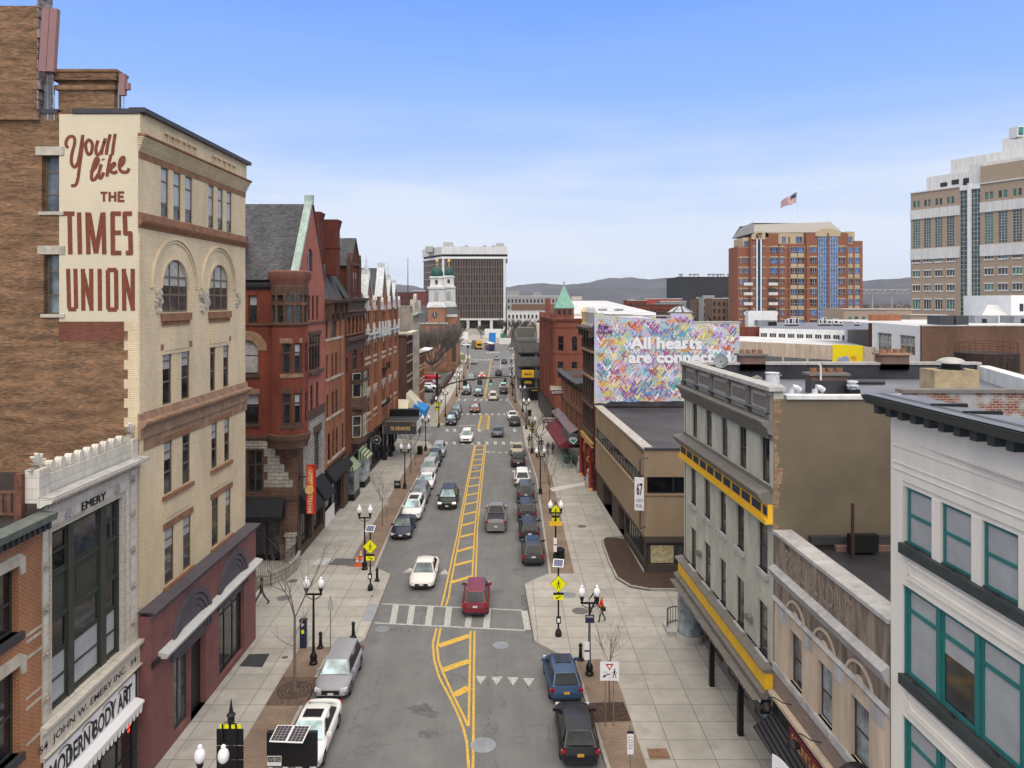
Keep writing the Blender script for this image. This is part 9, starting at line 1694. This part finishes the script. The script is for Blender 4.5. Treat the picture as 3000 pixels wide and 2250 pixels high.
def ped(F,u,v,s_,w,par,m=None):
    m=m or M['black'];mb=MB(F);P=lambda x,y:(u+x*s_,v+y*s_);mb.prism([P(.03+.1*math.cos(a),.82+.1*math.sin(a))for a in[math.pi*k/5 for k in range(10)]],w,w+.006)
    for q,wd in(([(.02,.66),(-.02,.3)],.2),([(0,.32),(.12,.02),(.24,-.38)],.11),([(-.03,.32),(-.12,.0),(-.2,-.36)],.11),([(.05,.6),(.22,.42),(.28,.2)],.07),([(-.03,.58),(-.2,.36),(-.34,.28)],.07)):mb.ribbon([P(*a)for a in q],wd*s_,w+.004)
    mb.build('walking_figure',m,par)
def crossing_sign(px,py,zc,h,label,panel=True,arrow=1,pole=M['black'],ymul=1.0,only=None):
    p=gr(px,py,.14)if only is None else Vector(only);t=thing('crossing_sign',label,'road sign',tuple(p));F=Fr((p.x-1,p.y-.08),(p.x+1,p.y-.08));MB(None).lathe(tuple(p),[(.2,0),(.2,.25),(.1,.45),(.055,.5),(.055,zc+1.05 if panel else zc+.5),(0,zc+1.05 if panel else zc+.5)],10).build('pole',pole,t)
    MB(F).prism([(1-h,zc),(1,zc-h),(1+h,zc),(1,zc+h)],-.02,0).build('diamond_border',M['black'],t);MB(F).prism([(1-h*.95,zc),(1,zc-h*.95),(1+h*.95,zc),(1,zc+h*.95)],0,.006).build('diamond',M['signy'],t);ped(F,1,zc-.12,h*.72,.007,t)
    z2=zc-h-.3;MB(F).box(1-.3,1+.3,z2-.16,z2+.14,-.02,0).build('arrow_plate',M['signy'],t);mb=MB(F);a=arrow;mb.ribbon([(1-.14*a,z2+.06),(1+.1*a,z2-.05)],.05,.004);mb.prism([(1+.17*a,z2-.1),(1+.12*a,z2+.03),(1+.03*a,z2-.1)][::1 if a>0 else-1],.0,.006);mb.build('arrow',M['black'],t);MB(F).box(.68,1.32,z2+.16,z2+.28,-.06,.02).build('beacon_bar',M['black'],t)
    if panel:
        mb=MB(None);mb.mt=Matrix.Translation((p.x,p.y,.14+zc+1.12))@Matrix.Rotation(R(-12),4,'Z')@Matrix.Rotation(R(38),4,'X');mb.box(-.33,.33,-.28,.28,0,.03);o=mb.build('solar_panel',M['signw'],t);mb2=MB(None);mb2.mt=mb.mt;mb2.box(-.28,.28,-.23,.23,.03,.035).build('solar_cells',mat('solar cells',(.11,.13,.2),.3),o);MB(F).box(.86,1.14,1.0,1.4,-.0,.16).build('push_button_box',M['black'],t);MB(F).box(.92,1.08,1.08,1.32,.16,.17).build('button_plate',M['signw'],t)
    return t
crossing_sign(1085,1729,3.3,.53,'yellow walking sign with solar panel on the left pavement by the orange cones',arrow=1);crossing_sign(1636,1863,3.4,.53,'yellow walking sign with solar panel at the right end of the zebra crossing',arrow=-1)
crossing_sign(0,0,4.0,.45,'yellow walking sign behind the double globe lamp on the right',False,-1,only=(3.95,60.9,.14));crossing_sign(1282,1245,3.6,.48,'yellow walking sign at the left corner beyond the side street',False,1,pole=M['signy']);crossing_sign(1559,1326,3.8,.4,'yellow walking sign at the right far corner',False,-1)
def plate_sign(px,py,label,plates,hgt,m=M['steel'],name='sign_post',loc=None,r=.03):
    p=gr(px,py,.14)if loc is None else Vector(loc);t=thing(name,label,'sign',tuple(p));MB(None).tube([tuple(p),(p.x,p.y,.14+hgt)],r,6).build('post',m,t);F=Fr((p.x-1,p.y-r-.01),(p.x+1,p.y-r-.01))
    for i,(u,v,w_,h_,mm)in enumerate(plates):MB(F).box(1+u-w_/2,1+u+w_/2,v,v+h_,-.01,.01+.002*i).build('plate',M[mm],t)
    return t,F
for lb,Y,xs,zc,sgn in(('white yield here to pedestrians sign on two posts over the mulch square',36.8,(1773.6,1797),2.85,1),('white yield here to pedestrians sign at the right far corner',104.8,(1563,1571),2.1,.8)):
    t=thing('yield_sign',lb,'road sign',tuple(at(xs[0],2125,Y)));
    for x in xs:X=xat(x,Y);MB(None).tube([(X,Y,.14),(X,Y,zc+.4)],.03,6).build('post',M['steel'],t)
    c_=xat((xs[0]+xs[1])/2,Y);F=Fr((c_-1,Y-.05),(c_+1,Y-.05));h=.46*sgn;MB(F).box(1-h,1+h,zc-h,zc+h,-.02,0).build('plate',M['signw'],t);mb=MB(F)
    mb.prism([(1-.2*sgn,zc+.36*sgn),(1,zc+.03*sgn),(1+.2*sgn,zc+.36*sgn)][::1],.0,.005);mb.build('red_triangle',M['red'],t);MB(F).prism([(1-.1*sgn,zc+.3*sgn),(1,zc+.13*sgn),(1+.1*sgn,zc+.3*sgn)],.005,.008).build('white_triangle',M['signw'],t);ped(F,1+.24*sgn,zc-.2*sgn,.36*sgn,.003,t)
    text(F,'HERE',1-.34*sgn,1-.06*sgn,zc-.1*sgn,zc-.0*sgn,.004,M['greyst'],t);text(F,'TO',1-.06*sgn,1+.08*sgn,zc-.36*sgn,zc-.26*sgn,.004,M['greyst'],t);mb=MB(F);mb.ribbon([(1+.05*sgn,zc-.14*sgn),(1-.1*sgn,zc-.15*sgn),(1-.22*sgn,zc-.23*sgn)],.05*sgn,.004);mb.prism([(1-.33*sgn,zc-.3*sgn),(1-.17*sgn,zc-.28*sgn),(1-.27*sgn,zc-.15*sgn)],.003,.009);mb.build('arrow',M['black'],t)
t,F=plate_sign(0,0,'parking rule plates on a thin post at the bottom right',[(0,1.6,.28,.5,'signw'),(0,1.08,.28,.48,'signw'),(0,1.98,.28,.12,'navy')],2.2,loc=(5.42,33,.14))
for k,s_ in enumerate(('Pay to','Park','2 HOUR','LIMIT')):text(F,s_,.9,1.1,1.8-.13*k-(.1 if k>1 else 0),1.88-.13*k-(.1 if k>1 else 0),.018,M['navy'],t)
p=gr(1727,1977,.14);t,F=plate_sign(0,0,'blue bus stop and parking plates fixed before the lamp near the red jacket',[(0,3.1,.5,.45,'navy'),(-.16,1.6,.28,.45,'signw'),(-.16,1.05,.28,.5,'signw'),(-.16,1.5,.28,.1,'navy')],3.3,loc=(p.x,p.y-.12,.14));text(F,'PEARL',.8,1.2,3.4,3.5,.02,M['signw'],t)
p=gr(1628,1650,.14);plate_sign(0,0,'amber plate and white parking plates fixed to the second right lamp',[(0,3.15,1.0,.35,'yellow'),(-.05,1.7,.26,.5,'signw'),(-.05,1.1,.26,.5,'signw')],3.5,loc=(p.x,p.y-.12,.14),m=M['black'])
for x,y,lb,h in((1134,1530,'thin grey sign post beside the small bare tree on the left',2.4),(1216,1365,'dark edge-on sign post before the left litter bin',3.2),(1238,1338,'thin sign post right of the left litter bin',3.0),(1258,1300,'thin sign post at the side street corner on the left',2.8),(968,1903,'thin post with small dark plates behind the parking kiosk',3.2)):plate_sign(x,y,lb,[(0,h-.7,.3,.6,'greyst')],h)
ws=plate_sign(0,0,'backs of three black panels with yellow top on a grey post, bottom left',[(0,3.4,1.0,.52,'black'),(0,3.95,1.0,.5,'black'),(0,4.48,1.0,.6,'black'),(0,5.1,.8,.14,'signy')],5.0,name='wayfinding_sign',loc=((677-CX)*28/FP,28,.14),r=.09)[0]
X=(677-CX)*28/FP;MB(None).lathe((X,28,5.1),[(.13,0),(.13,.4),(.17,.45),(.08,.55),(.02,1.0),(0,1.05)],10).build('finial',M['black'],ws);MB(None).tube([(X-.25,27.8,3.5),(X-.25,27.8,5.3),(X,27.9,5.4)],.035,5).build('left_arm',M['black'],ws);MB(None).tube([(X+.3,27.8,3.4),(X+.25,27.8,5.3),(X,27.9,5.4)],.035,5).build('right_arm',M['black'],ws)
def bollard(x,y,lb,first=[]):
    p=gr(x,y,.14)
    if first:dup(first[0],p,0,lb);return
    b=thing('bollard',lb,'bollard',tuple(p),'black bollards');MB(None).lathe(tuple(p),[(.2,0),(.2,.06),(.13,.12),(.11,.2),(.085,.78),(.12,.8),(.12,.86),(.08,.9),(.07,.97),(0,1.0)],14).build('post',M['blackm'],b,smooth=40);MB(None).lathe((p.x,p.y,p.z+.84),[(.122,0),(.126,.02),(.122,.04)],14).build('collar',M['blackm'],b);first.append(b)
for q in((1104.7,1702,'black bollard on the corner point by the left walking sign'),(1035,1867.6,'larger black bollard at the left end of the zebra crossing'),(939,1898.6,'black bollard between the lamp and the silver crossover'),(1701,1934,'black bollard beside the lamp on the right pavement')):bollard(*q)
p=gr(889,1896,.14);t=thing('parking_kiosk','tall black parking pay kiosk with a white P beside the lamp','parking kiosk',tuple(p));F=Fr((p.x-.2,p.y-.16),(p.x+.2,p.y-.16));MB(None).box(p.x-.19,p.x+.19,p.y-.15,p.y+.15,.14,1.75).build('cabinet',M['navy'],t);MB(None).prism([(p.x-.22,p.y-.2),(p.x+.22,p.y-.2),(p.x+.22,p.y+.2),(p.x-.22,p.y+.2)],1.76,1.82).build('cap',M['black'],t);text(F,'P',.13,.27,1.42,1.62,.005,M['signw'],t,bold=.02);MB(F).box(.12,.28,1.02,1.24,-.01,.01).build('yellow_label',M['signy'],t)
for k,(x,y)in enumerate(((1046,1657),(1062,1657.6),(1057,1637))):
    p=gr(x,y,.14);t=thing('traffic_cone',('orange cone standing left of the lamp by the steel plate','orange cone touching the lamp base by the steel plate','orange cone behind the other two by the lamp')[k],'traffic cone',tuple(p),'orange traffic cones');MB(None).box(p.x-.19,p.x+.19,p.y-.19,p.y+.19,.14,.18).build('base',M['orange'],t);MB(None).lathe((p.x,p.y,.18),[(.14,0),(.025,.72),(0,.72)],12).build('cone',M['orange'],t,smooth=40);MB(None).lathe((p.x,p.y,.18),[(.103,.26),(.083,.4),(.08,.4)],12).build('white_band',M['signw'],t);MB(None).lathe((p.x,p.y,.18),[(.068,.48),(.053,.58),(.05,.58)],12).build('white_band',M['signw'],t)
for x,y,lb in((1641,1647,'round black litter bin behind the solar powered sign on the right'),(1230,1331,'square black litter bin on the left pavement corner'),(1551,1219,'black litter bin beside the lamp beyond the right corner')):
    p=gr(x,y,.14);t=thing('litter_bin',lb,'litter bin',tuple(p),'black litter bins');MB(None).lathe(tuple(p),[(.33,0),(.36,.1),(.37,1.05),(.3,1.12),(.18,1.12),(.18,.95),(0,.95)],16).build('drum',M['blackm'],t,smooth=40);MB(None).lathe(tuple(p),[(.375,.5),(.385,.52),(.375,.54)],16).build('hoop',M['black'],t)
p=gr(1163.6,1431,.14);t=thing('pavement_sign','small black folding pavement sign with white lettering by the left lamp','sign',tuple(p));F=Fr((p.x-.35,p.y),(p.x+.35,p.y));MB(F).box(0,.7,.05,1.0,-.03,0).build('front_board',M['black'],t);MB(F).poly([(.7,.05,-.5),(0,.05,-.5),(0,1.0,-.03),(.7,1.0,-.03)]).build('rear_board',M['black'],t);text(F,'ALIAS',.15,.58,.5,.75,.005,M['signw'],t)
p=gr(1661,1372,.14);t=thing('display_stand','green framed round notice stand on the right pavement','sign',tuple(p));F=Fr((p.x-.6,p.y),(p.x+.6,p.y));MB(F).box(0,.1,0,1.7,-.05,0).box(1.1,1.2,0,1.7,-.05,0).box(.1,1.1,1.6,1.7,-.05,-.004).build('frame',M['tealp'],t);MB(F).prism([(.6+.42*math.cos(a),1.1+.42*math.sin(a))for a in[math.pi*k/8 for k in range(16)]],-.03,.0).build('disc',M['greengrey'],t)
for x,y,lb in((1700,1386,'left grey stone guardian lion statue before the red portal'),(1726,1428,'right grey stone guardian lion statue nearer to us before the red portal')):
    p=gr(x,y,.14);t=thing('lion_statue',lb,'statue',tuple(p),'stone guardian lions');MB(None).box(p.x-.4,p.x+.4,p.y-.5,p.y+.5,.14,.9).build('plinth',M['conc'],t)
    mb=MB(None);mb.tube([(p.x,p.y+.35,.9),(p.x,p.y+.2,1.25),(p.x,p.y-.05,1.6),(p.x,p.y-.12,1.85)],[.3,.34,.26,.2],10);mb.tube([(p.x,p.y-.1,1.75),(p.x,p.y-.15,1.95),(p.x,p.y-.18,2.15),(p.x,p.y-.1,2.3)],[.2,.3,.27,.1],10);mb.tube([(p.x,p.y-.2,1.95),(p.x,p.y-.5,1.9)],[.16,.1],8)
    for s_ in(-.18,.18):mb.tube([(p.x+s_,p.y-.05,1.6),(p.x+s_,p.y-.28,1.2),(p.x+s_,p.y-.3,.9)],[.12,.1,.12],8);mb.tube([(p.x+s_*1.3,p.y+.3,1.1),(p.x+s_*1.4,p.y-.05,.98)],[.16,.12],8)
    mb.build('lion',M['conc'],t,smooth=60)
# signal arm over the street
sg=thing('traffic_signal','long curved black mast arm with hanging green traffic lights across the far road','traffic light',(-13.3,143,.14));Z=lambda x,y:tuple(at(*z1(x,y),143));MB(None).lathe((-13.3,143,.14),[(.35,0),(.3,.5),(.22,.8),(.2,7.0),(0,7.1)],12).build('post',M['black'],sg);MB(None).tube([(-13.2,143,4.6),Z(800,1420),Z(950,1345),Z(1120,1300),Z(1300,1262),Z(1600,1238),Z(1900,1215),Z(2150,1195)],[.16,.15,.14,.13,.12,.11,.09,.08],8).build('mast_arm',M['black'],sg,smooth=50)
M['sig']=mat('green signal lens',(.05,.9,.55),.3,var=0,emit=1.6);M['sigd']=mat('dark lens',(.02,.03,.02),.3)
for x,y,on in((1240,1335,0),(1280,1335,0),(1535,1318,0),(1585,1318,0),(1783,1312,1),(2070,1293,1)):
    c_=at(*z1(x,y),142.8);h=MB(None).box(c_.x-.2,c_.x+.2,142.7,142.95,c_.z-.48,c_.z+.5).build('signal_head',M['black'],sg);MB(None).tube([(c_.x,142.85,c_.z+.45),(c_.x,142.95,c_.z+.85)],.04,5).build('hanger',M['black'],sg)
    for k in range(3):MB(None).lathe((c_.x,142.7,c_.z-.3+.3*k),[(0,-.02),(.1,-.02),(.12,0)][::-1],10,ax=1).build('lens',M['sig']if on and k==0 else M['sigd'],h)
sg=thing('traffic_signal','slim signal pole with a red base on the right at the far crossing','traffic light',tuple(gr(1508.8,1179.5,.14)));p=gr(1508.8,1179.5,.14);MB(None).lathe(tuple(p),[(.25,0),(.2,.5),(.07,.6),(.07,6.3),(0,6.3)],8).build('pole',M['brickd'],sg);MB(None).box(p.x-.6,p.x-.2,p.y-.2,p.y+.2,3,4).build('signal_head',M['black'],sg)
# portable message board
mb_=thing('message_board','black portable message board seen from behind with two tilted solar panels on top','message board',(-8.7,30.4,0));Y=30.4;F=Fr((xat(781,Y),Y),(xat(928,Y),Y));MB(F).box(0,F.L,2.12,3.5,-.18,0).build('board',M['black'],mb_);MB(F).box(.02,.6,2.16,2.56,0,.01).build('label_plate',M['signw'],mb_);MB(F).box(.04,.31,2.32,2.53,.01,.014).box(.32,.58,2.32,2.53,.01,.0142).build('label_field',mat('brown plate',(.09,.07,.04),.5),mb_);text(F,'AMSIG',.07,.55,2.36,2.49,.016,M['greyst'],mb_)
q=[at(812.6,2126,30.9),at(911,2128,30.9),at(887,2178,30.0),at(788,2174,30.0)];q=[Vector((v.x,v.y,z))for v,z in zip(q,(3.82,3.82,3.5,3.5))];q=[at(812.6,2126,21.0),0,0,0]and[Vector((xat(a,y_),y_,HC-(b-CY)*y_/FP))for a,b,y_ in((812.6,2126,30.75),(911,2128,30.75),(887,2178,29.75),(788,2174,29.75))]
for k in range(2):
    f0,f1=k*.5+.005,k*.5+.495;A,B=q[3].lerp(q[2],f0),q[3].lerp(q[2],f1);D_,C_=q[0].lerp(q[1],f0),q[0].lerp(q[1],f1);up=Vector((0,0,.03));o=MB(None).poly([A+up,B+up,C_+up,D_+up]).poly([A,D_,C_,B]).poly([A,B,B+up,A+up]).build('solar_panel',M['signw'],mb_);c_=(A+B+C_+D_)/4;pc=MB(None)
    for i in range(4):
        for j in range(6):
            e=lambda a,b:(A.lerp(B,.05+.9*a)).lerp(D_.lerp(C_,.05+.9*a),.04+.92*b)+up+Vector((0,0,.006));pc.poly([e((i+.03)/4,(j+.03)/6),e((i+.97)/4,(j+.03)/6),e((i+.97)/4,(j+.97)/6),e((i+.03)/4,(j+.97)/6)])
    pc.build('solar_cells',mat('pv cells',(.03,.022,.035),.25),o)
MB(None).box(-8.8,-8.6,30.45,30.6,.5,2.2).build('mast',M['steel'],mb_);MB(None).box(-9.3,-8.1,29.4,31.8,.45,.75).build('trailer',M['orange'],mb_)
for s_ in(-9.4,-8.0):wo=MB(None);wo.mt=Matrix.Translation((s_,30.6,.33))@Matrix.Rotation(R(90),4,'Y');wo.lathe((0,0,0),[(0,-.1),(.33,-.1),(.33,.1),(0,.1)],14).build('wheel',M['tyre'],mb_)
# ================================================================ BARE TREES
def tree(px,py,label,H,fork,spread,levels=4,n0=4,r=.09,seed=1,m='barkg',lean=0.0,dens=3,tw=.006,name='bare_tree',loc=None,up=.75):
    random.seed(seed);p=gr(px,py,.14)if loc is None else Vector(loc);t=thing(name,label,'tree',tuple(p));tr=MB(None);top=Vector((p.x+lean,p.y,p.z+fork));mid=p.lerp(top,.5)+Vector((random.uniform(-.04,.04),0,0));tr.tube([tuple(p),tuple(p+Vector((0,0,.15))),tuple(mid),tuple(top)],[r*1.5,r*1.1,r*.95,r*.8],8);tr.build('trunk',M[m],t,smooth=60);cr_=MB(None)
    def grow(a,d,l,rad,lv):
        seg=3;pts=[a];q=a;dd=d
        for i in range(seg):dd=(dd+Vector((random.uniform(-.16,.16),random.uniform(-.16,.16),random.uniform(-.05,.14)))).normalized();q=q+dd*(l/seg);pts.append(q)
        cr_.tube([tuple(x)for x in pts],[rad,rad*.85,rad*.68,rad*.5],4 if lv>1 else 3,cap=False)
        if lv<=0:return
        for i in range(dens+(1 if lv==levels else 0)):
            f=random.uniform(.35,1);k=min(int(f*seg),seg-1);b=pts[k].lerp(pts[k+1],f*seg-k);s_=Vector((random.uniform(-1,1),random.uniform(-1,1),random.uniform(-.1,.9))).normalized();grow(b,(dd*.7+s_*.62).normalized(),l*random.uniform(.5,.72),max(rad*.5,tw),lv-1)
        grow(pts[-1],dd,l*.62,rad*.5,lv-1)
    for i in range(n0):
        a=2*math.pi*i/n0+random.uniform(-.4,.4);grow(top,Vector((math.cos(a)*spread,math.sin(a)*spread,up)).normalized(),(H-fork)*.5,r*.55,levels)
    for i in range(3):a=random.uniform(0,6.28);b=p.lerp(top,random.uniform(.6,.95));grow(b,Vector((math.cos(a),math.sin(a),.5)).normalized(),(H-fork)*.25,r*.3,levels-2)
    cr_.build('crown',M['twig']if m=='bark' else M[m],t);return t
tree(863.6,2023,'tall slim bare street tree in a round iron grate on the left',8.4,3.9,.27,3,3,.08,11,tw=.004,dens=2)
tree(1120,1539.5,'small bare street tree beside the navy sedan on the left',5.3,2.2,.3,2,4,.045,5,tw=.006);tree(1203.5,1385,'bare street tree near the hotel marquee',6.2,2.6,.45,2,4,.06,6,tw=.01,m='bark')
tree(1786,2078.5,'small bare street tree behind the yield sign',4.6,2.3,.4,2,4,.035,8,tw=.005,m='bark');tree(1610,1500,'thin bare street tree beside the right lamp',7.0,2.6,.3,2,4,.05,9,tw=.008,m='bark');tree(1579,1336,'spreading bare street tree at the right far corner',6.8,2.4,.9,3,5,.1,14,tw=.01,m='bark',dens=3)
tree(0,0,'huge dense bare tree before the brick church',15.5,3.4,1.0,5,10,.42,3,tw=.03,m='barkg',dens=3,loc=(-20.5,205,0),up=.62)
for i,(x,y,h,sp)in enumerate(((-18.5,262,14,.5),(4,345,14,.9),(-1.5,405,11,.8),(10,330,13,.8),(-28,420,9,.7),(-14,410,8,.7),(22,350,14,.8),(-40,380,16,.5))):tree(0,0,('slim dark bare tree rising before the office block beside the church','bare tree right of the plaza beyond the bus','bare plaza tree before the white low building','bare tree above the parking garage','small bare plaza tree at left before the terrace','small bare plaza tree at the middle of the terrace','bare tree rising behind the turreted building','bare tree hidden half behind the church tower')[i],h,h*.3,sp,4,5,.22,40+i,tw=.035,m='bark',loc=(x,y,0))
gt=gr(863.6,2023,.14)
o=MB(W3).box(gt.x-1.1,gt.x+.95,gt.y-1.5,gt.y+1.4,.14,.155).build('tree_grate',mat('rusty iron grate',(.13,.085,.065),.8,var=.4,sc_=5),org=(gt.x,gt.y,.14));tag(o,'square rusty iron tree grate with ringed slots on the left','tree grate');mb=MB(None)
for r in(.3,.5,.7,.88):mb.lathe((gt.x,gt.y,.155),[(r-.03,.0),(r-.03,.006),(r+.03,.006),(r+.03,0)],28)
mb.build('slot_rings',M['trim'],o)
ms=thing('tree_pit','dark bare mulch square round the young tree by the yield sign','tree pit',tuple(gr(1786,2085,.14)));mq2=[gr(*q,.14)for q in((1700,2061),(1826,2057),(1850,2113),(1738,2117))];MB(None).poly([(v.x,v.y,.155)for v in mq2][::-1]).build('mulch',M['soil'],ms)
# hedge, retaining wall, ramps by the car park
hd=thing('retaining_wall','brown brick retaining wall with railing at the left of the far road','wall',(-14,190,0));MB(None).box(-15.2,-14.8,150,215,.1,1.2).build('wall',M['chocbrick'],hd);MB(None).box(-30,-15,228-8,220.4,0,1.5).build('church_wall',M['orangebr'],hd);mb=MB(None)
for k in range(22):mb.box(-15.05,-14.98,151+k*3,151.06+k*3,1.2,2.1)
mb.box(-15.05,-14.98,150,215,2.05,2.12);mb.build('railing',M['black'],hd);struct(sheet('car_park',M['asphalt'],[(-45,152),(-15.3,152),(-15.3,212),(-45,212)],.155));struct(sheet('lawn',mat('winter grass',(.12,.12,.045),.95,var=.4,sc_=2),[(-45,212.5),(-17,212.5),(-14.5,260),(-16,290),(-45,290)],.16))
for k,(x,y)in enumerate(((-16,222),(-15.8,230),(-16,240),(-18,214))):
    b=MB(None);random.seed(60+k)
    for j in range(900):a,f,h=random.uniform(0,6.28),random.random()**.5*1.6,random.uniform(.1,1.7);s_=.1;c_=Vector((x+f*math.cos(a),y+f*2*math.sin(a),.16+h*(1-.35*f)));d1=Vector((random.uniform(-1,1),random.uniform(-1,1),random.uniform(-1,1)))*s_;d2=Vector((random.uniform(-1,1),random.uniform(-1,1),random.uniform(-1,1)))*s_;b.poly([c_,c_+d1,c_+d2])
    tag(b.build('shrub',mat('dark shrub',(.05,.045,.03),.9,var=.3),org=(x,y,.16)),('dark evergreen shrub nearest on the church bank','second dark shrub on the church bank','dark shrub farthest along the church bank','low dark shrub beside the big bare tree')[k],'shrub')
# ================================================================ PEOPLE
def person(px,py,label,h,rz,cols,stride=.32,lean=0.0,bag=False):
    p=gr(px,py,.14);k=h/1.75;t=thing('person',label,'person',(0,0,0));S=stride
    V=[(0,0,.95),(0,0,1.15),(0,-.01,1.38),(0,0,1.47),(0,-.01,1.53),(0,-.015,1.63),(0,-.01,1.72)];Rr=[(.14,.11),(.13,.1),(.15,.105),(.07,.07),(.06,.06),(.085,.1),(.065,.08)];E=[(0,1),(1,2),(2,3),(3,4),(4,5),(5,6)];reg=[0,1,1,1,3,3,3]
    def chain(pts,rr,rg,root):
        b=root
        for q,r,g in zip(pts,rr,rg):V.append(q);Rr.append((r,r));reg.append(g);E.append((b,len(V)-1));b=len(V)-1
        return b
    for s_ in(1,-1):
        f=S*s_;chain([(s_*.1,0,.9),(s_*.1,-f*.55-.03,.5),(s_*.1,-f+.08*(s_<0),.09+.05*(s_<0)),(s_*.1,-f-.12+.05*(s_<0),.045)],[.095,.065,.048,.04],[0,0,2,2],0)
        w_=chain([(s_*.2,0,1.4),(s_*.25,f*.35,1.14),(s_*.24,f*.6-.1,.92),(s_*.24,f*.65-.12,.86)],[.065,.05,.038,.034],[1,1,1,3],2)
        for j in range(4):chain([(s_*.235,f*.65-.15+.018*j,.79),(s_*.23,f*.65-.16+.018*j,.75)],[.009,.007],[3,3],w_)
        chain([(s_*.22,f*.65-.17,.83)],[.009],[3],w_)
    me=bpy.data.meshes.new('p');me.from_pydata([Vector(v)*k for v in V],E,[]);o=bpy.data.objects.new('p',me);C.objects.link(o);md=o.modifiers.new('s','SKIN');sv_=me.skin_vertices[0].data
    for i,r in enumerate(Rr):sv_[i].radius=(r[0]*k,r[1]*k)
    sv_[0].use_root=True;md2=o.modifiers.new('u','SUBSURF');md2.levels=1;md2.render_levels=1;bpy.context.view_layer.update();m2=bpy.data.meshes.new_from_object(o.evaluated_get(bpy.context.evaluated_depsgraph_get()));bpy.data.objects.remove(o)
    for c in cols:m2.materials.append(c)
    for pl in m2.polygons:j=min(range(len(V)),key=lambda a:(Vector(V[a])*k-pl.center).length);pl.material_index=reg[j];pl.use_smooth=True
    b=bpy.data.objects.new('body',m2);C.objects.link(b);b.parent=t;MB(None).lathe((0,.015*k,1.6*k),[(.098*k,-.02*k),(.108*k,.05*k),(.1*k,.11*k),(.06*k,.165*k),(0,.178*k)],12).build('hair',cols[4],t,smooth=60);MB(None).box(-.015*k,.015*k,-.125*k,-.09*k,1.6*k,1.635*k).build('nose',cols[3],t)
    if bag:MB(None).box(.2*k,.32*k,-.08,.2,.85*k,1.1*k).build('handbag',M['trim'],t);MB(None).tube([(.22,0,1.05),(.1,-.05,1.42),(-.1,.05,1.44)],.015,5).build('strap',M['trim'],t)
    t.location=p;t.rotation_euler=(0,0,rz)
cm=lambda n,c:mat(n,c,.85,var=.15,sc_=8);sk_=cm('skin',(.42,.24,.17));bk_=cm('black cloth',(.02,.02,.022));dn=cm('denim',(.05,.08,.15));gt_=cm('grey trousers',(.13,.13,.14));hb=cm('dark hair',(.035,.022,.015));sh=cm('shoes',(.02,.018,.018))
for q in((766,1772,'person in an olive jacket and jeans walking left beside the pink building',1.82,-1.5,(dn,cm('olive',(.07,.065,.03)),sh,sk_,bk_),.4),(1228.7,1277,'person in dark clothes crossing the side street below the marquee',1.75,2.9,(bk_,bk_,sh,sk_,hb),.2),
          (1745,1796.5,'person half hidden behind the blue signed lamp on the right',1.75,-1.4,(bk_,bk_,sh,sk_,hb),.4),(1551,1308,'person in a dark coat at the kerb by the right far corner',1.75,0,(bk_,cm('dark green',(.03,.035,.02)),sh,sk_,hb),.1),(1586.5,1322,'person in a black hoodie and jeans beside the bare tree at the corner',1.85,0,(dn,bk_,sh,sk_,bk_),.15),(1605.5,1332,'person in black jacket and grey trousers, left of the walking pair',1.72,0,(gt_,bk_,sh,sk_,hb),.2),(1620,1333,'person all in black, right of the walking pair',1.7,0,(bk_,bk_,sh,sk_,hb),.2),(1635,1299.7,'person in navy standing beside the maroon awning',1.72,2.8,(bk_,cm('navy cloth',(.02,.03,.08)),sh,sk_,bk_),.12)):person(*q)
person(1763,1822,'woman in a bright orange red jacket and green trousers with a handbag',1.68,-1.5,(cm('green trousers',(.02,.13,.05)),cm('orange red jacket',(.62,.05,.015)),sh,sk_,cm('blond hair',(.5,.32,.16))),.2,bag=True)
